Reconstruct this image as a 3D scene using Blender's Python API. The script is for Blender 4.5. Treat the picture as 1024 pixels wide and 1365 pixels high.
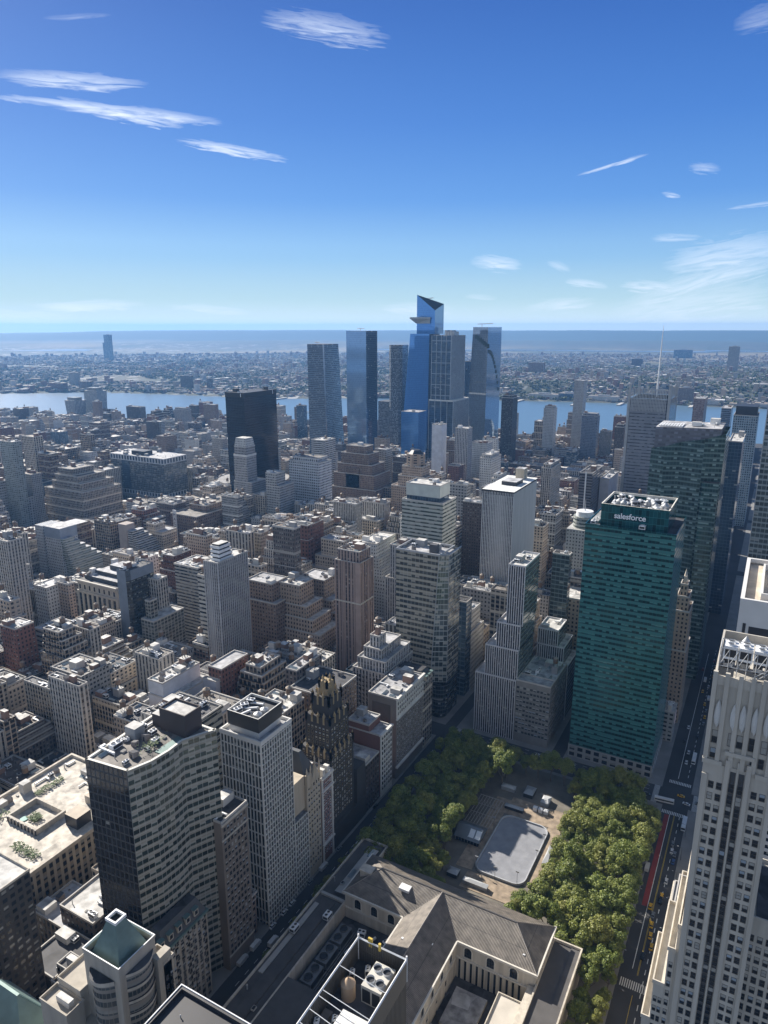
import bpy, math, random
from mathutils import Vector, Matrix
from mathutils.bvhtree import BVHTree
R = math.radians
sc = bpy.context.scene
for o in list(bpy.data.objects): bpy.data.objects.remove(o)
COL = sc.collection

# ------------------------------------------------------------------ camera (observation deck, 300 m up, looking WSW over midtown)
EYE = 300.0
PITCH, YAW = 14.605, 28.825
cd = bpy.data.cameras.new('camera'); cam = bpy.data.objects.new('camera', cd); COL.objects.link(cam)
cam.location = (0, 0, EYE); cam.rotation_euler = (R(90 - PITCH), 0, R(YAW))
cd.sensor_fit = 'VERTICAL'; cd.sensor_height = 36; cd.lens = 36 * 946 / 1365.0
cd.clip_start = 1; cd.clip_end = 120000
sc.camera = cam
sc.view_settings.view_transform = 'Standard'; sc.view_settings.look = 'None'
sc.view_settings.exposure = 0.92; sc.view_settings.gamma = 1

# ------------------------------------------------------------------ sun
SUN_AZ, SUN_EL = 70.0, 32.0           # azimuth measured left of +Y
S = Vector((-math.sin(R(SUN_AZ)) * math.cos(R(SUN_EL)), math.cos(R(SUN_AZ)) * math.cos(R(SUN_EL)), math.sin(R(SUN_EL))))
sl = bpy.data.lights.new('sun', 'SUN'); sl.energy = 5.0; sl.angle = R(0.5); sl.color = (1.0, .93, .83)
so = bpy.data.objects.new('sun', sl); COL.objects.link(so); so.rotation_euler = S.to_track_quat('Z', 'Y').to_euler()

# ------------------------------------------------------------------ node helpers
def N(nt, t, **kw):
    n = nt.nodes.new(t)
    for k, v in kw.items(): setattr(n, k, v)
    return n
def L(nt, a, b): nt.links.new(a, b)
def M(nt, op, a, b=None, c=None, clamp=False):
    n = nt.nodes.new('ShaderNodeMath'); n.operation = op; n.use_clamp = clamp
    for i, x in enumerate((a, b, c)):
        if x is None: continue
        if isinstance(x, (int, float)): n.inputs[i].default_value = x
        else: nt.links.new(x, n.inputs[i])
    return n.outputs[0]
def MIX(nt, f, a, b, bt='MIX'):
    n = nt.nodes.new('ShaderNodeMix'); n.data_type = 'RGBA'; n.blend_type = bt
    for i, x in ((0, f), (6, a), (7, b)):
        if isinstance(x, (int, float)): n.inputs[i].default_value = x
        elif isinstance(x, tuple): n.inputs[i].default_value = (x[0], x[1], x[2], 1)
        else: nt.links.new(x, n.inputs[i])
    return n.outputs[2]
def RAMP(nt, f, lo, hi):
    n = nt.nodes.new('ShaderNodeMapRange'); n.inputs[1].default_value = lo; n.inputs[2].default_value = hi
    n.clamp = True; nt.links.new(f, n.inputs[0]); return n.outputs[0]

# ------------------------------------------------------------------ world: sky and high cirrus
w = bpy.data.worlds.new('World'); sc.world = w; w.use_nodes = True
nt = w.node_tree; bg = nt.nodes['Background']
sky = N(nt, 'ShaderNodeTexSky', sky_type='NISHITA'); sky.sun_disc = False
sky.sun_elevation = R(SUN_EL); sky.sun_rotation = R(-SUN_AZ)
sky.altitude = 300; sky.air_density = 1.0; sky.dust_density = 0.4; sky.ozone_density = 3.0
hs = N(nt, 'ShaderNodeHueSaturation'); hs.inputs['Saturation'].default_value = 1.1; hs.inputs['Value'].default_value = 1.0
L(nt, sky.outputs[0], hs.inputs['Color'])
bg.inputs[1].default_value = 0.11
tc = N(nt, 'ShaderNodeTexCoord'); sp = N(nt, 'ShaderNodeSeparateXYZ'); L(nt, tc.outputs['Generated'], sp.inputs[0])
AZ = M(nt, 'ARCTAN2', sp.outputs[0], sp.outputs[1]); EL = M(nt, 'ARCSINE', sp.outputs[2])
rp = N(nt, 'ShaderNodeValToRGB'); L(nt, M(nt, 'DIVIDE', M(nt, 'MULTIPLY', EL, 57.3), 90, clamp=True), rp.inputs[0]); cr = rp.color_ramp
for i_, (e_, c_) in enumerate(((0, (.46, .54, .565)), (2, (.275, .40, .465)), (5, (.135, .27, .445)), (9, (.048, .157, .405)), (14, (.024, .104, .345)), (21, (.010, .06, .26)), (30, (.018, .05, .15)), (42, (.075, .10, .145)), (90, (.075, .10, .15)))):
    el_ = cr.elements[i_] if i_ < 2 else cr.elements.new(e_ / 90); el_.position = e_ / 90; el_.color = (*c_, 1)
grade = MIX(nt, 1.0, rp.outputs[0], (8.7, 8.7, 8.7), 'MULTIPLY')
BACK = M(nt, 'MULTIPLY', RAMP(nt, sp.outputs[1], .1, -.35), M(nt, 'MULTIPLY', RAMP(nt, EL, -.2, .02), M(nt, 'SUBTRACT', 1, RAMP(nt, EL, R(18), R(36)))))
grade = MIX(nt, BACK, grade, (3.3, 3.7, 4.3))  # pale low band added behind the camera to brighten the shaded facades
SKYC = MIX(nt, M(nt, 'SUBTRACT', 1, M(nt, 'MULTIPLY', RAMP(nt, EL, R(1), R(6)), .13)), hs.outputs[0], grade)
# azimuth (deg from +Y, right positive), elevation (deg), half length, half width, tilt (deg), strength, wisp frequency
CLOUDS = [(-47.9, 14.1, 7.28, 0.42, -1.5, 1.0, 1.0), (-50.1, 15.6, 4.68, 0.5, 2.7, 0.8, 1.0), (-46.6, 13.8, 3.4, 0.42, -5.1, 0.9, 1.3), (-39.8, 12.2, 3.99, 0.36, -6.6, 0.9, 1.5), (-32.9, 19.6, 4.39, 0.85, -6.9, 0.6, 1.2), (-12.4, 11.0, 2.46, 0.14, 13.2, 0.7, 1.5), (-49.5, 19.1, 2.08, 0.15, 9.4, 0.25, 1.5), (-6.3, 10.4, 1.07, 0.36, -12.4, 0.45, 2), (-8.3, 8.9, 0.69, 0.18, -12.0, 0.6, 2), (-20.3, 4.7, 2.01, 0.61, -4.9, 0.6, 1.5), (-13.6, 3.1, 1.6, 0.3, -9.2, 0.6, 1.6), (-15.7, 4.4, 0.96, 0.3, -18.5, 0.4, 1.6), (-8.9, 2.8, 2.41, 0.42, -5.1, 0.7, 1.3), (-4.2, 4.8, 4.34, 1.33, 6.3, 0.6, 0.9), (-5.7, 3.1, 5.39, 0.85, 16.6, 0.6, 1.0), (-15.5, 1.6, 2.72, 0.55, 5.9, 0.5, 1.2), (-6.3, 1.6, 5.67, 1.57, 7.9, 0.45, 1.0), (-50.7, 1.5, 4.13, 0.42, 1.4, 0.6, 1.0), (-42.2, 1.3, 3.17, 0.36, -4.0, 0.45, 1.2), (-26.3, 1.4, 2.88, 0.48, -1.3, 0.45, 1.2), (-7.7, 6.1, 1.75, 0.3, -0.6, 0.4, 1.4), (-3.0, 7.9, 1.71, 0.15, 4.7, 0.5, 1.5), (-3.9, 18.5, 1.55, 0.85, 3.0, 0.25, 1.3), (-54.9, 0.7, 3.61, 0.61, -1.9, 0.4, 1.0), (-21.4, 2.2, 1.26, 0.24, -4.4, 0.35, 1.5)]
tot = None
for i, (a, e, hl, hw, tl, st, fq) in enumerate(CLOUDS):
    da = M(nt, 'MULTIPLY', M(nt, 'SUBTRACT', AZ, R(a)), math.cos(R(e)) * 57.3); de = M(nt, 'MULTIPLY', M(nt, 'SUBTRACT', EL, R(e)), 57.3)
    c, s_ = math.cos(R(tl)), math.sin(R(tl))
    p = M(nt, 'ADD', M(nt, 'MULTIPLY', da, c), M(nt, 'MULTIPLY', de, s_)); q = M(nt, 'SUBTRACT', M(nt, 'MULTIPLY', de, c), M(nt, 'MULTIPLY', da, s_))
    cb = N(nt, 'ShaderNodeCombineXYZ'); L(nt, M(nt, 'MULTIPLY', p, .38 * fq), cb.inputs[0]); L(nt, M(nt, 'MULTIPLY', q, 3.4 * fq), cb.inputs[1]); cb.inputs[2].default_value = i * 7.3
    nz = N(nt, 'ShaderNodeTexNoise'); nz.inputs['Detail'].default_value = 5; nz.inputs['Roughness'].default_value = .55; nz.inputs['Scale'].default_value = 1; nz.inputs['Distortion'].default_value = .7
    L(nt, cb.outputs[0], nz.inputs['Vector'])
    qq = M(nt, 'ADD', q, M(nt, 'MULTIPLY', M(nt, 'SUBTRACT', nz.outputs[0], .5), hw * 2.2))
    r = M(nt, 'ADD', M(nt, 'POWER', M(nt, 'ABSOLUTE', M(nt, 'DIVIDE', p, hl)), 2), M(nt, 'POWER', M(nt, 'ABSOLUTE', M(nt, 'DIVIDE', qq, hw)), 2))
    m = M(nt, 'MULTIPLY', M(nt, 'POWER', M(nt, 'SUBTRACT', 1, r, clamp=True), .8), st)
    m = M(nt, 'MULTIPLY', m, RAMP(nt, nz.outputs[0], .24, .66))
    tot = m if tot is None else M(nt, 'MAXIMUM', tot, m)
cloud = MIX(nt, tot, SKYC, (4.5, 5.0, 5.8))
L(nt, cloud, bg.inputs[0])

# ------------------------------------------------------------------ materials
MATS = {}
def base_mat(name):
    m = bpy.data.materials.new(name); m.use_nodes = True
    return m, m.node_tree, m.node_tree.nodes['Principled BSDF']
def plain(name, col, rough=.8, metal=0, var=.12, scale=.15, streak=False):
    if name in MATS: return MATS[name]
    m, nt, b = base_mat(name)
    tc = N(nt, 'ShaderNodeTexCoord'); nz = N(nt, 'ShaderNodeTexNoise'); nz.inputs['Scale'].default_value = scale; nz.inputs['Detail'].default_value = 6
    mp = N(nt, 'ShaderNodeMapping'); L(nt, tc.outputs['Object'], mp.inputs[0])
    if streak: mp.inputs['Scale'].default_value = (3, 3, .25)
    L(nt, mp.outputs[0], nz.inputs['Vector'])
    k = M(nt, 'ADD', M(nt, 'MULTIPLY', M(nt, 'SUBTRACT', nz.outputs[0], .5), var * 5), 1)
    c = MIX(nt, 1.0, col, k, 'MULTIPLY'); L(nt, c, b.inputs['Base Color'])
    b.inputs['Roughness'].default_value = rough; b.inputs['Metallic'].default_value = metal
    MATS[name] = m; return m
def facade(name, wall, glass=(.02, .028, .035), fw=.5, fh=.55, span=None, grough=.12, gmet=0., blind=.25, blindc=(.35, .34, .31), rough=.85, wavy=0, dx=.5, dy=.5, line=None, lc=(.3, .32, .34), belt=0, bc=None, gvar=1.):
    """cells in UV units: window pane, spandrel between panes one above another, wall piers; line = thin mullion width"""
    if name in MATS: return MATS[name]
    m, nt, b = base_mat(name)
    uv = N(nt, 'ShaderNodeUVMap'); s = N(nt, 'ShaderNodeSeparateXYZ'); L(nt, uv.outputs[0], s.inputs[0])
    u, v = s.outputs[0], s.outputs[1]
    fu, fv = M(nt, 'FRACT', u), M(nt, 'FRACT', v)
    mu = M(nt, 'LESS_THAN', M(nt, 'ABSOLUTE', M(nt, 'SUBTRACT', fu, dx)), fw / 2)
    mv = M(nt, 'LESS_THAN', M(nt, 'ABSOLUTE', M(nt, 'SUBTRACT', fv, dy)), fh / 2)
    win = M(nt, 'MULTIPLY', mu, mv)
    oi = N(nt, 'ShaderNodeObjectInfo'); at = N(nt, 'ShaderNodeAttribute', attribute_name='tint')
    cb = N(nt, 'ShaderNodeCombineXYZ'); L(nt, M(nt, 'FLOOR', u), cb.inputs[0]); L(nt, M(nt, 'FLOOR', v), cb.inputs[1]); L(nt, M(nt, 'MULTIPLY', at.outputs['Fac'], 91.7), cb.inputs[2])
    wn = N(nt, 'ShaderNodeTexWhiteNoise', noise_dimensions='4D'); L(nt, cb.outputs[0], wn.inputs['Vector']); L(nt, M(nt, 'MULTIPLY', oi.outputs['Random'], 50), wn.inputs['W'])
    bl = M(nt, 'MULTIPLY', M(nt, 'GREATER_THAN', wn.outputs['Value'], 1 - blind), RAMP(nt, M(nt, 'ADD', fv, M(nt, 'MULTIPLY', wn.outputs['Value'], -.4)), .1, .15))
    gv = MIX(nt, wn.outputs['Value'], tuple(x * (1 - .45 * gvar) for x in glass), tuple(x * (1 + .6 * gvar) for x in glass))
    gcol = MIX(nt, M(nt, 'MULTIPLY', bl, .75), gv, blindc)
    tco = N(nt, 'ShaderNodeTexCoord'); nz = N(nt, 'ShaderNodeTexNoise'); nz.inputs['Scale'].default_value = .12; nz.inputs['Detail'].default_value = 8; nz.inputs['Roughness'].default_value = .65
    mp = N(nt, 'ShaderNodeMapping'); mp.inputs['Scale'].default_value = (1, 1, .35); L(nt, tco.outputs['Object'], mp.inputs[0]); L(nt, mp.outputs[0], nz.inputs['Vector'])
    k = M(nt, 'ADD', M(nt, 'MULTIPLY', M(nt, 'SUBTRACT', nz.outputs[0], .5), .7), M(nt, 'ADD', .78, M(nt, 'MULTIPLY', at.outputs['Fac'], .5)))
    wc = MIX(nt, 1.0, wall, k, 'MULTIPLY')
    sc_ = MIX(nt, 1.0, span if span else wall, k, 'MULTIPLY')
    body = MIX(nt, mu, wc, sc_)
    col = MIX(nt, win, body, gcol)
    if line:
        lm = M(nt, 'GREATER_THAN', M(nt, 'MAXIMUM', M(nt, 'ABSOLUTE', M(nt, 'SUBTRACT', fu, .5)), M(nt, 'ABSOLUTE', M(nt, 'SUBTRACT', fv, .5))), .5 - line)
        col = MIX(nt, lm, col, lc)
    if belt:
        bm = M(nt, 'LESS_THAN', M(nt, 'FRACT', M(nt, 'DIVIDE', v, belt)), .5 / belt + .02)
        col = MIX(nt, bm, col, bc or tuple(x * 1.25 for x in wall))
    L(nt, col, b.inputs['Base Color'])
    L(nt, M(nt, 'ADD', M(nt, 'MULTIPLY', win, grough - rough), rough), b.inputs['Roughness'])
    L(nt, M(nt, 'MULTIPLY', M(nt, 'MULTIPLY', win, gmet), M(nt, 'SUBTRACT', 1, bl)), b.inputs['Metallic'])
    bp = N(nt, 'ShaderNodeBump'); bp.inputs['Strength'].default_value = .35; bp.inputs['Distance'].default_value = .25; bp.invert = True
    if wavy:
        n2 = N(nt, 'ShaderNodeTexNoise'); n2.inputs['Scale'].default_value = .07; n2.inputs['Detail'].default_value = 3; L(nt, tco.outputs['Object'], n2.inputs['Vector'])
        cell = M(nt, 'MULTIPLY', M(nt, 'SUBTRACT', wn.outputs['Value'], .5), M(nt, 'SUBTRACT', fu, .5))
        L(nt, M(nt, 'ADD', M(nt, 'MULTIPLY', n2.outputs[0], wavy * 4), M(nt, 'MULTIPLY', cell, wavy)), bp.inputs['Height'])
        bp.invert = False
    else: L(nt, win, bp.inputs['Height'])
    L(nt, bp.outputs[0], b.inputs['Normal'])
    MATS[name] = m; return m
def roofmat(name, col, patch=.5, rough=.75, var=2.0):
    if name in MATS: return MATS[name]
    m, nt, b = base_mat(name)
    tc = N(nt, 'ShaderNodeTexCoord'); geo = N(nt, 'ShaderNodeNewGeometry')
    vo = N(nt, 'ShaderNodeTexVoronoi'); vo.inputs['Scale'].default_value = .13; L(nt, geo.outputs['Position'], vo.inputs['Vector'])
    nz = N(nt, 'ShaderNodeTexNoise'); nz.inputs['Scale'].default_value = .25; nz.inputs['Detail'].default_value = 8; L(nt, geo.outputs['Position'], nz.inputs['Vector'])
    sp = N(nt, 'ShaderNodeSeparateColor'); L(nt, vo.outputs['Color'], sp.inputs[0])
    k = M(nt, 'ADD', M(nt, 'ADD', 1 - patch / 2, M(nt, 'MULTIPLY', sp.outputs[0], patch)), M(nt, 'MULTIPLY', M(nt, 'SUBTRACT', nz.outputs[0], .5), 2.0))
    at = N(nt, 'ShaderNodeAttribute', attribute_name='tint')
    k = M(nt, 'MULTIPLY', k, M(nt, 'ADD', 1, M(nt, 'MULTIPLY', at.outputs['Fac'], .5)))
    L(nt, MIX(nt, 1.0, col, k, 'MULTIPLY'), b.inputs['Base Color']); b.inputs['Roughness'].default_value = rough
    MATS[name] = m; return m

DK = (.018, .023, .03)
W = dict(
 red_brick=facade('red_brick', (.20, .095, .07), DK, .42, .52), brown_brick=facade('brown_brick', (.23, .165, .125), DK, .42, .5),
 tan_brick=facade('tan_brick', (.42, .325, .245), DK, .44, .52), buff_brick=facade('buff_brick', (.50, .42, .33), DK, .5, .55, belt=5),
 cream_stone=facade('cream_stone', (.50, .44, .35), DK, .55, .6, span=(.33, .28, .22)), grey_brick=facade('grey_brick', (.34, .33, .32), DK, .44, .5),
 grey_concrete=facade('grey_concrete', (.36, .36, .35), DK, .6, .45), white_brick=facade('white_brick', (.60, .59, .56), DK, .4, .45),
 pale_stone=facade('pale_stone', (.46, .43, .39), DK, .5, .58, span=(.2, .18, .16)), loft_stone=facade('loft_stone', (.45, .395, .325), DK, .72, .6, span=(.22, .19, .16), belt=4),
 dark_brick=facade('dark_brick', (.09, .07, .06), DK, .42, .5), blue_glass=facade('blue_glass', (.10, .14, .18), (.05, .09, .14), .9, .7, span=(.08, .11, .15), gmet=.4),
 ribbon=facade('ribbon_window_brick', (.40, .38, .34), DK, 1.01, .42), brick_loft=facade('brick_loft', (.21, .13, .095), DK, .82, .62, span=(.15, .10, .08), belt=3, bc=(.3, .26, .2)), tan_loft=facade('tan_loft', (.47, .39, .30), DK, .8, .66, span=(.26, .2, .15)),
 pier_stone=facade('pier_stone', (.43, .40, .35), DK, .38, .86, span=(.15, .13, .12)), white_loft=facade('white_loft', (.52, .51, .47), DK, .74, .56, span=(.3, .29, .27), belt=4), dirty_brick=facade('dirty_brick', (.13, .11, .10), DK, .5, .6, belt=6, bc=(.3, .28, .25)),
 green_glass=facade('green_glass', (.12, .16, .15), (.03, .07, .065), .9, .6, gmet=.3, line=.03))
WORD = dict(brick_loft='brick loft', tan_loft='tan loft', pier_stone='piered stone', white_loft='off-white loft', dirty_brick='sooty brick', red_brick='red brick', brown_brick='brown brick', tan_brick='tan brick', buff_brick='buff brick', cream_stone='cream stone', grey_brick='grey brick', grey_concrete='grey concrete',
 white_brick='white brick', pale_stone='pale stone', loft_stone='weathered stone', dark_brick='dark brick', blue_glass='blue glass', ribbon='ribbon-windowed', green_glass='green glass')
RF = dict(pale=roofmat('pale_roof_membrane', (.46, .45, .43), .35), silver=roofmat('silver_roof_coating', (.34, .34, .35), .6), tar=roofmat('black_tar_roof', (.055, .055, .06), .9),
 gravel=roofmat('gravel_roof', (.17, .155, .14), .6), brown=roofmat('brown_roof', (.13, .10, .08), .7))
WOOD = plain('weathered_wood', (.22, .15, .10), .85); STEEL = plain('painted_steel', (.38, .39, .40), .5, .3); DARK = plain('dark_metal', (.035, .037, .042), .5, .3)
WHITE = plain('white_metal', (.72, .73, .74), .45); CONC = plain('concrete', (.38, .37, .35), .9); LIME = plain('limestone', (.50, .455, .385), .85, streak=True, var=.2)
GLASS = plain('window_glass', (.025, .032, .04), .08, var=.3, scale=.4); BLIND = plain('window_blind', (.34, .335, .31), .6); BLUEG = plain('pale_window', (.30, .36, .42), .25)
COPPER = plain('green_copper', (.13, .20, .19), .55, .2, var=.15, scale=.3)

# ------------------------------------------------------------------ mesh builder
class MB:
    def __init__(s): s.v, s.f, s.m, s.u = [], [], [], []; s.t = []; s.tint = 0.
    def face(s, pts, mat=0, uvs=None):
        i = len(s.v); s.v += [tuple(p) for p in pts]; s.f.append(tuple(range(i, i + len(pts)))); s.m.append(mat); s.t.append(s.tint)
        s.u += uvs if uvs else [(p[0], p[1]) for p in pts]
    def side(s, a, b, z0, z1, mat=0, cw=3., ch=3.6, z1b=None):   # wall from a to b (outside on the right hand)
        z1b = z1 if z1b is None else z1b
        l = math.hypot(b[0] - a[0], b[1] - a[1]); n = max(1, round(l / cw)); k = max(1, round((max(z1, z1b) - z0) / ch)) / (max(z1, z1b) - z0)
        s.face([(a[0], a[1], z0), (b[0], b[1], z0), (b[0], b[1], z1b), (a[0], a[1], z1)], mat, [(0, 0), (n, 0), (n, (z1b - z0) * k), (0, (z1 - z0) * k)])
    def box(s, x0, x1, y0, y1, z0, z1, mat=0, top=None, cw=3., ch=3.6, bottom=False, cap=True):
        for a, b in (((x0, y0), (x1, y0)), ((x1, y0), (x1, y1)), ((x1, y1), (x0, y1)), ((x0, y1), (x0, y0))): s.side(a, b, z0, z1, mat, cw, ch)
        if cap: s.face([(x0, y0, z1), (x1, y0, z1), (x1, y1, z1), (x0, y1, z1)], mat if top is None else top)
        if bottom: s.face([(x0, y0, z0), (x0, y1, z0), (x1, y1, z0), (x1, y0, z0)], mat)
    def prism(s, poly, z0, zt, mats=0, top=None, cw=3., ch=3.6, cap=True):
        n = len(poly); zt = zt if isinstance(zt, (list, tuple)) else [zt] * n
        for i in range(n):
            j = (i + 1) % n; s.side(poly[i], poly[j], z0, zt[i], mats[i] if isinstance(mats, (list, tuple)) else mats, cw, ch, zt[j])
        if cap: s.face([(p[0], p[1], z) for p, z in zip(poly, zt)], top if top is not None else (mats if isinstance(mats, int) else mats[0]))
    def loft(s, p0, z0, p1, z1, mats=0, top=None, cw=3., ch=3.6):
        n = len(p0)
        for i in range(n):
            j = (i + 1) % n; l = math.dist(p0[i], p0[j]); k = max(1, round(l / cw)); h = max(1, round((z1 - z0) / ch))
            s.face([(*p0[i], z0), (*p0[j], z0), (*p1[j], z1), (*p1[i], z1)], mats[i] if isinstance(mats, (list, tuple)) else mats, [(0, 0), (k, 0), (k, h), (0, h)])
        if top is not None: s.face([(*p, z1) for p in p1], top)
    def cyl(s, cx, cy, r0, r1, z0, z1, n=12, mat=0, cap=True):
        c = [(math.cos(2 * math.pi * i / n), math.sin(2 * math.pi * i / n)) for i in range(n)]
        for i in range(n):
            a, b = c[i], c[(i + 1) % n]
            pts = [(cx + a[0] * r0, cy + a[1] * r0, z0), (cx + b[0] * r0, cy + b[1] * r0, z0), (cx + b[0] * r1, cy + b[1] * r1, z1), (cx + a[0] * r1, cy + a[1] * r1, z1)]
            if r1 < 1e-4: pts = pts[:3]
            s.face(pts, mat, [(i, 0), (i + 1, 0), (i + 1, (z1 - z0) / 3.6), (i, (z1 - z0) / 3.6)][:len(pts)])
        if cap and r1 > 1e-4: s.face([(cx + a[0] * r1, cy + a[1] * r1, z1) for a in c], mat)
    def bar(s, p, q, r, mat=0, n=4):
        p, q = Vector(p), Vector(q); d = (q - p).normalized(); a = d.orthogonal().normalized(); b = d.cross(a)
        c = [a * math.cos(2 * math.pi * (i + .5) / n) * r + b * math.sin(2 * math.pi * (i + .5) / n) * r for i in range(n)]
        for i in range(n):
            j = (i + 1) % n; s.face([p + c[i], p + c[j], q + c[j], q + c[i]], mat)
        s.face([q + x for x in c], mat); s.face([p + x for x in reversed(c)], mat)
    def ring(s, x0, x1, y0, y1, z0, z1, t, mat=0, top=None, cw=3., ch=3.6):   # parapet: inner faces and coping
        s.box(x0, x1, y0, y1, z0, z1, mat, cw=cw, ch=ch, cap=False); tp = mat if top is None else top
        a, b, c, d = x0 + t, x1 - t, y0 + t, y1 - t
        for p, q in (((a, c), (a, d)), ((a, d), (b, d)), ((b, d), (b, c)), ((b, c), (a, c))): s.face([(*p, z0), (*q, z0), (*q, z1), (*p, z1)], tp)
        s.face([(x0, y0, z1), (x1, y0, z1), (b, c, z1), (a, c, z1)], tp); s.face([(x1, y0, z1), (x1, y1, z1), (b, d, z1), (b, c, z1)], tp)
        s.face([(x1, y1, z1), (x0, y1, z1), (a, d, z1), (b, d, z1)], tp); s.face([(x0, y1, z1), (x0, y0, z1), (a, c, z1), (a, d, z1)], tp)
    def mesh(s, name, mats, base=(0, 0, 0)):
        me = bpy.data.meshes.new(name); bx, by, bz = base
        me.from_pydata([(x - bx, y - by, z - bz) for x, y, z in s.v], [], s.f)
        uv = me.uv_layers.new(name='UVMap'); uv.data.foreach_set('uv', [c for p in s.u for c in p])
        me.polygons.foreach_set('material_index', s.m)
        if any(s.t):
            a = me.attributes.new('tint', 'FLOAT', 'FACE'); a.data.foreach_set('value', s.t)
        for m in (mats if isinstance(mats, (list, tuple)) else [mats]): me.materials.append(m)
        return me
    def obj(s, name, mats, parent=None, base=None):
        b = base if base is not None else (tuple(parent['_b']) if parent is not None and '_b' in parent else (0, 0, 0))
        o = bpy.data.objects.new(name, s.mesh(name, mats, b)); COL.objects.link(o)
        if parent is not None: o.parent = parent
        else: o.location = b
        return o
def tag(o, label, cat, group=None):
    o['label'] = label; o['category'] = cat
    if group: o['group'] = group
    return o
def root(name, label, cat, loc, group=None):
    o = bpy.data.objects.new(name, None); COL.objects.link(o); o.location = loc; o['_b'] = loc; o.empty_display_size = 2
    return tag(o, label, cat, group)
def struct(name, mb, mats, kind='structure'):
    o = mb.obj(name, mats); o['kind'] = kind; return o
def put(mesh, name, parent, loc, rz=0, s=(1, 1, 1)):      # a part sharing mesh data, world location
    o = bpy.data.objects.new(name, mesh); COL.objects.link(o); o.parent = parent; b = parent['_b']
    o.location = (loc[0] - b[0], loc[1] - b[1], loc[2] - b[2]); o.rotation_euler = (0, 0, rz); o.scale = s; return o

# ------------------------------------------------------------------ shared rooftop parts
def mk_tank():
    b = MB()
    for x in (-1.2, 1.2):
        for y in (-1.2, 1.2): b.box(x - .15, x + .15, y - .15, y + .15, 0, 3.2, 1)
    b.box(-1.6, 1.6, -1.6, 1.6, 2.6, 2.9, 1); b.cyl(0, 0, 1.9, 1.8, 2.9, 6.6, 12, 0); b.cyl(0, 0, 2.1, 0, 6.5, 8.0, 12, 2)
    for z in (3.6, 4.6, 5.6): b.cyl(0, 0, 1.93, 1.93, z, z + .12, 12, 1, False)
    return b.mesh('water_tank', [WOOD, DARK, plain('tank_roof', (.30, .25, .20), .8)])
def mk_cooler():
    b = MB(); b.box(-1.5, 1.5, -2.2, 2.2, .4, 2.6, 0); b.box(-1.3, 1.3, -2.0, 2.0, 0, .4, 1)
    b.box(-1.52, -1.5, -2.0, 2.0, .8, 2.2, 1); b.box(1.5, 1.52, -2.0, 2.0, .8, 2.2, 1); b.box(-1.2, 1.2, -2.22, -2.2, .8, 2.2, 1)
    for y in (-1.05, 1.05): b.cyl(0, y, .85, .85, 2.6, 2.95, 12, 0, False); b.cyl(0, y, .8, .8, 2.6, 2.65, 12, 1)
    return b.mesh('cooling_unit', [WHITE, DARK])
def mk_pipe():
    b = MB(); b.cyl(0, 0, .3, .3, 0, 2.4, 8, 0); b.cyl(0, 0, .5, .2, 2.4, 2.9, 8, 0); return b.mesh('vent_pipe', [STEEL])
def mk_duct():
    b = MB(); b.box(-.5, .5, -4, 4, .5, 1.3, 0); b.box(-.5, 3.5, 3, 4, .5, 1.3, 0); b.box(-.3, .3, -3.5, -3.2, 0, .5, 0); b.box(-.3, .3, 3.2, 3.5, 0, .5, 0); return b.mesh('duct', [WHITE])
def mk_tankround():
    b = MB(); b.cyl(0, 0, 2.2, 2.2, 0, 3, 16, 0); b.cyl(0, 0, 2.3, 0, 3, 4.2, 16, 0); return b.mesh('steel_tank', [STEEL])
def mk_hatch():
    b = MB(); b.box(-.8, .8, -1.1, 1.1, 0, .8, 0); b.face([(-.6, -.9, .82), (.6, -.9, .82), (.6, .9, .82), (-.6, .9, .82)], 1); return b.mesh('roof_hatch', [CONC, DARK])
def mk_skyl():
    b = MB(); b.loft([(-1.2, -3), (1.2, -3), (1.2, 3), (-1.2, 3)], .3, [(-.05, -2.6), (.05, -2.6), (.05, 2.6), (-.05, 2.6)], 1.5, 0, 0); b.box(-1.3, 1.3, -3.1, 3.1, 0, .32, 1); return b.mesh('skylight', [plain('skylight_glass', (.25, .30, .32), .2), STEEL])
def mk_stairbox():
    b = MB(); b.box(-1.5, 1.5, -2, 1.4, 0, 2.4, 0); b.face([(-1.5, 1.4, 2.4), (-1.5, -2, 2.4), (-1.5, -2, 3.4), ]); b.face([(-1.5, -2, 3.4), (1.5, -2, 3.4), (1.5, 1.4, 2.42), (-1.5, 1.4, 2.42)], 1); b.face([(-1.5, -2, 2.4), (1.5, -2, 2.4), (1.5, -2, 3.4), (-1.5, -2, 3.4)]); b.face([(-.5, -2.02, 0), (.5, -2.02, 0), (.5, -2.02, 2.1), (-.5, -2.02, 2.1)], 2); b.face([(1.5, -2, 2.4), (1.5, 1.4, 2.4), (1.5, -2, 3.4)]); return b.mesh('stair_head', [plain('sooty_render', (.24, .21, .19), .9), RF['tar'], DARK])
HATCH, SKYL, STAIR = mk_hatch(), mk_skyl(), mk_stairbox()
TANK, COOL, PIPE, DUCT, TANKR = mk_tank(), mk_cooler(), mk_pipe(), mk_duct(), mk_tankround()
BULK = {}
def bulk_mesh(k):
    if k not in BULK:
        b = MB(); b.box(-.5, .5, -.5, .5, 0, 1, 0, 1); BULK[k] = b.mesh('bulkhead', [plain('bulk_' + k, dict(pale=(.5, .48, .44), brick=(.25, .16, .12), grey=(.3, .3, .3), dark=(.07, .07, .075), white=(.66, .66, .65))[k], .85), RF['pale'] if k != 'dark' else RF['tar']])
    return BULK[k]
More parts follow.
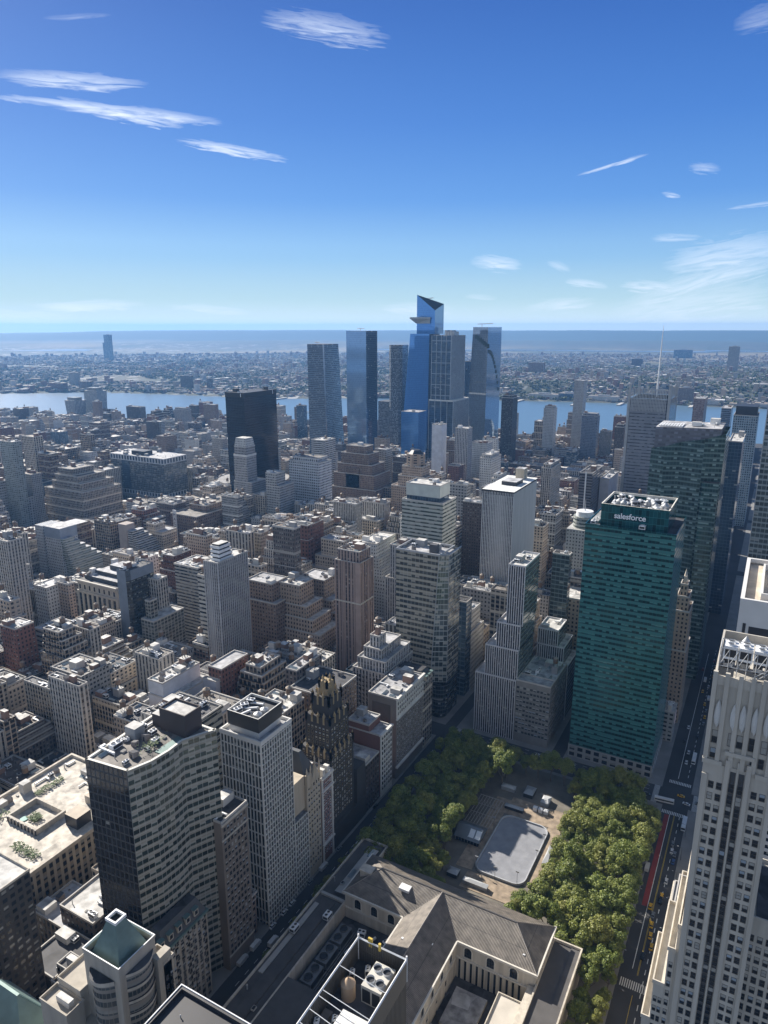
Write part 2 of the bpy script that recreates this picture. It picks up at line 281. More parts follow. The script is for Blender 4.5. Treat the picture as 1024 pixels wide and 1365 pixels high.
def clutter(rt, x0, x1, y0, y1, z, rnd, n=5, tank=1, bulks=1, bk=None):
    """rooftop equipment as parts, scattered over a grid of roof cells"""
    wx, wy = x1 - x0 - 2, y1 - y0 - 2
    if wx < 3 or wy < 3: return []
    nx, ny = max(1, int(wx / 5)), max(1, int(wy / 5)); cells = [(i, j) for i in range(nx) for j in range(ny)]; rnd.shuffle(cells); used = []
    def nxt():
        if not cells: return None
        i, j = cells.pop(); return x0 + 1 + (i + .5) * wx / nx, y0 + 1 + (j + .5) * wy / ny
    for _ in range(bulks):
        c = nxt()
        if not c: break
        s = (min(wx * .5, rnd.uniform(4, 8)), min(wy * .5, rnd.uniform(4, 8)), rnd.uniform(2.8, 6))
        cx = min(max(c[0], x0 + 1 + s[0] / 2), x1 - 1 - s[0] / 2); cy = min(max(c[1], y0 + 1 + s[1] / 2), y1 - 1 - s[1] / 2)
        put(bulk_mesh(bk or rnd.choice(['pale', 'brick', 'grey', 'white', 'brick'])), 'bulkhead', rt, (cx, cy, z), 0, s); used.append('bulkhead')
        if tank > 0 and rnd.random() < .5:
            put(TANK, 'water_tank', rt, (cx, cy, z + s[2]), rnd.random(), (1, 1, 1)); tank -= 1; used.append('tank')
    for _ in range(tank):
        c = nxt()
        if c: put(TANK, 'water_tank', rt, (c[0], c[1], z), rnd.random(), [rnd.uniform(.85, 1.2)] * 3); used.append('tank')
    for _ in range(n):
        c = nxt()
        if not c: break
        k = rnd.choice([COOL, PIPE, DUCT, COOL, HATCH, SKYL, STAIR, PIPE, HATCH]); s = rnd.uniform(.55, 1.05)
        put(k, k.name.split('.')[0], rt, (c[0] + rnd.uniform(-.8, .8), c[1] + rnd.uniform(-.8, .8), z), rnd.choice([0, 1.571, 3.14, 4.71]), (s * rnd.uniform(.7, 1.2), s * rnd.uniform(.7, 1.2), s))
    return used

# ------------------------------------------------------------------ individually modelled windows
def sash(w_, h_, kind):
    b = MB(); f = .09; d = .10
    b.box(-w_ / 2 - f, w_ / 2 + f, -d, 0, -f * 2, 0, 0, bottom=True); b.box(-w_ / 2 - f, w_ / 2 + f, -d * .6, 0, h_, h_ + f, 0, bottom=True)
    for x in (-w_ / 2 - f, w_ / 2): b.box(x, x + f, -d * .6, 0, 0, h_, 0)
    b.box(-w_ / 2, w_ / 2, -d * .6, -.01, h_ * .5 - .04, h_ * .5 + .04, 0)
    def g(z0, z1, m): b.face([(-w_ / 2, -.02, z0), (w_ / 2, -.02, z0), (w_ / 2, -.02, z1), (-w_ / 2, -.02, z1)], m)
    g(0, h_ * .5, 2 if kind == 2 else 1); g(h_ * .5, h_, [1, 2, 2, 3][kind])
    return b
WINS = {}
def windows(rt, face, const, along, zs, w_=1.3, h_=1.9, frame=None, name='window', rnd=None, probs=(6, 5, 1, 2)):
    """face E (y=const, along=x), N (x=const, along=y); queued, the 100 nearest become parts"""
    WINS.setdefault(rt.name, [rt, []])[1].extend([(face, const, a, z, w_, h_, (rnd or random).choices([0, 1, 2, 3], probs)[0], frame or WHITE, name) for a in along for z in zs])
def finish_windows():
    cache = {}
    for rt, lst in WINS.values():
        def pos(t): return (t[2], t[1], t[3]) if t[0] == 'E' else ((t[1], t[2], t[3]) if t[0] == 'N' else (t[2], t[1], t[3]))
        lst.sort(key=lambda t: (Vector(pos(t)) - Vector((0, 0, EYE))).length / (t[4] * t[5]) ** .5)
        rest = None
        for i, t in enumerate(lst):
            key = (t[4], t[5], t[6], t[7].name)
            if key not in cache:
                mb = sash(t[4], t[5], t[6]); cache[key] = (mb, mb.mesh('window', [t[7], GLASS, BLIND, BLUEG]))
            p = pos(t); rz = 0 if t[0] == 'E' else math.pi / 2
            p = (p[0], p[1] - .02, p[2]) if t[0] == 'E' else (p[0] + .02, p[1], p[2])
            if i < 100: put(cache[key][1], t[8], rt, p, rz)
            else:
                if rest is None: rest = MB(); fm = t[7]
                mb = cache[key][0]; k = len(rest.v)
                if t[0] == 'E': rest.v += [(x + p[0], y + p[1], z + p[2]) for x, y, z in mb.v]
                else: rest.v += [(-y + p[0], x + p[1], z + p[2]) for x, y, z in mb.v]
                rest.f += [tuple(a + k for a in f) for f in mb.f]; rest.m += mb.m; rest.u += mb.u; rest.t += mb.t
        if rest:
            o = rest.obj('more_windows', [fm, GLASS, BLIND, BLUEG], rt); o['kind'] = 'stuff'
def steps(a, b, n, inset=0.):
    return [a + inset + (b - a - 2 * inset) * (i + .5) / n for i in range(n)]

FOOT = []     # occupied ground (x0,x1,y0,y1)
SIGHT = []    # (azimuth lo, hi, distance, lowest clear height)
def tower(kind, label, cat, tiers, wm, rm='gravel', cw=3., ch=3.6, par=1.1, seed=0, n=5, tank=0, bulks=1, zb=None, group=None, coping=None, bk=None, cl=True):
    """tiers: (x0,x1,y0,y1,z0,z1[,material]) largest first; every tier is a wall with parapet plus a roof"""
    t0 = tiers[0]; rt = root(kind, label, cat, ((t0[0] + t0[1]) / 2, (t0[2] + t0[3]) / 2, 0), group); rnd = random.Random(seed or len(label) * 7 + int(abs(t0[0])))
    cop = coping or plain('coping_stone', (.45, .43, .40), .8)
    for i, t in enumerate(tiers):
        x0, x1, y0, y1, z0, z1 = t[:6]; mm = t[6] if len(t) > 6 else wm; mm = W[mm] if isinstance(mm, str) else mm
        b = MB(); b.tint = rnd.uniform(.05, .45); b.box(x0, x1, y0, y1, z0, z1, 0, cw=cw, ch=ch, cap=False); b.ring(x0 - .15, x1 + .15, y0 - .15, y1 + .15, z1, z1 + par, .55, 1, 1)
        b.face([(x0 - .15, y0 - .15, z1), (x0 - .15, y1 + .15, z1), (x1 + .15, y1 + .15, z1), (x1 + .15, y0 - .15, z1)], 1)
        b.obj('wall' if i == 0 else 'upper_wall', [mm, cop], rt)
        r = MB(); r.box(x0 + .4, x1 - .4, y0 + .4, y1 - .4, z1 - .2, z1 + .15, 0); r.obj('roof', RF[rm], rt)
        FOOT.append((x0, x1, y0, y1))
    t = tiers[-1]
    if cl: clutter(rt, t[0], t[1], t[2], t[3], t[5] + .15, rnd, n, tank, bulks, bk)
    if zb is not None: sight(tiers[0], zb)
    return rt
def sight(t, zb):
    cs = [(x, y) for x in t[:2] for y in t[2:4]]; az = [math.atan2(x, y) for x, y in cs]
    SIGHT.append((min(az), max(az), math.hypot((t[0] + t[1]) / 2, t[2]), zb))
# =================================================================== foreground: Fifth Avenue to Sixth Avenue
# ---- 500 Fifth style limestone skyscraper at the right edge
st = plain('pale_limestone', (.47, .44, .385), .85, streak=True, var=.12); bz = plain('window_strip', (.06, .065, .07), .4)
rt = root('stone_skyscraper', 'tall pale limestone skyscraper with stepped crown filling the right edge of the photo', 'skyscraper', (2, 186, 0))
b = MB(); X0, X1, YE, YW = -5.2, 10.4, 172, 202
b.box(X0, X1, YE, YW, 0, 197); b.box(X0, -3.9, YE - .4, YE, 0, 194)                     # shaft and shallow piers
for x in (.2, 4.8): b.box(x - .5, x + .5, YE - .6, YE, 60, 199)
b.box(2.35, 2.65, YE - .35, YE, 60, 199)
b.box(9.4, X1, YE - .5, YE, 0, 196)
b.obj('wall', [st], rt)
b = MB(); b.box(-12.4, -10.4, 172.2, 204, 0, 113); b.box(-10.4, -7.7, 172.4, 204, 0, 126); b.box(-7.7, -6, 172.6, 203, 0, 138); b.box(-6, X0, 172.8, 202, 0, 146)
b.obj('podium', [st], rt)
for x0, x1, z, d in ((-12.7, -10.3, 113, 0), (-10.7, -7.6, 126, 0), (-8, -5.9, 138, .4), (-6.2, -5.1, 146, .6)): b = MB(); b.ring(x0, x1, 172 + d, 204, z, z + 1.2, .35); b.obj('parapet', [LIME], rt)
b = MB(); b.box(X1, 24, 178, 202, 0, 152); b.ring(X1, 24.2, 177.8, 202.2, 152, 153.2, .4); b.box(X1 + 1, 24, 178.5, 200, 152, 152.3, 1); b.obj('rear_wing', [st, RF['tar']], rt)
# crown with pale leaf ornaments
b = MB(); b.box(-4.9, 9.4, 172.3, 201, 197, 218); b.ring(-5.2, 9.8, 171.9, 201.5, 218, 220.3, .5)
for x in (-4.9, -2.3, .6, 3.2, 5.6, 8.6): b.box(x - .5, x + .5, 171.6, 172.4, 197, 221.3)
b.box(-5.5, -1.1, 171.4, 172.4, 197, 198.2); b.box(6.2, 10.1, 171.4, 172.4, 196, 197.2); b.box(-.8, 5.6, 171.2, 172.4, 200.4, 201.4)
b.obj('crown', [st], rt)
orn = MB()
prof = [(0, 0), (.55, .8), (.8, 2.4), (.75, 4.4), (.45, 6), (0, 7.2)]
for i in range(5):
    (a, za), (c, zc) = prof[i], prof[i + 1]
    for s_, d0 in ((1, 0), (-1, 0)):
        orn.face([(0, -.5, za), (s_ * a, 0, za), (s_ * c, 0, zc), (0, -.5, zc)][::s_], 0)
om = orn.mesh('leaf_ornament', [plain('glazed_ornament', (.60, .60, .58), .4)])
for x in (-3.4, .1, 2.0, 4.6, 7.2): put(om, 'leaf_ornament', rt, (x, 171.95, 207))
b = MB(); b.box(-4.2, 9, 173, 200, 217.2, 217.6); b.obj('roof', [RF['tar']], rt)
b = MB()
for z in (222, 226.5):
    for p, q in (((-4.6, 174), (9.2, 174)), ((9.2, 174), (9.2, 180)), ((-4.6, 174), (-4.6, 180)), ((-4.6, 180), (9.2, 180))): b.bar((*p, z), (*q, z), .11)
for i in range(8): b.bar((-4.6 + i * 1.97, 174, 218), (-4.6 + i * 1.97, 174, 226.5), .09); b.bar((-4.6 + i * 1.97, 180, 218), (-4.6 + i * 1.97, 180, 226.5), .09)
for i in range(7): b.bar((-4.6 + i * 1.97, 174, 222), (-2.6 + i * 1.97, 174, 226.5), .09)
b.bar((1, 173.4, 218), (6.5, 173.4, 223), .13); b.bar((1, 173.4, 219), (6.5, 173.4, 224), .1)
b.obj('steel_frame', [STEEL], rt)
for i in range(4): put(COOL, 'cooling_unit', rt, (-2.5 + i * 3.3, 178.6, 222.2), 0, (1, .9, 1.5))
for i in range(4): put(TANKR if i % 2 else COOL, 'cooling_tower', rt, (-2.8 + i * 3.3, 183.5, 217.6), 0, (.7, .7, 2.2))
fr = plain('bronze_sash', (.11, .10, .09), .5)
zr = [8 + i * 3.2 for i in range(58)]
windows(rt, 'E', YE, [-2.9, -1.1], [z for z in zr if z < 192], 1.05, 1.7, fr)
windows(rt, 'E', YE, [1.55, 3.45], [z for z in zr if z < 196], 1.1, 2.3, fr, probs=(7, 3, 1, 1))
windows(rt, 'E', YE, [6.5, 8.3], [z for z in zr if z < 192], 1.1, 1.7, fr)
windows(rt, 'E', 172.2, [-11.4], [z - 1 for z in zr if 40 < z < 110], .8, 1.6, fr)
windows(rt, 'E', 172.4, [-9.6, -8.4], [z for z in zr if 40 < z < 122], .75, 1.6, fr)
windows(rt, 'E', 172.6, [-6.8], [z for z in zr if z > 60 and z < 134], .8, 1.6, fr)
windows(rt, 'E', 172.25, [-3.4, .1, 2.0, 4.6, 7.2], [202.6], 1.2, 3.2, fr); windows(rt, 'E', 172.25, [-3.4, 5.3, 7], [198.6], 1.1, 2.4, fr)
windows(rt, 'E', 178, [11, 13, 15, 17, 19], [z for z in zr if 70 < z < 148], 1.1, 1.8, fr)
sp_ = MB()
for x in (1.55, 3.45): sp_.box(x - .62, x + .62, YE - .03, YE, 62, 196)
sp_.obj('window_strip', [bz], rt)
FOOT.append((-16, 26, 170, 208))
# ---- neighbour further along 42nd street
rt = tower('stone_office', 'lower cream stone office building along the avenue, left of the tall limestone skyscraper', 'office building', [(-14.2, 14, 209, 300, 0, 56), (-12.2, 10, 212, 290, 56, 68)], 'cream_stone', 'silver', 3.2, 3.7, seed=3, n=10)
b = MB(); b.box(-14.9, -14.2, 208.6, 300.4, 54.6, 56.2); b.box(-14.7, -14.2, 208.6, 300.4, 45, 45.8)
for i in range(30): b.box(-14.8, -14.2, 209.5 + i * 3.1, 210.3 + i * 3.1, 53, 54.6)
b.obj('cornice', [LIME], rt)
# ---- white concave tower behind it
tr = facade('travertine_grid', (.66, .65, .63), (.02, .03, .04), 1.01, .5, gmet=.1, blind=.1)
tw = plain('travertine', (.64, .63, .61), .7, var=.05)
rt = root('white_tower', 'white stone tower with flat sand-coloured roof at right edge behind the limestone skyscraper', 'skyscraper', (20, 350, 0))
b = MB(); b.box(-3.5, 45, 325, 389, 0, 170, 0, cap=False); b.box(-3.5, 45, 325, 389, 170, 185, 1, cap=False); b.ring(-3.6, 45.1, 324.9, 389.1, 185, 187, 1.6, 1); b.box(-1.4, -.2, 324.7, 325, 0, 176, 2)
for z in (164, 171.5): b.box(1, 45, 324.8, 325, z, z + 3.4, 2)
b.obj('wall', [tr, tw, DARK], rt)
b = MB(); b.box(-1.9, 43, 326.6, 387.4, 184, 184.4); b.obj('roof', [plain('sand_roof', (.52, .45, .36), .85, var=.2)], rt)
b = MB(); b.ring(4, 40, 334, 380, 184.4, 187.6, .8); b.box(12, 34, 352, 372, 184.4, 189); b.obj('penthouse', [tw], rt)
put(TANKR, 'steel_tank', rt, (11, 340, 184.4), 0, (1.4, 1.4, 1)); put(COOL, 'cooling_unit', rt, (20, 344, 184.4))
FOOT.append((-5, 46, 324, 390))
# ---- curtain wall tower at right edge, further
sg = facade('silver_curtain_wall', (.22, .25, .25), (.06, .085, .095), .92, .62, span=(.25, .28, .28), gmet=.5, line=.05, lc=(.35, .37, .36), wavy=.05)
b = MB(); rt = root('glass_skyscraper', 'silver green glass skyscraper cut by the right edge, above the sand-coloured roof', 'skyscraper', (20, 620, 0))
b.prism([(-5.5, 600), (40, 600), (40, 670), (-4, 670)], 0, [255, 280, 280, 255], 0, 1, 3, 4.2); b.obj('curtain_wall', [sg, RF['tar']], rt)
b = MB(); b.box(-5.8, -5.2, 599.7, 600.3, 0, 255); b.obj('corner_fin', [STEEL], rt); FOOT.append((-16, 40, 600, 670))

# ---- library -------------------------------------------------------------------------------------------------
rt = root('stone_library', 'low limestone library with long ridged roofs and arched windows beside the park', 'library', (-112, 225, 0))
rib = bpy.data.materials.new('ribbed_metal_roof'); rib.use_nodes = True; nt = rib.node_tree; bs = nt.nodes['Principled BSDF']
uv = N(nt, 'ShaderNodeUVMap'); s = N(nt, 'ShaderNodeSeparateXYZ'); L(nt, uv.outputs[0], s.inputs[0])
wv = M(nt, 'ABSOLUTE', M(nt, 'SINE', M(nt, 'MULTIPLY', s.outputs[0], 3.1416 / .65)))
hz = M(nt, 'GREATER_THAN', M(nt, 'FRACT', M(nt, 'DIVIDE', s.outputs[1], 8.2)), .965)
nz = N(nt, 'ShaderNodeTexNoise'); nz.inputs['Scale'].default_value = .3; nz.inputs['Detail'].default_value = 8; tcx = N(nt, 'ShaderNodeTexCoord'); L(nt, tcx.outputs['Object'], nz.inputs[0])
k = M(nt, 'ADD', M(nt, 'MULTIPLY', nz.outputs[0], 1.7), .12)
c = MIX(nt, RAMP(nt, wv, .25, .6), (.07, .06, .05), (.205, .178, .15)); c = MIX(nt, hz, c, (.08, .07, .06)); L(nt, MIX(nt, 1., c, k, 'MULTIPLY'), bs.inputs['Base Color'])
bp = N(nt, 'ShaderNodeBump'); bp.inputs['Strength'].default_value = .6; bp.inputs['Distance'].default_value = .3; L(nt, wv, bp.inputs['Height']); L(nt, bp.outputs[0], bs.inputs['Normal']); bs.inputs['Roughness'].default_value = .5
def rface(mb, pts, along, m=0):   # roof plane with u along the eave
    a = Vector(along).normalized(); p0 = Vector(pts[0]); n = (Vector(pts[1]) - p0).cross(Vector(pts[2]) - p0).normalized(); t = n.cross(a)
    mb.face(pts, m, [((Vector(p)).dot(a), (Vector(p) - p0).dot(t)) for p in pts])
x0, x1, y0, y1, ze, zr_ = -161.5, -62.5, 252.5, 281, 24, 33
yr = (y0 + y1) / 2; hs_, cx0, cx1 = 14, -127.5, -100.5; cm = (cx0 + cx1) / 2
b = MB(); o_ = .8
rface(b, [(x0 - o_, y0 - o_, ze), (x1 + o_, y0 - o_, ze), (x1 - hs_, yr, zr_), (x0 + hs_, yr, zr_)], (1, 0, 0))
rface(b, [(x1 + o_, y1 + o_, ze), (x0 - o_, y1 + o_, ze), (x0 + hs_, yr, zr_), (x1 - hs_, yr, zr_)], (1, 0, 0))
rface(b, [(x1 + o_, y0 - o_, ze), (x1 + o_, y1 + o_, ze), (x1 - hs_, yr, zr_)], (0, 1, 0)); rface(b, [(x0 - o_, y1 + o_, ze), (x0 - o_, y0 - o_, ze), (x0 + hs_, yr, zr_)], (0, 1, 0))
b.obj('hall_roof', [rib], rt)
b = MB(); rface(b, [(cx0 - o_, 204, ze), (cm, 204, zr_ + .05), (cm, yr, zr_ + .05), (cx0 - o_, y0 - .5, ze)], (0, 1, 0)); rface(b, [(cm, 204, zr_ + .05), (cx1 + o_, 204, ze), (cx1 + o_, y0 - .5, ze), (cm, yr, zr_ + .05)], (0, 1, 0))
b.obj('wing_roof', [rib], rt)
b = MB(); b.bar((x0 + hs_, yr, zr_ + .1), (x1 - hs_, yr, zr_ + .1), .35); b.bar((cm, 204, zr_ + .15), (cm, yr, zr_ + .15), .35)
for p, q in (((cm, yr, zr_), (cx1 + .8, y0 - .5, ze + .1)), ((cm, yr, zr_), (cx0 - .8, y0 - .5, ze + .1)), ((x1 - hs_, yr, zr_), (x1 + o_, y0 - o_, ze + .1)), ((x1 - hs_, yr, zr_), (x1 + o_, y1 + o_, ze + .1)), ((x0 + hs_, yr, zr_), (x0 - o_, y0 - o_, ze + .1))): b.bar(p, q, .22)
b.obj('ridge_cap', [plain('grey_flashing', (.24, .22, .20), .6)], rt)
b = MB(); b.box(x0, x1, y0, y1, 0, ze, cap=False); b.box(cx0, cx1, 204, y0, 0, ze, cap=False); b.face([(cx0, 204, ze), (cx1, 204, ze), (cm, 204, zr_)])
b.obj('wall', [LIME], rt)
b = MB()   # eaves cornice
for (a0, a1, c0, c1) in ((x0 - 1.1, cx0 - .6, y0 - 1.1, y0), (cx1 + .6, x1 + 1.1, y0 - 1.1, y0), (x1, x1 + 1.1, y0, y1 + 1.1), (x0 - 1.1, x0, y0, y1 + 1.1), (cx1, cx1 + 1.1, 203, y0 - 1.1), (cx0 - 1.1, cx0, 203, y0 - 1.1)): b.box(a0, a1, c0, c1, ze - .9, ze + .25, 0, bottom=True)
for (a0, a1, c0, c1) in ((cx1 + .5, x1, y0 - .5, y0), (x0, cx0 - .5, y0 - .5, y0), (cx1, cx1 + .5, 204, y0)): b.box(a0, a1, c0, c1, 14.6, 15.3, 0, bottom=True)
b.box(x1, x1 + .4, y0, y1, 21.5, 22.3)
b.obj('cornice', [plain('pale_cornice', (.60, .57, .51), .8)], rt)
def arch(w_, h_):
    b = MB(); n = 8; r = w_ / 2; pts = [(r * math.cos(math.pi * i / n), h_ - r + r * math.sin(math.pi * i / n)) for i in range(n + 1)]; R2 = r + .5
    po = [(R2 * math.cos(math.pi * i / n), h_ - r + R2 * math.sin(math.pi * i / n)) for i in range(n + 1)]
    b.face([(r, -.05, 0)] + [(x, -.05, z) for x, z in pts] + [(-r, -.05, 0)], 1)
    for i in range(n): b.face([(pts[i][0], -.3, pts[i][1]), (po[i][0], -.3, po[i][1]), (po[i + 1][0], -.3, po[i + 1][1]), (pts[i + 1][0], -.3, pts[i + 1][1])], 0); b.face([(pts[i][0], -.3, pts[i][1]), (pts[i + 1][0], -.3, pts[i + 1][1]), (pts[i + 1][0], 0, pts[i + 1][1]), (pts[i][0], 0, pts[i][1])], 0)
    for s_ in (-1, 1): b.box(*sorted((s_ * r, s_ * R2)), -.3, 0, 0, h_ - r, 0)
    b.box(-R2 - .1, R2 + .1, -.45, 0, -.4, 0, 0)
    for x in (-r / 3, r / 3): b.box(x - .06, x + .06, -.12, -.05, 0, h_ - .4, 2)
    for z in (1.5, 3): b.box(-r, r, -.12, -.05, z, z + .1, 2)
    return b.mesh('arched_window', [plain('pale_cornice', ()), GLASS, DARK])
AR = arch(3.6, 5.6)
for x in (-94.5, -83.5, -72.5): put(AR, 'arched_window', rt, (x, y0, 16.4))
for x in (-154, -144.5, -135): put(AR, 'arched_window', rt, (x, y0, 16.4))
for y in (246, 236, 226, 216): put(AR, 'arched_window', rt, (cx1, y, 16.4), math.pi / 2, (.75, 1, .85))
slit = MB(); slit.box(-.55, .55, -.15, -.02, 0, 11, 0); slit.box(-.75, -.55, -.3, 0, -.3, 11.2, 1); slit.box(.55, .75, -.3, 0, -.3, 11.2, 1); SL = slit.mesh('stack_window', [GLASS, LIME])
for i in range(11): put(SL, 'stack_window', rt, (-98.5 + i * 2.9, y0, 2.8))
windows(rt, 'N', cx1, [211, 221, 231, 241], [3, 8.5], 1.5, 2.6, LIME)
b = MB()   # low perimeter ranges and forecourt roofs
for r4 in ((-62.4, -49, 172, 281, 0, 17), (-177, -161.6, 172, 298, 0, 16), (-161.6, -62.4, 172, 203.9, 0, 17)): b.box(*r4, 0, 1)
b.obj('low_range', [LIME, plain('dark_slate_roof', (.085, .08, .078), .7, var=.2)], rt)
b = MB(); b.ring(-62.4, -48.6, 204, 281.4, 17, 18.4, .7); b.obj('parapet', [LIME], rt); b = MB(); b.ring(-177.4, -161.6, 172, 298.4, 16, 17.2, .7); b.box(-65.5, -62.4, 205, 252, 0, 17.2, 0); b.box(-53.5, -49.4, 208, 280, 17.02, 17.5, 1); b.obj('parapet', [LIME, plain('dark_slate_roof', ())], rt)
b = MB(); b.box(-172, -166, 178, 250, 16, 16.9, 0, 0); b.box(-176, -162.5, 252, 253.5, 16, 17.2, 1, 1); b.box(-170, -164, 256, 292, 16, 17.6, 0, 1); b.box(-175.5, -173, 200, 246, 16, 16.5, 1, 1); b.obj('raised_roof', [plain('dark_slate_roof', ()), CONC], rt)
for i, (x, y) in enumerate(((-169, 262), (-168, 270), (-173.5, 190), (-174, 226), (-165, 184), (-167, 288), (-174, 262), (-164, 240))): put([HATCH, SKYL, PIPE, COOL][i % 4], ['roof_hatch', 'skylight', 'vent_pipe', 'cooling_unit'][i % 4], rt, (x, y, 17 if i > 1 else 17.6))
b = MB(); b.box(-76, -65.5, 206, 243, 0, 15.5, 0, 1); b.ring(-76.2, -65.4, 205.8, 243.2, 15.5, 16.3, .4, 0); b.obj('court_range', [LIME, plain('pale_paving', (.50, .46, .40), .85)], rt)
b = MB(); b.box(-100.3, -76.2, 206, 252, 0, 3.5, 0, 1); b.box(-97, -82, 226, 246, 3.5, 5.2, 0, 2); b.box(-99.5, -78, 208, 222, 3.5, 7.5, 0, 2); b.obj('court_floor', [LIME, RF['tar'], RF['silver']], rt)
b = MB(); b.box(-161.4, -127.7, 205, 252, 0, 9, 0, 1); b.obj('plant_court', [LIME, RF['tar']], rt)
gm_ = plain('grey_plant_metal', (.16, .165, .17), .5, .3)
fu = MB(); fu.box(-3, 3, -5.5, 5.5, 1, 4.6, 0); fu.box(-2.7, 2.7, -5.2, 5.2, 0, 1, 1); [fu.cyl(0, y_, 2.1, 2.0, 4.6, 5.5, 16, 0, False) for y_ in (-2.7, 2.7)]; [fu.cyl(0, y_, 1.95, 1.95, 4.6, 4.7, 16, 1) for y_ in (-2.7, 2.7)]; fu.box(3, 3.05, -5, 5, 1.4, 4, 1); fu.bar((4, -6, 2), (4, 6, 2), .25, 0, 6); fu.bar((4.8, -6, 1.5), (4.8, 6, 1.5), .2, 0, 6); FU = fu.mesh('fan_unit', [gm_, DARK])
for y in (213, 225.5, 238): put(FU, 'fan_unit', rt, (-155, y, 9))
for i, (x, y, k_) in enumerate(((-143, 214, HATCH), (-139, 222, STAIR), (-146, 232, DUCT), (-137, 238, COOL), (-142, 244, DUCT), (-133, 228, HATCH), (-134, 246, COOL), (-148, 246, COOL), (-132, 214, STAIR), (-140, 230, PIPE))): put(k_, k_.name.split('.')[0], rt, (x, y, 9), i * .7, (.9, .9, .9))
b = MB(); b.box(-158.2, -152, 262, 266.5, 24.5, 30.5); b.box(-158.6, -151.6, 261.6, 266.9, 30.5, 31.2); b.obj('chimney', [LIME], rt)
b = MB(); b.box(-135, -129.5, 260.2, 264, 30.2, 31.6, 0); b.obj('skylight', [WHITE], rt)
b = MB(); b.box(-70, -69, 256.5, 257.4, 25.2, 27.2); b.obj('roof_vent', [WHITE], rt)
b = MB(); b.box(-121, -120, 236, 237, 28.2, 29.4); b.obj('roof_vent', [WHITE], rt); b = MB(); b.box(-108, -107, 240, 241, 27.6, 28.9); b.obj('roof_vent', [WHITE], rt)
FOOT.append((-178, -48, 170, 300))

# ---- corner tower with concave glass side (40th and Fifth)
hg = facade('ribbed_dark_glass', (.035, .036, .04), (.02, .022, .027), .75, .8, blind=.02, span=(.05, .05, .055), line=.07, lc=(.06, .06, .062), gmet=.2)
hn = facade('banded_concave_glass', (.40, .38, .33), (.045, .065, .062), .93, .52, span=(.36, .34, .29), gmet=.35, blind=.3, blindc=(.42, .42, .38), line=.035, lc=(.36, .37, .34), dy=.45)
P = [(-232, 166), (-210, 168.3), (-206.6, 178), (-205.8, 187), (-206.4, 195), (-203.2, 202), (-199.6, 209), (-234, 209)]
rt = root('curved_tower', 'dark office tower with a concave banded glass side and planted roof terrace', 'skyscraper', (-215, 186, 0))
b = MB(); b.prism(P, 0, 128, [0, 1, 1, 1, 1, 1, 0, 0], 2, 2.4, 3.9, cap=False); b.obj('curtain_wall', [hg, hn, RF['gravel']], rt)
b = MB(); b.face([(x, y, 127.2) for x, y in P]); b.obj('roof', [RF['gravel']], rt)
b = MB()
for i in range(len(P)):
    p, q = P[i], P[(i + 1) % len(P)]; d = Vector((q[0] - p[0], q[1] - p[1])).normalized(); n_ = Vector((-d.y, d.x)) * 1.1
    b.face([(*p, 128), (*q, 128), (q[0] + n_.x, q[1] + n_.y, 128), (p[0] + n_.x, p[1] + n_.y, 128)]); b.face([(p[0] + n_.x, p[1] + n_.y, 127.2), (p[0] + n_.x, p[1] + n_.y, 128), (q[0] + n_.x, q[1] + n_.y, 128), (q[0] + n_.x, q[1] + n_.y, 127.2)])
b.obj('roof_edge', [plain('pale_coping', (.66, .64, .58), .8)], rt)
b = MB(); b.box(-222, -207, 198, 208, 127, 137, 0, 1); b.box(-228, -222, 199, 208, 127, 133, 0, 1); b.ring(-222.1, -206.9, 197.9, 208.1, 137, 138, .5, 0, 0); b.obj('penthouse', [plain('dark_brick_plain', (.05, .04, .04), .7), RF['pale']], rt)
b = MB(); b.box(-211, -207, 184, 197, 127.2, 127.6); b.obj('green_deck', [COPPER], rt)
clutter(rt, -232, -212, 169, 198, 127.2, random.Random(4), 14, 0, 1, 'grey'); clutter(rt, -233, -224, 170, 208, 127.2, random.Random(5), 8, 0, 0)
PL = MB(); rr = random.Random(9)
for i in range(140):
    x, y, z = -215 + rr.gauss(0, 1.4), 186 + rr.gauss(0, 3), 128 + rr.random() * 1.6; s_ = .5; a = rr.random() * 6
    PL.face([(x - s_ * math.cos(a), y - s_ * math.sin(a), z), (x + s_ * math.sin(a), y - s_ * math.cos(a), z + .2), (x + s_ * math.cos(a), y + s_ * math.sin(a), z + .1)])
GREEN = plain('shrub_leaves', (.07, .11, .03), .7, var=.3, scale=.6); tag(PL.obj('roof_shrubs', [GREEN], None, (-215, 186, 127.3)), 'green shrubs growing on the terrace roof of the concave glass tower', 'plants')['kind'] = 'stuff'
FOOT.append((-236, -198, 163, 212)); sight((-232, -199, 166, 209), 45)
# annex with mansard
rt = root('mansard_building', 'old stone corner building with dark mansard roof at the foot of the concave glass tower', 'building', (-210, 178, 0))
b = MB(); b.box(-225, -197.5, 152, 165.6, 0, 46, cw=3.4, cap=False); b.box(-208, -197.5, 165.6, 193, 0, 46, cw=3.4, cap=False); b.obj('wall', [W['cream_stone']], rt)
b = MB()
for r4 in ((-225, -197.5, 152, 165.6), (-208, -197.5, 165.6, 193)):
    a0, a1, c0, c1 = r4; q = [(a0, c0), (a1, c0), (a1, c1), (a0, c1)]; q2 = [(a0 + 3, c0 + 3), (a1 - 3, c0 + 3), (a1 - 3, c1 - 3), (a0 + 3, c1 - 3)]; b.loft(q, 46, q2, 54, 0, 1)
b.obj('mansard_roof', [plain('slate', (.075, .08, .085), .6), RF['tar']], rt)
b = MB(); b.ring(-208.6, -196.8, 151.5, 193.6, 45.2, 46.4, .8); b.obj('cornice', [COPPER], rt)
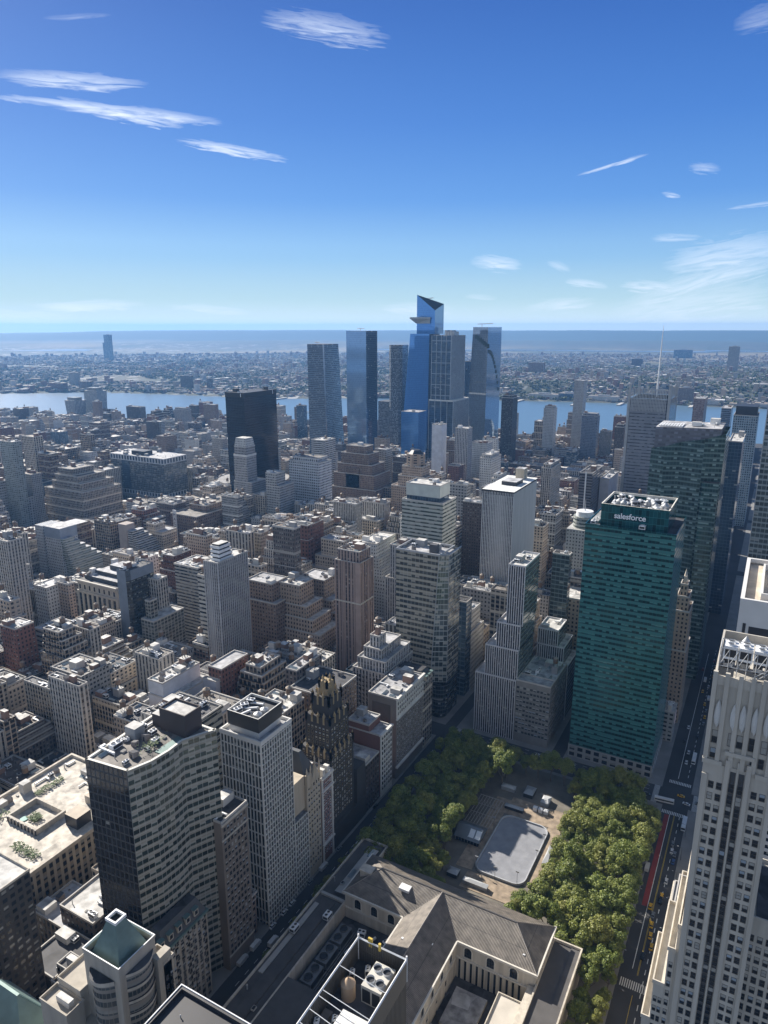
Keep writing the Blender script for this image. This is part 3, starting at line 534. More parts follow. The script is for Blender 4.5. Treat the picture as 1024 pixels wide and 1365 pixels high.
dm = MB(); dm.box(-1.2, 1.2, -2.2, 0, 0, 3.2, 0); dm.face([(-.8, -2.22, .5), (.8, -2.22, .5), (.8, -2.22, 2.6), (-.8, -2.22, 2.6)], 1); dm.box(-1.5, 1.5, -2.4, .2, 3.2, 3.6, 2); DM = dm.mesh('dormer', [LIME, GLASS, COPPER])
for y in (156, 161, 167, 172, 177, 182, 187): put(DM, 'dormer', rt, (-199.8, y, 48), math.pi / 2)
for x in (-220, -215, -210, -205): put(DM, 'dormer', rt, (x, 154.5, 48))
windows(rt, 'N', -197.5, [154.5 + i * 2.55 for i in range(15)], [8 + i * 3.8 for i in range(10)], 1.3, 2.2, LIME)
FOOT.append((-226, -196, 150, 195))
# ---- 40th street row, south side
BR = facade('brown_office_brick', (.22, .185, .155), DK, .01, .01)
rt = tower('office_block', 'brown brick office block with paired windows between the concave tower and white grid tower', 'office building', [(-216, -197, 205.2, 223, 0, 82.5)], BR, 'tar', seed=5, n=3, zb=20)
windows(rt, 'N', -197, [207.2 + i * 2.3 for i in range(7)], [9 + i * 3.6 for i in range(20)], 1.35, 1.8, fr)
b = MB(); b.box(-197, -196.3, 205, 223.4, 80.8, 82.2); b.box(-197, -196.5, 205, 223.4, 73, 73.8); b.box(-197, -196.6, 205, 223.4, 8, 8.8); b.obj('cornice', [LIME], rt)
# white grid tower
GW = facade('grid_backing', (.03, .035, .04), (.045, .06, .065), .9, .8, blind=.25, blindc=(.36, .38, .36), gmet=.1)
WG = plain('white_frame', (.60, .59, .56), .6, var=.08)
rt = root('grid_tower', 'white gridded residential tower with a dark louvred box on its roof', 'apartment tower', (-212, 248, 0))
gx0, gx1, gy0, gy1, gz = -222, -197.2, 235.5, 259.5, 106
b = MB(); b.box(gx0, gx1, gy0, gy1, 0, gz, 0, 1, cw=2.1, ch=3.3); b.obj('glazing', [GW, RF['silver']], rt)
b = MB()
for i in range(13):
    x = gx0 + i * (gx1 - gx0) / 12; b.box(x - .22, x + .22, gy0 - .55, gy0 - .01, 0, gz + 1.4)
for i in range(13):
    y = gy0 + i * (gy1 - gy0) / 12; b.box(gx1 + .01, gx1 + .55, y - .22, y + .22, 0, gz + 1.4)
for i in range(17):
    z = 2 + i * 6.6; b.box(gx0 - .2, gx1 + .02, gy0 - .42, gy0 - .01, z - .22, z + .22, bottom=True)
for i in range(33):
    z = 2 + i * 3.3; b.box(gx1 + .01, gx1 + .42, gy0 - .1, gy1 + .2, z - .18, z + .18, bottom=True)
b.ring(gx0 - .5, gx1 + .56, gy0 - .56, gy1 + .5, gz - .6, gz + 1.6, .8); b.obj('facade_grid', [WG], rt)
b = MB(); b.box(-219, -201, 239, 256.5, gz, gz + 3.5, 1); b.box(-219.6, -200.4, 238.4, 257.1, gz + 3.5, gz + 11, 0, cap=False); b.ring(-219.7, -200.3, 238.3, 257.2, gz + 10, gz + 11.2, .5, 0, 1); b.face([(-219.5, 238.5, gz + 9), (-200.5, 238.5, gz + 9), (-200.5, 257, gz + 9), (-219.5, 257, gz + 9)], 2); b.obj('louvred_penthouse', [plain('bronze_louvre', (.045, .042, .038), .6), WG, RF['tar']], rt)
rr = random.Random(2)
for i in range(11): put([COOL, DUCT, PIPE, TANKR][i % 4], ['cooling_unit', 'duct', 'vent_pipe', 'steel_tank'][i % 4], rt, (-216 + (i % 4) * 4.2, 242 + (i // 4) * 5, gz + 9), rr.random() * 3, (.9, .9, .9))
b = MB(); b.box(-215, -197.2, 259.7, 272, 0, 44, 0, 1, cw=2.1, ch=3.3); b.obj('low_wing', [GW, RF['silver']], rt)
b = MB()
for i in range(7): b.box(-197.2, -196.7, 259.9 + i * 1.95, 260.3 + i * 1.95, 0, 45)
for i in range(13): b.box(-197.2, -196.8, 259.7, 272, 2 + i * 3.5, 2.4 + i * 3.5)
b.obj('wing_grid', [WG], rt); FOOT.append((-223, -196, 234, 273)); sight((gx0, gx1, gy0, gy1), 4)
# gothic cream building with slate pyramid
rt = root('gothic_building', 'narrow cream gothic building with steep slate roof beside the white grid tower', 'building', (-207, 272, 0))
b = MB(); b.box(-222, -197.4, 272.2, 285, 0, 60, cap=False); b.box(-222, -199, 261, 272.2, 46, 66); b.obj('wall', [plain('cream_plain', (.45, .39, .30), .85, streak=True)], rt)
b = MB(); q = [(-222, 272.2), (-198, 272.2), (-198, 285), (-222, 285)]; b.loft(q, 60, [(-213, 277.5), (-206, 277.5), (-206, 280), (-213, 280)], 75, 0, 0); b.obj('roof', [plain('slate', ())], rt)
b = MB(); b.box(-198.6, -197, 272, 276, 58, 66, 0); b.face([(-197, 276, 60), (-197, 284, 60), (-197, 280, 69)]); b.face([(-198, 276, 60), (-197, 276, 60), (-197, 280, 69), (-198, 280, 69)]); b.face([(-197, 284, 60), (-198, 284, 60), (-198, 280, 69), (-197, 280, 69)])
for y in (272.5, 276, 280, 284.2): b.cyl(-197.4, y, .6, .5, 56, 68 if y != 280 else 72, 6); b.cyl(-197.4, y, .6, 0, 68 if y != 280 else 72, 71 if y != 280 else 75, 6)
b.obj('gable', [plain('cream_plain', ())], rt)
windows(rt, 'N', -197.4, [274 + i * 2.4 for i in range(5)], [6 + i * 3.6 for i in range(15)], 1.2, 1.9, LIME); FOOT.append((-223, -196, 260, 286))
# red brick with white stone corner
rt = tower('brick_building', 'slim dark red brick building with white stone corner and dormered top', 'building', [(-216, -197.6, 286, 297.5, 0, 55)], facade('red_plain', (.20, .10, .08), DK, .01, .01), 'tar', seed=6, n=3, tank=0, zb=3)
b = MB()
for y in (286, 296): b.box(-197.6, -197, y, y + 1.4, 0, 55)
for z in (12, 47, 55): b.box(-197.6, -196.4, 285.8, 297.7, z - .5, z + .5, bottom=True)
b.box(-200.5, -197.4, 288, 290, 55, 60); b.box(-200.5, -197.4, 292.5, 294.5, 55, 60); b.obj('stone_trim', [plain('white_stone', (.62, .6, .56), .8)], rt)
windows(rt, 'N', -197.6, [288.4 + i * 2.2 for i in range(4)], [5 + i * 3.4 for i in range(15)], 1.2, 1.9, WHITE)
# black and gold gothic tower
bk_, gd = plain('black_brick', (.05, .047, .045), .7), plain('gilded_terracotta', (.36, .28, .16), .55, .15)
rt = root('gothic_tower', 'black brick gothic tower with pale gilded spiky crown facing the park', 'skyscraper', (-208, 312, 0)); rr = random.Random(1)
b = MB(); b.box(-221, -200, 300, 325, 0, 62); b.box(-219, -202, 303, 323, 62, 82); b.box(-216.5, -204.5, 306, 320, 82, 93); b.obj('wall', [bk_], rt)
b = MB()
def spikes(x0, x1, y0, y1, z, h, n):
    for i in range(n + 1):
        for x, y in ((x0 + (x1 - x0) * i / n, y0), (x1, y0 + (y1 - y0) * i / n), (x0, y0 + (y1 - y0) * i / n), (x0 + (x1 - x0) * i / n, y1)):
            b.box(x - .6, x + .6, y - .6, y + .6, z - h, z + h * .4); b.cyl(x, y, .6, 0, z + h * .4, z + h * .9, 5)
spikes(-220.6, -200.4, 300.4, 324.6, 62, 4, 5); spikes(-218.6, -202.4, 303.4, 322.6, 82, 4, 4); spikes(-216, -205, 306.5, 319.5, 93, 5, 3); b.box(-213.5, -207.5, 309, 317, 93, 101); spikes(-213, -208, 309.4, 316.6, 101, 3.5, 2)
b.obj('crown', [gd], rt)
b = MB(); b.box(-224, -197.6, 299, 335, 0, 14); b.box(-216, -197.8, 325, 335, 14, 38); b.obj('base', [bk_], rt)
for f_, c_, al in (('E', 300, [-219 + i * 2.45 for i in range(8)]), ('N', -200, [301.8 + i * 2.5 for i in range(9)])): windows(rt, f_, c_, al, [18 + i * 3.4 for i in range(13)], 1.1, 1.8, gd, probs=(3, 4, 2, 2))
windows(rt, 'E', 303, [-217 + i * 2.6 for i in range(6)], [64 + i * 3.3 for i in range(4)], 1.1, 1.8, gd); windows(rt, 'N', -202, [305 + i * 2.6 for i in range(7)], [64 + i * 3.3 for i in range(4)], 1.1, 1.8, gd)
FOOT.append((-225, -196, 298, 336)); sight((-221, -200, 300, 325), 20)
rt = tower('low_building', 'low dark building with small roof deck right of the black gothic tower', 'building', [(-219, -198, 336, 353, 0, 34)], 'dark_brick', 'silver', seed=8, n=4)
tower('brown_block', 'tall dark brown block with plain walls rising behind the black gothic tower', 'building', [(-256, -226, 338, 372, 0, 72)], 'brown_brick', 'tar', seed=4, n=5, tank=1)
rt = tower('slim_building', 'slim brick building with white stone street front facing the trees', 'building', [(-222, -197.6, 354, 369, 0, 45), (-222, -206, 354, 369, 45, 50)], facade('red_plain', ()), 'silver', seed=9, n=4)
b = MB(); b.box(-197.6, -197, 353.8, 369.2, 0, 45.8); b.box(-198, -196.2, 353.4, 369.6, 45, 46.4, bottom=True); b.obj('street_front', [plain('white_stone', ())], rt); windows(rt, 'N', -197, [356 + i * 2.9 for i in range(5)], [5 + i * 3.7 for i in range(11)], 1.5, 2.1, fr)
rt = tower('grand_hotel', 'broad grey brick block with white stone upper floors and blank side wall facing the trees', 'hotel', [(-219, -197.6, 376, 417, 0, 60)], facade('grey_plain', (.21, .185, .165), DK, .01, .01), 'silver', seed=10, n=9, bulks=3, zb=14)
b = MB(); b.box(-197.6, -197.1, 375.9, 417.1, 46, 61); b.box(-197.6, -196, 375.5, 417.4, 60, 61.6, bottom=True); b.box(-197.6, -196.4, 375.6, 417.2, 45.2, 46); b.box(-197.6, -196, 375, 417, 9, 10); b.obj('stone_trim', [plain('white_stone', ())], rt)
al = [378 + i * 2.7 for i in range(15)]; windows(rt, 'N', -197.1, al, [48.5 + i * 3.6 for i in range(3)], 1.2, 2.0, LIME); windows(rt, 'N', -197.6, al, [12 + i * 3.5 for i in range(9)], 1.2, 1.9, LIME)
b = MB(); b.box(-216, -202, 375.8, 376, 36, 55); b.obj('blind_panel', [plain('dark_stucco', (.10, .085, .075), .9)], rt)
rt = tower('corner_building', 'dark stone corner building with black mansard roof left of the cone-footed glass tower', 'building', [(-222, -197.6, 418, 433, 0, 52)], 'loft_stone', 'tar', 2.8, seed=11, n=3, zb=8)
b = MB(); b.loft([(-222, 418), (-197.6, 418), (-197.6, 433), (-222, 433)], 53, [(-219, 421), (-201, 421), (-201, 430), (-219, 430)], 60, 0, 1); b.obj('mansard_roof', [plain('slate', ()), RF['tar']], rt)
for y in (421, 425.5, 430): put(DM, 'dormer', rt, (-198.5, y, 54), math.pi / 2)

# ---- cone-footed banded glass tower
cg = facade('banded_bronze_glass', (.40, .35, .27), (.05, .06, .06), .95, .55, span=(.42, .37, .28), gmet=.35, blind=.3, blindc=(.4, .37, .31), line=.03, lc=(.4, .4, .37))
cn = facade('clear_corner_glass', (.28, .30, .29), (.10, .13, .14), .93, .78, gmet=.5, line=.04, lc=(.45, .46, .44), blind=.3, blindc=(.45, .42, .36))
dg = facade('dark_cone_glass', (.05, .055, .06), (.02, .03, .035), .95, .7, gmet=.3, line=.03, lc=(.15, .16, .17))
rt = root('glass_tower', 'bronze banded glass tower with sloping glazed corner and dark cone at its foot', 'skyscraper', (-223, 475, 0))
p1 = [(-243, 461), (-206.5, 461), (-200.5, 465), (-200.5, 488), (-243, 488)]; p0 = [(-243, 461), (-212, 461), (-201, 467), (-200.5, 488), (-243, 488)]
b = MB(); b.loft(p0, 30, p1, 135, [0, 1, 1, 1, 0], None, 2.9, 4.3); b.obj('curtain_wall', [cg, cn], rt)
b = MB(); b.face([(x, y, 133.6) for x, y in p1]); b.obj('roof', [RF['silver']], rt)
b = MB(); b.ring(-243.2, -206, 460.8, 488.2, 134.6, 136, .8); b.bar((-206.5, 461, 136), (-200.5, 465, 136), .6); b.bar((-200.5, 465, 136), (-200.5, 488, 136), .6); b.bar((-206.7, 460.8, 135), (-212.2, 460.8, 30), .35); b.bar((-200.3, 464.8, 135), (-200.8, 466.8, 30), .3); b.obj('metal_edge', [STEEL], rt)
b = MB(); b.box(-244, -213, 459.4, 489, 0, 29.8, 0, 1, 2.9, 4.3); b.box(-213, -201, 468, 489, 0, 29.8, 2, 1, 2.9, 4.3); b.obj('podium', [cg, RF['tar'], dg], rt)
b = MB(); b.cyl(-207, 468, 6.2, 8.8, 0, 30, 24, 0, False); b.cyl(-207, 468, 3.4, 6.2, -.0, .1, 24, 0); b.obj('cone', [dg], rt)
clutter(rt, -240, -208, 464, 486, 133.6, random.Random(3), 6, 0, 2, 'grey'); put(bulk_mesh('dark'), 'bulkhead', rt, (-215, 470, 133.6), 0, (6, 5, 7)); FOOT.append((-246, -198, 458, 490)); sight((-243, -200, 461, 488), 4)
# ---- white pinstripe stepped towers
WS = plain('white_pier', (.58, .57, .58), .6, var=.05); bd = facade('bronze_bay', (.045, .042, .045), (.035, .037, .045), .85, .6, span=(.06, .055, .06), blind=.15)
gs = facade('grey_green_glass', (.17, .20, .195), (.06, .08, .08), .93, .75, gmet=.35, line=.03, lc=(.22, .25, .24), blind=.1)
def striped(label, tiers, n_m, seed):
    t = tiers[0]; rt = root('striped_tower', label, 'skyscraper', ((t[0] + t[1]) / 2, (t[2] + t[3]) / 2, 0), 'white pinstripe stepped towers'); b = MB(); p = MB()
    for x0, x1, y0, y1, z0, z1 in tiers:
        b.side((x0, y0), (x1, y0), z0, z1, 0, 1.7, 3.6); b.side((x1, y0), (x1, y1), z0, z1, 1, 2.5, 3.6); b.side((x1, y1), (x0, y1), z0, z1, 0); b.side((x0, y1), (x0, y0), z0, z1, 0); b.face([(x0, y0, z1), (x1, y0, z1), (x1, y1, z1), (x0, y1, z1)], 2)
        k = max(2, round((x1 - x0) / 1.7))
        for i in range(k + 1): x = x0 + (x1 - x0) * i / k; p.box(x - .28, x + .28, y0 - .5, y0, z0, z1 + 1.2)
        p.ring(x0 - .2, x1 + .2, y0 - .3, y1 + .2, z1, z1 + 1.2, .4); FOOT.append((x0, x1, y0, y1))
    b.obj('wall', [bd, gs, RF['pale']], rt); p.obj('piers', [WS], rt); t = tiers[-1]; clutter(rt, t[0], t[1], t[2], t[3], t[5], random.Random(seed), 4, 0, 1, 'grey'); sight(tiers[0], 3); return rt
striped('white pinstripe stepped tower rising in terraces behind the park trees', [(-174.5, -143.4, 461, 500, 0, 48), (-168, -143.2, 463, 500, 48, 71), (-160.5, -143, 464.5, 500, 71, 90), (-154, -142, 466, 500, 90, 135)], 1, 1)
rt = striped('lower pinstripe stepped building between the terraced tower and the teal glass tower', [(-141.5, -117, 507, 536, 0, 46), (-141.5, -121, 507, 534, 46, 60), (-141.5, -126, 507, 531, 60, 73)], 1, 2)
rt = tower('slab_tower', 'plain dark glass slab standing right behind the terraced pinstripe tower', 'office tower', [(-143, -129.5, 541, 549, 0, 124)], gs, 'pale', seed=4, n=2, bulks=0)
rt = tower('corner_office', 'low grey office building with crowded flat roof, left of the teal tower', 'office building', [(-143, -117.5, 461.5, 473, 0, 49), (-143, -117.5, 473, 506, 0, 48.5)], facade('office_grey', (.25, .24, .225), DK, .01, .01), 'silver', seed=5, n=12, tank=1, bulks=3, bk='grey', zb=4)
for f_, c_, al in (('E', 461.5, [-141.4 + i * 2.52 for i in range(10)]), ('N', -117.5, [463 + i * 2.6 for i in range(16)])): windows(rt, f_, c_, al, [7 + i * 3.6 for i in range(11)], 2.0, 1.7, plain('grey_sash', (.3, .3, .29), .6), probs=(8, 3, 1, 1))
tower('brown_office', 'tan brick office slab squeezed between pinstripe building and teal glass tower', 'office building', [(-137, -117.8, 551, 578, 0, 84.5)], 'tan_brick', 'pale', seed=6, n=3, zb=5)
# ---- teal glass tower with rooftop sign
tg = facade('teal_curtain_wall', (.04, .15, .15), (.012, .05, .055), 1.01, .46, span=(.05, .185, .185), gmet=.4, blind=.38, blindc=(.09, .25, .245), line=.045, lc=(.02, .17, .165), grough=.1)
tg2 = facade('teal_spandrel_glass', (.008, .075, .085), (.008, .075, .085), .96, .96, gmet=.4, line=.03, lc=(.02, .15, .16), blind=0)
rt = root('teal_tower', 'teal green glass office tower with white lettering on its roof box', 'skyscraper', (-72, 500, 0))
tx0, tx1, ty0, ty1, tz = -101.5, -45, 461.5, 512, 173
b = MB(); b.box(tx0, tx1, ty0, ty1, 9, tz, 0, 1, 2.35, 3.75); b.obj('curtain_wall', [tg, RF['tar']], rt)
b = MB(); b.ring(tx0 - .2, tx1 + .2, ty0 - .2, ty1 + .2, tz, tz + 1.3, .5); b.obj('parapet', [tg2], rt)
b = MB(); b.box(tx0 - .6, tx1 + .6, ty0 - .6, ty1 + .4, 0, 9.4, 0, 0, 6, 5); b.obj('stone_base', [facade('base_arcade', (.42, .42, .40), DK, .62, .6)], rt)
mx0, mx1, my0, my1 = -93, -51, 466, 505
b = MB(); b.box(mx0, mx1, my0, my1, tz, tz + 14, 0, cap=False, cw=2.4, ch=4.6); b.ring(mx0 - .2, mx1 + .2, my0 - .2, my1 + .2, tz + 13.4, tz + 15, .7, 0, 1); b.face([(mx0, my0, tz + 11), (mx1, my0, tz + 11), (mx1, my1, tz + 11), (mx0, my1, tz + 11)], 2); b.obj('roof_box', [tg2, plain('pale_coping', ()), RF['tar']], rt)
rr = random.Random(11)
for i in range(44):
    j = rr.randrange(5); s_ = rr.uniform(.5, 1.1); put([COOL, TANKR, PIPE, DUCT, COOL][j], ['cooling_unit', 'steel_tank', 'vent_pipe', 'duct', 'cooling_unit'][j], rt, (rr.uniform(mx0 + 3, mx1 - 3), rr.uniform(my0 + 4, my1 - 4), tz + 11), rr.random() * 3, (s_, s_, s_ * 1.6))
tx = bpy.data.curves.new('sign', 'FONT'); tx.body = 'salesforce'; tx.size = 5.2; tx.extrude = .15; tx.align_x = 'CENTER'; tx.offset = .06; tx.space_character = .96
to = bpy.data.objects.new('tmp', tx); COL.objects.link(to); bpy.context.view_layer.update()
me = bpy.data.meshes.new_from_object(to.evaluated_get(bpy.context.evaluated_depsgraph_get())); bpy.data.objects.remove(to)
sm = bpy.data.materials.new('white_letters'); sm.use_nodes = True; sm.node_tree.nodes['Principled BSDF'].inputs['Base Color'].default_value = (.85, .87, .9, 1); me.materials.clear(); me.materials.append(sm)
so_ = put(me, 'lettering', rt, (-74.5, my0 - .35, tz + 6.2)); so_.rotation_euler = (R(90), 0, 0); so_['label'] = 'white lowercase lettering'
put(COOL, 'cooling_unit', rt, (-66, 464, tz + 1.2), 0, (1.3, .8, 1)); put(COOL, 'cooling_unit', rt, (-97, 464.5, tz + 1), 0, (1, .8, .8))
b = MB(); b.box(-100, -95, 470, 505, tz, tz + 1.6); b.obj('roof_deck', [RF['silver']], rt)
for k_ in range(6): put(PIPE, 'vent_pipe', rt, (-99 + k_ * .9, 468 + k_ * 4, tz))
FOOT.append((-104, -43, 459, 514)); sight((tx0, tx1, ty0, ty1), 2)
# slender crowned tower behind it
rt = tower('crowned_tower', 'slender tan brick tower with stepped stone crown peeking out right of the teal tower', 'skyscraper', [(-58, -38, 545, 575, 0, 60), (-50, -38.5, 546, 570, 60, 92), (-48.6, -40, 548, 565, 92, 103), (-47, -42, 550, 560, 103, 112)], 'tan_brick', 'brown', seed=3, n=1, bulks=0, zb=10)
b = MB(); b.box(-45.6, -43.4, 553, 557, 113, 118); b.cyl(-44.5, 555, 1.2, 0, 118, 124, 6); b.obj('lantern', [LIME], rt)
rt = tower('low_block', 'small grey building with bright billboard at the avenue corner below the crowned tower', 'building', [(-46, -38.5, 514.5, 530, 0, 24)], 'grey_concrete', 'pale', seed=3, n=1, bulks=1)
b = MB(); b.box(-38.4, -38.1, 521, 527, 12, 21); b.obj('billboard', [plain('billboard_face', (.8, .62, .58), .5)], rt)

# ---- nearest roofs at the bottom
# pyramid-roofed tower
ps = plain('tan_stone', (.40, .365, .31), .85, streak=True)
rt = root('pyramid_tower', 'tan stone tower with green copper pyramid roof cut off by a square opening', 'skyscraper', (-163, 121, 0))
b = MB(); b.box(-171.3, -155.2, 113.8, 128.3, 0, 109.3, 0, cap=False); b.ring(-171.5, -155, 113.6, 128.5, 109.3, 110.3, .35, 0, 1); b.box(-170.8, -155.8, 114.3, 127.8, 107, 107.5, 2); b.obj('wall', [ps, WHITE, RF['tar']], rt)
b = MB(); b.loft([(-169.6, 115.4), (-157, 115.4), (-157, 127), (-169.6, 127)], 107.5, [(-165, 119), (-161.2, 119), (-161.2, 122.6), (-165, 122.6)], 119.5, 0); b.obj('pyramid_roof', [COPPER], rt)
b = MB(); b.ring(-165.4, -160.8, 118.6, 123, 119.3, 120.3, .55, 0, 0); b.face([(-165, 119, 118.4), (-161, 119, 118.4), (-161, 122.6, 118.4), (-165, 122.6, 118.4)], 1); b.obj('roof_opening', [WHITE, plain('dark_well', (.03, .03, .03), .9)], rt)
def bow(mb, cx, cy, face, half, depth, z0, z1, m, mt):
    n = 10; pts = [(t_, depth * (1 - t_ * t_)) for t_ in [-1 + 2 * i / n for i in range(n + 1)]]
    P_ = [((cx + t_ * half, cy - d) if face == 'E' else (cx + d, cy + t_ * half)) for t_, d in pts]
    for p, q in zip(P_, P_[1:]): mb.side(p, q, z0, z1, m, 2, 3.2)
    mb.face([(*p, z1) for p in P_], mt)
bg_ = facade('bow_glass', (.34, .31, .27), (.06, .07, .075), .9, .6, blind=.3)
b = MB()
bow(b, -163, 113.8, 'E', 5.2, 3.0, 84, 104, 0, 1); bow(b, -155.2, 121.5, 'N', 5.4, 2.4, 84, 105.5, 0, 1); b.obj('bow_windows', [bg_, RF['tar']], rt)
b = MB()
for zz in (104, ): bow(b, -163, 113.5, 'E', 5.5, 3.2, zz - 1, zz + .5, 0, 1)
for zz in (105.5, 100, 95, 90): bow(b, -155, 121.5, 'N', 5.7, 2.7, zz - .5, zz + .5, 0, 1)
b.obj('bow_cornice', [LIME, RF['tar']], rt)
b = MB(); b.box(-182, -171.3, 111, 127, 0, 95, 0); b.ring(-182.2, -171.2, 110.8, 127.2, 95, 96, .35); b.box(-176, -160, 106.5, 113.8, 0, 84); b.ring(-183, -170, 104.5, 111.2, 92, 93.2, .35); b.box(-182.8, -170.2, 104.7, 111, 0, 92); b.box(-170, -155.5, 108, 113.8, 0, 82); b.box(-155.2, -152.6, 126.4, 132, 0, 103); b.box(-178, -172, 107, 109, 92, 94.4, 1); b.ring(-160, -152.4, 128.4, 133, 99, 100.2, .35); b.box(-159.8, -152.6, 128.5, 132.8, 0, 99)
b.obj('shoulder', [ps, RF['pale']], rt)
b = MB(); b.bar((-152.7, 115, 74), (-152.7, 128, 82), .4); b.bar((-152.7, 115, 82), (-152.7, 128, 74), .4); b.bar((-152.7, 115, 82), (-152.7, 128, 82), .3); b.bar((-152.7, 115, 74), (-152.7, 128, 74), .3)
for i in range(14): a0_, a1_ = i / 14 * 6.283, (i + 1) / 14 * 6.283; b.bar((-152.6, 121.5 + 2.2 * math.cos(a0_), 78 + 2.2 * math.sin(a0_)), (-152.6, 121.5 + 2.2 * math.cos(a1_), 78 + 2.2 * math.sin(a1_)), .3)
b.box(-155.2, -153, 115, 128, 60, 84); b.obj('wheel_ornament', [ps], rt)
windows(rt, 'N', -152.6, [129.6, 131.6], [60 + i * 3.6 for i in range(10)], .9, 1.7, fr); windows(rt, 'E', 106.5, [-174, -171.5, -169, -166.5, -164], [50 + i * 3.6 for i in range(9)], 1.2, 1.8, fr); windows(rt, 'N', -155.5, [109.4, 111.8], [50 + i * 3.6 for i in range(8)], 1.1, 1.7, fr)
FOOT.append((-184, -150, 100, 134))
# copper gabled building, bottom-left
rt = root('copper_gable_building', 'dark building with green copper gable roof and round domed turret in the bottom left corner', 'building', (-205, 108, 0))
b = MB(); b.box(-222, -186, 98, 117, 0, 66); b.obj('wall', [ps], rt)
b = MB(); b.loft([(-222.5, 97.5), (-185.5, 97.5), (-185.5, 117.5), (-222.5, 117.5)], 66, [(-212, 107), (-200, 107), (-200, 108), (-212, 108)], 82, 0, 0); b.face([(-199, 105, 79), (-186, 117.8, 66), (-196, 117.9, 66)]); b.bar((-222.5, 97.5, 66), (-212, 107.4, 82), .25); b.bar((-185.5, 117.5, 66), (-200, 107.6, 82), .25); b.obj('gable_roof', [COPPER], rt)
b = MB(); b.cyl(-190, 99.5, 2.4, 2.4, 60, 78, 16, 0); b.cyl(-190, 99.5, 2.7, 2.5, 78, 78.8, 16, 1)
for i in range(5): b.cyl(-190, 99.5, 2.5 * math.cos(i * .314), 2.5 * math.cos((i + 1) * .314), 78.8 + 1.6 * math.sin(i * .314), 78.8 + 1.6 * math.sin((i + 1) * .314), 16, 1)
b.obj('turret', [ps, STEEL], rt)
b = MB(); b.box(-236, -222, 96, 114, 0, 62); b.box(-214, -208, 98, 100, 66, 74); b.obj('wing', [ps], rt); FOOT.append((-237, -184, 95, 119))
dkb = facade('dark_ribbon', (.075, .068, .062), DK, .6, .5, blind=.35)
rt = root('dark_tower', 'dark office tower cut off by the left edge at the bottom', 'office tower', (-260, 128, 0)); b = MB(); b.box(-290, -236.5, 120, 139, 0, 92, 0, 1, 3, 3.5); b.box(-290, -243, 112, 120, 0, 84, 0, 1, 3, 3.5); b.obj('wall', [dkb, RF['pale']], rt); b = MB(); b.ring(-290, -236.4, 119.8, 139.2, 92, 93, .4); b.obj('parapet', [LIME], rt); FOOT.append((-292, -235, 110, 140))
# roof with black parapet, bottom
rt = root('flat_roofed_tower', 'near tower top with grey roof inside a black parapet at the bottom edge', 'office tower', (-120, 108, 0))
b = MB(); b.box(-134.3, -104, 96, 119, 0, 109, 0); b.ring(-134.5, -103.8, 95.8, 119.2, 109, 110.2, 1.0, 0, 0); b.obj('wall', [plain('black_stone', (.03, .03, .035), .5)], rt)
b = MB(); b.ring(-134.6, -103.7, 95.7, 119.3, 110.2, 110.5, .3); b.obj('coping', [WHITE], rt); b = MB(); b.box(-133, -105.5, 97.5, 117.5, 108.6, 108.9); b.obj('roof', [plain('sheet_roof', (.36, .355, .34), .7, var=.25, scale=.25)], rt)
for x, y in ((-128, 112), (-118, 114), (-110, 108)): put(PIPE, 'vent_pipe', rt, (x, y, 108.9), 0, (.5, .5, .4))
FOOT.append((-135, -103, 95, 120))
# roof cage with round tank and cooling units
rt = root('plant_roof_tower', 'tower top with white-framed plant enclosure, tan conical tank and fans in front of the library', 'office tower', (-84, 138, 0))
rb = plain('ribbed_bronze', (.10, .092, .08), .6, var=.1); x0, x1, y0, y1, zt = -92, -75.5, 116, 151, 120
b = MB(); b.box(x0, x1, y0, y1, 0, zt - 8, 0, 1)
for p, q in (((x0, y0), (x0, y1)), ((x0, y1), (x1, y1)), ((x1, y1), (x1, y0))):
    d = Vector((q[0] - p[0], q[1] - p[1])); l = d.length; d.normalize(); k = int(l / .8)
    s1 = (p[0], p[1]); b.bar((p[0], p[1], zt - 4), (q[0], q[1], zt - 4), .1)
    nn = Vector((-d.y, d.x)) * .15; A_, B_ = (p[0] + nn.x, p[1] + nn.y), (q[0] + nn.x, q[1] + nn.y)
    b.face([(*p, zt - 8), (*q, zt - 8), (*q, zt), (*p, zt)], 0); b.face([(*B_, zt - 8), (*A_, zt - 8), (*A_, zt), (*B_, zt)], 0)
    for i in range(k): c_ = Vector(p) + d * (i + .5) * .8; b.box(c_.x - .12, c_.x + .12, c_.y - .12, c_.y + .12, zt - 8 if p[0] != x1 else 20, zt)
b.obj('screen_wall', [rb, RF['tar']], rt)
b = MB()
for p, q in (((x0, y0), (x0, y1)), ((x0, y1), (x1, y1)), ((x1, y1), (x1, y0))): b.bar((*p, zt), (*q, zt), .32)
for y in (140, 131, 129, 124.5, 120): b.bar((x0, y, zt), (x1 + (0 if y > 130 else -5), y - 1.5, zt), .12)
b.bar((x0, y1, zt - 8), (x0, y1, zt + 1.3), .3); b.bar((x1, y1, zt - 8), (x1, y1, zt + 1.3), .3); b.obj('frame_beams', [WHITE], rt)
b = MB(); b.cyl(-88, 138.5, 2.1, 2.1, zt - 8, zt - 3, 18, 0); b.cyl(-88, 138.5, 2.2, .2, zt - 3, zt - 1.2, 18, 0); b.cyl(-88, 138.5, .25, 0, zt - 1.2, zt - .2, 8, 0); b.obj('conical_tank', [plain('tan_fibreglass', (.46, .33, .22), .7)], rt)
b = MB(); b.box(-84, -77.5, 139, 148, zt - 8, zt - 2, 0)
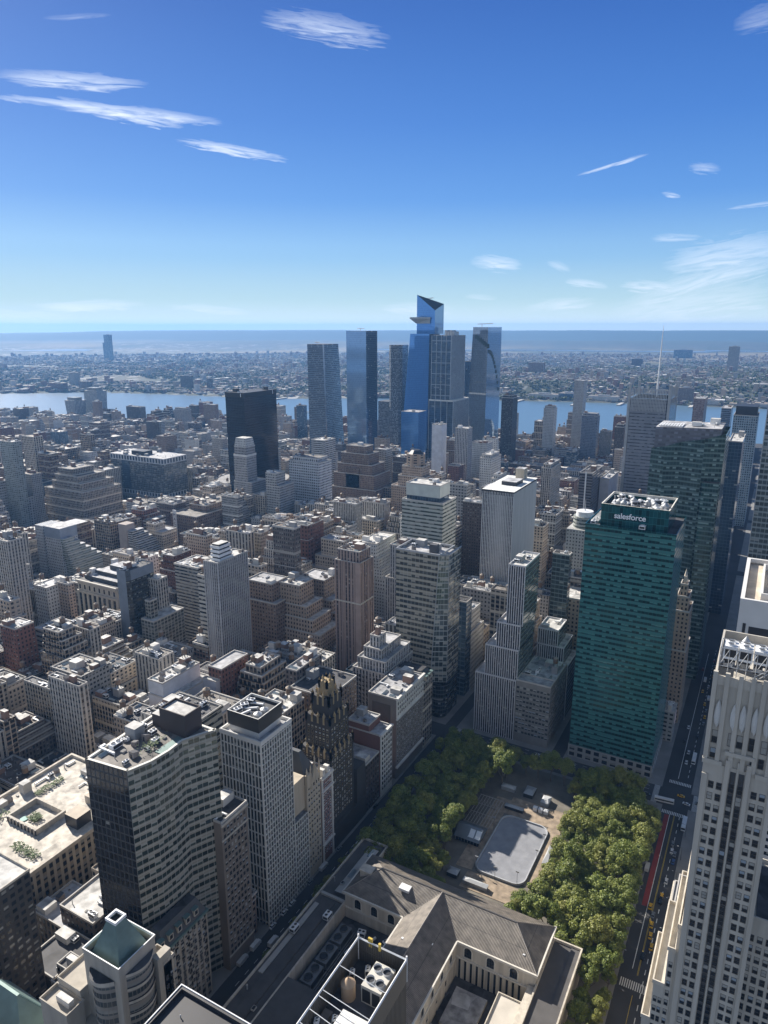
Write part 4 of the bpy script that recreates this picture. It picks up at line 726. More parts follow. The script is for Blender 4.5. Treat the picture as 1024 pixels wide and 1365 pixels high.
for i, (x, y) in enumerate(((-82.3, 145.8), (-79.2, 145.8), (-82.3, 141.5), (-79.2, 141.5))): b.cyl(x, y, 1.3, 1.3, zt - 2, zt - 1.2, 14, 1, False); b.cyl(x, y, 1.2, 1.2, zt - 2, zt - 1.9, 14, 2)
b.box(-83.6, -81, 138.9, 139, zt - 7.4, zt - 3, 2); b.box(-80.4, -77.9, 138.9, 139, zt - 7.4, zt - 3, 2); b.obj('cooling_tower', [plain('beige_metal', (.5, .48, .43), .6), WHITE, DARK], rt)
b = MB(); b.box(-85, -76.5, 118, 131, zt - 8, zt - 3, 0); b.box(-91, -88.5, 120, 131, zt - 8, zt - 6, 1); b.obj('white_roof_block', [plain('white_membrane', (.68, .68, .66), .7, var=.3, scale=.5), RF['gravel']], rt)
for x, y in ((-83, 126), (-80, 124), (-82, 121.5), (-79, 128)): put(PIPE, 'vent_pipe', rt, (x, y, zt - 3), 0, (.8, .8, .4))
for x, y in ((-90.5, 126), (-87, 124), (-86.5, 129), (-90, 144), (-86.4, 147)): put(COOL, 'cooling_unit', rt, (x, y, zt - 8), .4, (.5, .4, 1.2))
b = MB(); b.box(-88.6, -87.2, 150.9, 151.5, zt - 1.5, zt + 1.5); b.cyl(-84, 150, .45, .45, zt, zt + 2.4, 8); b.obj('yellow_fitting', [plain('yellow_paint', (.5, .36, .06), .5)], rt)
FOOT.append((-94, -74, 100, 152))
# beige department block with roof garden
rt = root('garden_roof_block', 'big beige block with garden courtyards on its pale roof, left of the concave tower', 'department store', (-315, 205, 0))
b = MB(); b.box(-350, -284, 165, 242, 0, 47, 0, cw=3.6, ch=4.2, cap=False); b.ring(-350.5, -283.5, 164.5, 242.5, 47, 49, 1.4, 1, 1); b.obj('wall', [W['cream_stone'], LIME], rt)
b = MB(); b.box(-349, -285, 166, 241, 46, 47.4); b.obj('roof', [roofmat('beige_terrace', (.46, .42, .36), .4)], rt)
b = MB(); b.box(-306, -290, 216, 240, 47.4, 52, 0, 1); b.box(-300, -291, 199, 208, 47.4, 54, 2, 1); b.obj('roof_pavilion', [LIME, plain('sand_roof', ()), DARK], rt)
b = MB(); b.ring(-330, -306, 186, 204, 47.4, 50.6, 1.2, 0, 0)
for i in range(9): b.box(-329 + i * 2.8, -328.2 + i * 2.8, 185.6, 186, 47.4, 50.6, 1)
b.obj('courtyard', [LIME, DARK], rt)
b = MB(); b.cyl(-323, 191, 2, 2, 47.5, 47.9, 16); b.obj('pool', [plain('pool_green', (.25, .42, .38), .2)], rt)
PL2 = MB()
for i in range(900):
    k_ = rr.choice([(-318, 194, 3.5, 2.6), (-336, 181, 4, 9), (-300, 176, 9, 2.5), (-335, 215, 2, 9)]); x, y, z = k_[0] + rr.uniform(-1, 1) * k_[2], k_[1] + rr.uniform(-1, 1) * k_[3], 47.6 + rr.random() * 1.8; a = rr.random() * 6; s_ = .7
    PL2.face([(x - s_ * math.cos(a), y - s_ * math.sin(a), z), (x + s_ * math.sin(a), y - s_ * math.cos(a), z + .3), (x + s_ * math.cos(a), y + s_ * math.sin(a), z + .1)])
tag(PL2.obj('terrace_planting', [GREEN], None, (-320, 195, 47.5)), 'shrubs and small trees planted on the beige roof terrace', 'plants')
clutter(rt, -349, -338, 168, 240, 47.4, rr, 12, 0, 3, 'pale'); clutter(rt, -330, -310, 222, 240, 47.4, rr, 6, 0, 1, 'pale')
FOOT.append((-351, -283, 163, 243)); sight((-350, -284, 165, 242), 44)
b = MB(); b.cyl(0, 0, 1, 1, 0, 5, 12); 
tower('arcade_office', 'brown stone office building with tall ground arches in the gap left of the concave tower', 'office building', [(-275, -254, 160.5, 182, 0, 36)], facade('brown_stone', (.27, .225, .175), DK, .6, .6, span=(.16, .13, .10)), 'silver', 3, 3.9, seed=2, n=6)
tower('dark_annex', 'low dark brick annex with pale cluttered roof at the concave tower foot', 'building', [(-258, -236, 163, 186, 0, 45)], 'dark_brick', 'pale', seed=5, n=7, bulks=1)
tower('low_annex', 'small dark annex with pale parapet in front of the white-piped annex', 'building', [(-252, -232, 140.5, 161, 0, 38)], 'dark_brick', 'tar', seed=7, n=2, bulks=1)
# =================================================================== midtown, Hudson Yards, Chelsea
def T(key): return H[key]
H = {
 'stripe_tower':(-380.3,-366.5,397.0,432.3,121.4,31.3),
 'cone_tower':(-243.1,-200.4,461.0,488.1,135.4,13.8),
 'rib_slab':(-153.4,-141.8,466.0,500.3,134.9,70.2),
 'dark_slab':(-133.9,-120.9,476.0,481.8,134.8,82.6),
 'corner_office':(-143.2,-117.0,461.5,506.7,49.0,9.1),
 'brown_office':(-137.6,-117.5,548.0,558.4,84.6,0.0),
 'mauve_tower':(-307.3,-283.3,474.0,495.1,112.1,22.4),
 'white_deco':(-362.8,-340.7,600.0,649.3,85.1,0.0),
 'pale_rib':(-301.7,-283.6,560.0,586.9,102.4,27.8),
 'banded_green':(-326.7,-283.5,634.0,656.5,127.8,74.2),
 'marble_slab':(-230.3,-200.5,610.0,681.1,152.9,57.5),
 'dark_brick':(-310.5,-283.4,757.0,771.9,101.0,1.8),
 'grey_deco':(-248.5,-221.7,404.0,448.0,71.3,56.6),
 'loft_a':(-394.2,-366.7,463.0,484.8,82.4,17.5),
 'loft_b':(-367.8,-345.1,474.0,495.9,81.3,25.4),
 'loft_c':(-371.5,-344.7,512.0,535.1,73.9,17.6),
 'loft_d':(-492.2,-449.1,582.0,592.8,62.8,32.6),
 'loft_e':(-393.6,-366.4,581.0,598.5,89.6,72.1),
 'stepped_hotel':(-637.0,-578.6,1000.0,1020.2,89.2,15.2),
 'crown_tower':(-444.8,-413.7,860.0,874.4,115.7,43.8),
 'white_block':(-653.0,-597.2,880.0,915.6,99.8,32.8),
 'banded_slab':(-713.6,-685.2,1030.0,1064.1,107.0,77.6),
 'dark_penn':(-747.5,-710.7,850.0,930.2,203.1,67.3),
 'crown_nelson':(-693.6,-669.7,800.0,822.4,129.8,58.6),
 'slim_grey':(-627.9,-609.4,790.0,811.4,98.5,34.3),
 'glass_penn':(-1030.0,-900.3,860.0,913.2,83.3,0.0),
 'store':(-719.4,-679.1,700.0,808.6,46.9,19.7),
 'beige_stair':(-971.3,-919.4,700.0,744.6,72.5,2.2),
 'terrace_white':(-768.1,-721.7,520.0,542.9,70.1,0.0),
 'slim_dark':(-486.0,-472.2,400.0,421.1,96.3,29.2),
 'colonnade':(-606.7,-549.6,450.0,451.9,49.7,12.8),
 'white_lot':(-604.1,-585.5,400.0,427.5,59.8,15.8),
 'mauve_brick':(-517.8,-499.1,310.0,326.3,71.3,30.6),
 'beige_pair':(-710.7,-694.4,640.0,657.2,48.9,6.9),
 'glass_left':(-1001.5,-973.4,640.0,654.4,136.5,0.0),
 'balcony_flats':(-454.6,-445.7,400.0,435.7,54.6,25.8),
 'white_plant':(-339.2,-327.7,300.0,335.3,72.3,52.6),
 'pinkish':(-318.7,-310.7,330.0,361.6,72.7,44.8),
 'round_white':(-164.6,-152.7,700.0,729.6,115.2,52.3),
 'bush':(-46.9,-38.0,545.0,615.9,102.9,18.1),
 'times_tower':(-168.9,-117.5,957.0,1029.2,223.9,110.3),
 'grey_wall':(-291.9,-279.6,800.0,827.2,121.9,112.7),
 'spiral':(-650.7,-613.2,1620.0,1712.7,300.0,110.0),
 'fifty':(-692.2,-645.1,1480.0,1557.3,282.4,53.9),
 'thirty':(-771.8,-721.5,1530.0,1567.4,284.9,112.7),
 'mw_one':(-830.0,-781.5,1341.0,1389.7,292.3,61.9),
 'mw_two':(-905.0,-863.4,1300.0,1359.8,264.4,69.4),
 'mw_thin':(-824.2,-794.2,1520.0,1559.0,259.0,64.5),
 'blue_low':(-726.8,-684.3,1400.0,1438.1,119.0,36.3),
 'dark_669':(-512.8,-488.0,1450.0,1482.0,154.9,29.0),
 'slab_620':(-702.2,-684.1,1700.0,1725.6,216.2,69.6),
 'white_578':(-535.0,-516.0,1150.0,1159.9,131.4,59.9),
 'white_607':(-502.7,-478.1,1180.0,1201.7,123.6,58.4),
 'slim_766':(-436.2,-412.8,1750.0,1780.4,174.2,7.3),
 'grid_776':(-388.8,-353.3,1650.0,1673.2,103.6,0.0),
 'slim_725':(-479.0,-454.1,1650.0,1675.7,115.2,18.3),
 'blue_978':(-55.4,-22.0,1200.0,1330.0,170.5,27.4),
 'blue_962':(-91.3,-74.5,1500.0,1613.8,150.1,86.2),
 'dark_left409':(-1155.4,-1130.5,1600.0,1614.4,92.0,0.0),
 'red_930':(-141.9,-122.0,1500.0,1630.0,166.2,111.7),
 'dark_820':(-284.9,-267.1,1500.0,1532.4,101.8,55.7),
 'grey_960':(-38.1,-25.7,800.0,861.0,186.8,109.2),
 'lean_one':(-2061.3,-1984.7,1550.0,1561.7,67.2,0.0),
 'lean_two':(-2027.9,-1948.4,1600.0,1612.1,96.2,0.0),
 'dark_168':(-1878.8,-1813.3,1650.0,1656.4,47.3,5.5),
 'deco_232':(-1563.4,-1509.9,1550.0,1565.5,64.0,24.2),
 'deco_271':(-1493.8,-1450.2,1600.0,1616.4,77.8,33.4),
 'pale_595':(-384.2,-366.2,1000.0,1043.0,107.9,64.2),
 'red_598':(-502.6,-480.9,1150.0,1163.9,60.3,29.1),
 'pale_815':(-184.0,-172.9,900.0,965.7,114.2,65.9),
 'beige_400':(-833.9,-811.2,1050.0,1068.6,77.8,60.7),
 'pale_460':(-595.4,-573.5,1050.0,1071.8,97.2,31.8),
 'slab_690':(-291.8,-277.4,900.0,926.5,108.5,41.9),
 'slab_720':(-288.7,-274.3,1000.0,1052.2,101.7,40.6),
 'slab_800':(-200.5,-185.2,860.0,913.6,127.8,73.8),
 'dome_740':(-202.9,-184.3,760.0,793.1,58.0,27.3),
}
rib_g = facade('grey_rib_balcony', (.42, .42, .43), (.04, .045, .05), .55, .62, span=(.22, .22, .23), blind=.2)
marble = facade('marble_stripes', (.60, .59, .585), (.05, .05, .06), .55, .8, span=(.2, .2, .21), blind=.2)
mpl = plain('plain_marble', (.52, .51, .50), .7, var=.12, streak=True)
mauve = facade('mauve_stripes', (.36, .27, .23), (.03, .03, .035), .42, .78, span=(.12, .09, .085), blind=.12)
pale_v = facade('pale_vertical', (.50, .49, .48), DK, .42, .8, span=(.22, .22, .22))
band_w = facade('white_green_bands', (.46, .48, .44), (.05, .07, .06), 1.01, .42, blind=.3)
banded_s = facade('white_spandrel_bands', (.55, .55, .54), DK, 1.01, .4)
blackg = facade('black_curtain_wall', (.010, .012, .018), (.010, .014, .022), .9, .85, gmet=.25, line=.02, lc=(.02, .022, .03), blind=0, gvar=.3)
hy_blue = facade('clear_blue_glass', (.23, .35, .50), (.23, .36, .53), .98, .97, gmet=.55, line=.02, lc=(.22, .34, .5), blind=0, wavy=.004, gvar=.12, grough=.06)  # blue of the reflected sky is put into the glass colour
hy_deep = facade('deep_blue_glass', (.09, .25, .56), (.09, .27, .62), 1.01, .9, gmet=.4, line=.02, lc=(.08, .22, .5), blind=0, wavy=.004, gvar=.12, grough=.06)  # deeper blue, sky reflection again held in the base colour
hy_navy = facade('navy_glass', (.05, .085, .14), (.06, .10, .16), .96, .9, gmet=.5, line=.03, lc=(.11, .15, .2), blind=.03, gvar=.35, wavy=.02)
hy_band = facade('steel_band_glass', (.16, .20, .25), (.08, .11, .15), 1.01, .55, gmet=.5, blind=.15, wavy=.02)
hy_grid = facade('silver_grid_glass', (.30, .34, .39), (.05, .08, .12), .82, .92, gmet=.6, blind=.02, wavy=.4)
hy_mir = facade('pale_mirror_glass', (.27, .29, .32), (.30, .34, .39), .98, .97, gmet=.6, line=.02, lc=(.3, .33, .36), blind=0, wavy=.03, gvar=.25, grough=.05)
speck = facade('speckled_balcony_glass', (.18, .20, .23), (.04, .06, .08), .7, .6, blind=.45, blindc=(.35, .36, .36), gmet=.3)
nyt = facade('grey_screen_wall', (.30, .31, .34), (.06, .07, .09), .97, .30, span=(.30, .31, .34), blind=.35, blindc=(.28, .29, .32))
b_grid = facade('pale_blue_grid', (.34, .42, .47), (.04, .07, .09), .6, .6)
def hero(key, kind, label, cat, wm, rm='silver', cw=3., ch=3.6, tiers=None, grow=None, **kw):
    x0, x1, y0, y1, z, zb = T(key)
    tl = []
    for (dS, dN, dE, dW, zt) in (grow or []): tl.append((x0 - dS, x1 + dN, y0 - dE, y1 + dW, 0 if not tl else tl[-1][5], zt))
    tl.append((x0, x1, y0, y1, tl[-1][5] if tl else 0, z))
    for (dS, dN, dE, dW, zt) in (tiers or []):
        p = tl[-1]; tl.append((p[0] + dS, p[1] - dN, p[2] + dE, p[3] - dW, p[5], zt))
    return tower(kind, label, cat, tl, wm, rm, cw, ch, zb=zb, **kw)
def piers(rt, x0, x1, y0, y1, z0, z1, n_e, n_n, w_, d, mat, name='piers'):
    b = MB()
    for i in range(n_e + 1):
        if n_e: x = x0 + (x1 - x0) * i / n_e; b.box(x - w_ / 2, x + w_ / 2, y0 - d, y0 - .01, z0, z1)
    for i in range(n_n + 1):
        if n_n: y = y0 + (y1 - y0) * i / n_n; b.box(x1 + .01, x1 + d, y - w_ / 2, y + w_ / 2, z0, z1)
    return b.obj(name, [mat], rt)
rt = hero('stripe_tower', 'ribbed_tower', 'tall grey ribbed apartment tower with white tiered penthouse, left of the brown setback lofts', 'apartment tower', rib_g, 'pale', 2.3, 2.9, seed=1, n=3, bulks=0)
x0, x1, y0, y1, z, _ = T('stripe_tower'); piers(rt, x0, x1, y0, y1, 0, z + .8, 7, 15, .5, .7, plain('grey_rib', (.44, .44, .45), .8))
b = MB(); rr = random.Random(5)
for i in range(4): b.box(x0 + 2.5, x1 - 2, y0 + 5, y1 - 14 - i, z + i * 3.4, z + i * 3.4 + 2.2, 0, 1); b.box(x0 + 3.5, x1 - 3, y0 + 6, y1 - 15 - i, z + i * 3.4 + 2.2, z + i * 3.4 + 3.4, 2, 1)
b.obj('penthouse', [WHITE, RF['pale'], DARK], rt)

x0, x1, y0, y1, z, _ = T('mauve_tower'); rt = hero('mauve_tower', 'striped_brick_tower', 'slender mauve brown tower with vertical dark stripes and recessed square crown', 'office tower', mauve, 'gravel', 3.2, 3.5, tiers=[(1.5, 1.5, 1.5, 1.5, z + 9, )], seed=3, n=8, bulks=2, par=.8)
piers(rt, x0, x1, y0, y1, 0, z + .5, 6, 5, 1.0, .6, plain('mauve_brick', (.36, .27, .23), .85)); b = MB(); b.box(x1 - 4, x1 + .5, y0 - .7, y0 - .05, 0, z + .5); b.box(x0 - .5, x1 + .7, y0 - .8, y0, z * .68, z * .68 + 1.2, 1); b.box(x1, x1 + .7, y0, y1, z * .68, z * .68 + 1.2, 1); b.obj('corner_pier', [plain('mauve_brick', ()), LIME], rt)
x0, x1, y0, y1, z, zb = T('white_deco')
tower('deco_tower', 'white stepped art deco loft tower behind the mauve brown striped tower', 'office tower', [(x0 - 3, x1 + 18, y0 - 2, y1 + 20, 0, 38), (x0 - 1, x1 + 12, y0 - 1, y1 + 14, 38, 50), (x0, x1 + 8, y0, y1 + 8, 50, 60), (x0, x1 + 4, y0, y1, 60, 70), (x0 + 1, x1, y0 + 2, y1 - 5, 70, z)], W['white_brick'], 'pale', seed=7, n=6, tank=1, bulks=3, bk='white', zb=zb)
hero('pale_rib', 'vertical_tower', 'narrow pale tower with strong vertical piers between the white deco loft and banded green tower', 'office tower', pale_v, 'tar', 2.6, 3.5, grow=[(4, 3, 2, 6, 70)], seed=3)
x0, x1, y0, y1, z, zb = T('banded_green')
rt = tower('banded_tower', 'pale green banded office tower with plain recessed top storey', 'office tower', [(x0 - 1, x1 + 2, y0, y1 + 12, 0, z), (x0 + 3, x1 - 3, y0 + 3, y1 + 4, z, z + 5, 'blue_glass'), (x0 + 2.5, x1 - 2.5, y0 + 2.6, y1 + 5, z + 5, z + 17, plain('pale_green_panel', (.50, .53, .49), .6))], band_w, 'pale', 3, 4, seed=3, n=4, zb=zb, bk='white')
x0, x1, y0, y1, z, zb = T('marble_slab'); rt = root('marble_tower', 'white marble office slab with thin vertical lines and blank pale side wall', 'skyscraper', ((x0 + x1) / 2, (y0 + y1) / 2, 0))
b = MB(); b.side((x0, y0), (x1, y0), 0, z, 0, 1.6, 3.8); b.side((x1, y0), (x1, y1), 0, z, 1); b.side((x1, y1), (x0, y1), 0, z, 0, 1.6, 3.8); b.side((x0, y1), (x0, y0), 0, z, 1); b.obj('wall', [marble, mpl], rt)
piers(rt, x0, x1, y0, y1, 0, z - 3, 18, 0, .5, .7, plain('marble_pier', (.62, .61, .60), .6)); b = MB(); b.box(x0 - .8, x1 + .6, y0 - .8, y1 + .5, z - .1, z + 1.4, 0, 1, bottom=True); b.obj('roof', [DARK, plain('white_membrane', ())], rt)
b = MB(); b.box(x0 + 9, x1 - 6, y0 + 25, y0 + 45, z + 1.4, z + 5, 0, 1); b.box(x0 + 12, x1 - 9, y1 - 14, y1 - 4, z + 1.4, z + 12, 2, 1); b.obj('plant_box', [DARK, RF['silver'], plain('cream_plain', ())], rt); FOOT.append((x0, x1, y0, y1)); sight((x0, x1, y0, y1), zb)
hero('dark_brick', 'brick_tower', 'dark brown brick tower peeking out between banded green tower and white marble slab', 'office tower', 'dark_brick', seed=2)
x0, x1, y0, y1, z, zb = T('grey_deco')
rt = tower('deco_building', 'grey stepped deco apartment building with pale piers, between mauve striped tower and cone-footed glass tower', 'apartment building', [(x0, x1, y0, y1, 0, z - 12), (x0 + 3, x1 - 1, y0 + 2, y1 - 2, z - 12, z - 4), (x0 + 6, x1 - 6, y0 + 6, y1 - 8, z - 4, z + 3), (x0 + 9, x1 - 10, y0 + 10, y1 - 24, z + 3, z + 11)], pale_v, 'silver', 2.6, 3.4, seed=8, n=9, tank=2, bulks=2, zb=zb)
windows(rt, 'E', y0, steps(x0 + 1, x1 - 1, 8), [26 + i * 3.4 for i in range(9)], 1.1, 1.8, fr); windows(rt, 'N', x1, steps(y0 + 1, y1 - 1, 13), [26 + i * 3.4 for i in range(9)], 1.1, 1.8, fr)
for k, lab, m, kw in (
 ('loft_a', 'brown stepped brick loft with white rooftop box, just right of the grey ribbed tower', 'brown_brick', dict(grow=[(0, 6, 3, 10, 66)], seed=1)),
 ('loft_b', 'tan stepped loft building with broad white roof, second right of the grey ribbed tower', 'tan_brick', dict(grow=[(0, 22, 2, 8, 40), (0, 14, 1, 6, 52), (0, 7, 0, 3, 63)], rm='pale', seed=2)),
 ('loft_c', 'tan wedding cake loft building close beside the left of the mauve striped tower', 'tan_brick', dict(grow=[(0, 16, 2, 8, 45), (0, 9, 1, 5, 56)], seed=3)),
 ('loft_e', 'pale stone tiered building with square tower top above and left of the mauve striped tower', 'buff_brick', dict(grow=[(10, 6, 6, 12, 60), (6, 3, 3, 7, 72)], seed=5, tank=1))):
    hero(k, 'loft_building', lab, 'loft building', m, **kw)
x0, x1, y0, y1, z, zb = T('loft_d'); y1 = y0 + 30; cx_, cy_ = (x0 + x1) / 2, (y0 + y1) / 2; rt = root('round_loft', 'buff loft building with rounded tiered top and white dormered crown behind the grey ribbed tower', 'loft building', (cx_, cy_, 0)); b = MB()
for r_, z0_, z1_ in ((1.0, 0, z - 14), (.88, z - 14, z - 7), (.76, z - 7, z)): b.prism([(cx_ + (x1 - x0) / 2 * r_ * a, cy_ + 15 * r_ * c) for a, c in ((-1, -1), (.7, -1), (1, -.6), (1, .6), (.7, 1), (-1, 1))], z0_, z1_, 0, 1, 3, 3.5)
b.box(cx_ - 10, cx_ + 8, cy_ - 8, cy_ + 8, z, z + 7, 2, 1); b.box(cx_ - 6, cx_ + 4, cy_ - 4, cy_ + 6, z + 7, z + 12, 2, 1); b.obj('wall', [W['buff_brick'], RF['pale'], WHITE], rt); FOOT.append((x0, x1, y0, y1))
x0, x1, y0, y1, z, zb = T('stepped_hotel')
rt = tower('stepped_hotel', 'massive brown stepped ziggurat hotel tower with plain crown block', 'hotel', [(x0 - 14, x1 + 17, y0 - 8, y1 + 40, 0, 38), (x0 - 8, x1 + 12, y0 - 5, y1 + 30, 38, 62), (x0 - 2, x1 + 6, y0 - 2, y1 + 22, 62, 78), (x0 + 4, x1 - 1, y0, y1 + 15, 78, 96), (x0 + 12, x1 - 8, y0 + 4, y1 + 8, 96, 108)], W['brown_brick'], 'gravel', 3, 3.4, seed=1, n=0, bulks=1, zb=zb)
b = MB(); b.box(x0 + 16, x1 - 16, y0 - 5, y0, 0, 72); b.obj('bay', [W['brown_brick']], rt)
x0, x1, y0, y1, z, zb = T('crown_tower')
rt = tower('crowned_tower', 'brown brick tower with octagonal stone crown in front of the tallest blue tower', 'office tower', [(x0 - 16, x1 + 14, y0 - 2, y1 + 26, 0, 85), (x0 - 6, x1 + 5, y0, y1 + 18, 85, 100), (x0, x1, y0, y1 + 10, 100, 114)], W['tan_brick'], 'brown', seed=1, n=0, bulks=0, zb=zb)
b = MB(); cx_, cy_ = (x0 + x1) / 2, y0 + 12; b.cyl(cx_, cy_, 14, 13.4, 114, 131, 8, 0); b.cyl(cx_, cy_, 11, 6, 131, 136, 8, 1); b.obj('crown', [W['tan_brick'], DARK], rt)
hero('white_block', 'grid_block', 'white gridded office block with dark rooftop plant, right of the black slab tower', 'office building', facade('white_grid', (.58, .59, .60), DK, .55, .5), 'gravel', 3.4, 4.2, tiers=[(5, 5, 4, 4, T('white_block')[4] + 6, 'dark_brick')[:5]], seed=2, n=8)
hero('banded_slab', 'banded_tower', 'light banded apartment tower just behind the white gridded block', 'apartment tower', banded_s, 'pale', seed=1, tank=1)
x0, x1, y0, y1, z, zb = T('dark_penn'); rt = root('black_slab', 'huge black glass slab tower with small white 1 near its top corners', 'skyscraper', ((x0 + x1) / 2, (y0 + y1) / 2, 0))
b = MB(); b.box(x0, x1, y0, y1, 0, z - 7, 0, 1, 3, 3.8, cap=False); b.box(x0 - .3, x1 + .3, y0 - .3, y1 + .3, z - 7, z, 1, 1); b.obj('curtain_wall', [blackg, plain('black_panel', (.012, .013, .017), .5), RF['tar']], rt)
tx = bpy.data.curves.new('one', 'FONT'); tx.body = '1'; tx.size = 8; tx.extrude = .2; to = bpy.data.objects.new('tmp', tx); COL.objects.link(to); bpy.context.view_layer.update()
m1 = bpy.data.meshes.new_from_object(to.evaluated_get(bpy.context.evaluated_depsgraph_get())); bpy.data.objects.remove(to); m1.materials.clear(); m1.materials.append(sm)
for loc, rz in (((x1 - 8, y0 - .6, z - 6.4), 0), ((x1 + .6, y1 - 12, z - 6.4), R(90))): o = put(m1, 'numeral', rt, loc); o.rotation_euler = (R(90), 0, rz)
clutter(rt, x0, x1, y0, y1, z, random.Random(1), 8, 0, 2, 'dark'); FOOT.append((x0, x1, y0, y1)); sight((x0, x1, y0, y1), zb)
x0, x1, y0, y1, z, zb = T('crown_nelson')
rt = tower('mottled_tower', 'grey brick tower with pale stepped crown standing before the black slab', 'office tower', [(x0 - 2, x1 + 16, y0 - 2, y1 + 22, 0, 62), (x0 - 1, x1 + 8, y0 - 1, y1 + 12, 62, 78), (x0, x1, y0, y1, 78, 118), (x0 + 1, x1 - 1, y0 + 1, y1 - 1, 118, z)], W['grey_brick'], 'pale', 2.6, 3.5, seed=1, n=0, bulks=0, zb=zb)
b = MB(); q = lambda i: [(x0 + i, y0 + i), (x1 - i, y0 + i), (x1 - i, y1 - i), (x0 + i, y1 - i)]
b.loft(q(1), z, q(3), z + 13, 0, 1); b.ring(x0 - .2, x1 + .2, y0 - .2, y1 + .2, 116, 119, .5, 2); b.obj('crown', [W['white_brick'], RF['pale'], plain('white_stone', ())], rt)
hero('slim_grey', 'slim_tower', 'slim grey tower with blank side, immediately right of the mottled brick tower', 'apartment tower', 'grey_concrete', grow=[(0, 5, 0, 14, 80)], seed=2)
x0, x1, y0, y1, z, zb = T('glass_penn'); gp = facade('white_framed_glass', (.05, .07, .09), (.10, .12, .13), .92, .8, gmet=.4, blind=.3, blindc=(.34, .31, .27), line=.04, lc=(.3, .31, .32)); wf = facade('white_frame_band', (.66, .68, .70), (.03, .05, .08), .62, .72, blind=0)
rt = root('framed_glass_building', 'broad glass office block with white framed top and base bands, beside the round arena roof', 'office building', ((x0 + x1) / 2, (y0 + y1) / 2, 0))
b = MB(); b.box(x0, x1, y0, y1, 14, z - 10, 0, cap=False, cw=4); b.box(x0 - .4, x1 + .4, y0 - .4, y1 + .4, z - 10, z, 1, 2, cw=7, ch=10); b.box(x0 - .6, x1 + .6, y0 - .6, y1 + .6, 14, 22, 1, cap=False, cw=7, ch=8); b.box(x0 - 10, x1 + 20, y0 - 14, y1 + 4, 0, 14, 0, 3, 5, 4.5); b.box(x0 + 28, x0 + 46, y0 - .8, y0, 22, z - 10, 4, cap=False)
b.obj('wall', [gp, wf, RF['silver'], RF['gravel'], hy_navy], rt); b = MB(); b.box(x0 + 45, x0 + 75, y0 + 8, y0 + 28, z, z + 7, 0); b.obj('plant_box', [DARK], rt); clutter(rt, x0, x1, y0, y1, z, random.Random(3), 20, 0, 4, 'grey'); FOOT.append((x0 - 12, x1 + 22, y0 - 16, y1 + 5)); sight((x0, x1, y0, y1), zb)
rt = root('round_arena', 'round arena with grey flat drum roof between glass block and black slab', 'arena', (-790, 960, 0)); b = MB(); b.cyl(-790, 960, 62, 62, 0, 43, 48, 0); b.cyl(-790, 960, 63, 63, 40, 44.5, 48, 1, False); b.obj('drum', [plain('arena_concrete', (.25, .24, .23), .85), LIME], rt)
b = MB(); b.cyl(-790, 960, 61.8, 61.8, 43, 43.3, 48, 0); b.cyl(-790, 960, 10, 9, 43.3, 45, 24, 1); b.obj('roof', [roofmat('arena_roof', (.25, .24, .23), .5), DARK], rt); clutter(rt, -835, -745, 915, 1005, 43.3, random.Random(8), 22, 0, 2, 'grey'); FOOT.append((-852, -728, 898, 1022)); sight((-840, -745, 925, 1000), 38)
x0, x1, y0, y1, z, zb = T('store'); rt = tower('department_store', 'dark brick department store with tall white vertical banner on its corner', 'department store', [(x0 - 8, x1, y0, y1 + 20, 0, z), (x0, x1 - 10, y0 + 30, y1, z, z + 8)], W['brown_brick'], 'gravel', 3.6, 4.2, seed=1, n=20, tank=2, bulks=4, zb=zb)
b = MB(); b.box(x0 - 2.5, x0 + 3.5, y0 - 1.5, y0 - .2, 6, z + 6, 0); b.obj('banner', [WHITE], rt)
for i, ch_ in enumerate("MACY'S"):
    tx = bpy.data.curves.new('t', 'FONT'); tx.body = ch_; tx.size = 6; tx.extrude = .1; tx.align_x = 'CENTER'; to = bpy.data.objects.new('tmp', tx); COL.objects.link(to); bpy.context.view_layer.update()
    m_ = bpy.data.meshes.new_from_object(to.evaluated_get(bpy.context.evaluated_depsgraph_get())); bpy.data.objects.remove(to); m_.materials.clear(); m_.materials.append(plain('sign_ink', (.06, .06, .09), .6)); o = put(m_, 'letter', rt, (x0 + .5, y0 - 1.62, z - 3 - i * 6)); o.rotation_euler = (R(90), 0, 0)
b = MB(); b.cyl(0, 0, 0, 0, 0, 0, 3); 
x0, x1, y0, y1, z, zb = T('beige_stair')
tower('ziggurat_tower', 'brown beige stepped tower with rounded glass top near the left edge', 'office tower', [(x0 - 22, x1 + 14, y0 - 3, y1 + 26, 0, z - 16), (x0 - 6, x1 + 8, y0, y1 + 18, z - 16, z - 4), (x0, x1, y0 + 2, y1 + 10, z - 4, z + 6), (x0 + 6, x1 - 14, y0 + 5, y1, z + 6, z + 16)], W['loft_stone'], 'gravel', 3, 3.6, seed=2, n=5, zb=zb)
x0, x1, y0, y1, z, zb = T('terrace_white'); wt = facade('white_square_windows', (.60, .61, .62), DK, .42, .4); lt = facade('mint_terrace_bands', (.52, .55, .52), (.10, .14, .13), 1.01, .45, blind=.4)
rt = root('terraced_tower', 'white tower with small square windows and long mint green terraces stepping down right', 'apartment tower', ((x0 + x1) / 2, (y0 + y1) / 2, 0))
b = MB(); b.box(x0, x0 + 14, y0, y1, 0, z - 1, 1); b.box(x0 + 14, x0 + 18, y0 + 3, y1, 0, z - 2, 3); b.box(x0 + 18, x1, y0 - 1, y1, 0, z - 13, 1); b.box(x0 + 18, x1, y0 - 1, y1, z - 13, z, 3, 2)
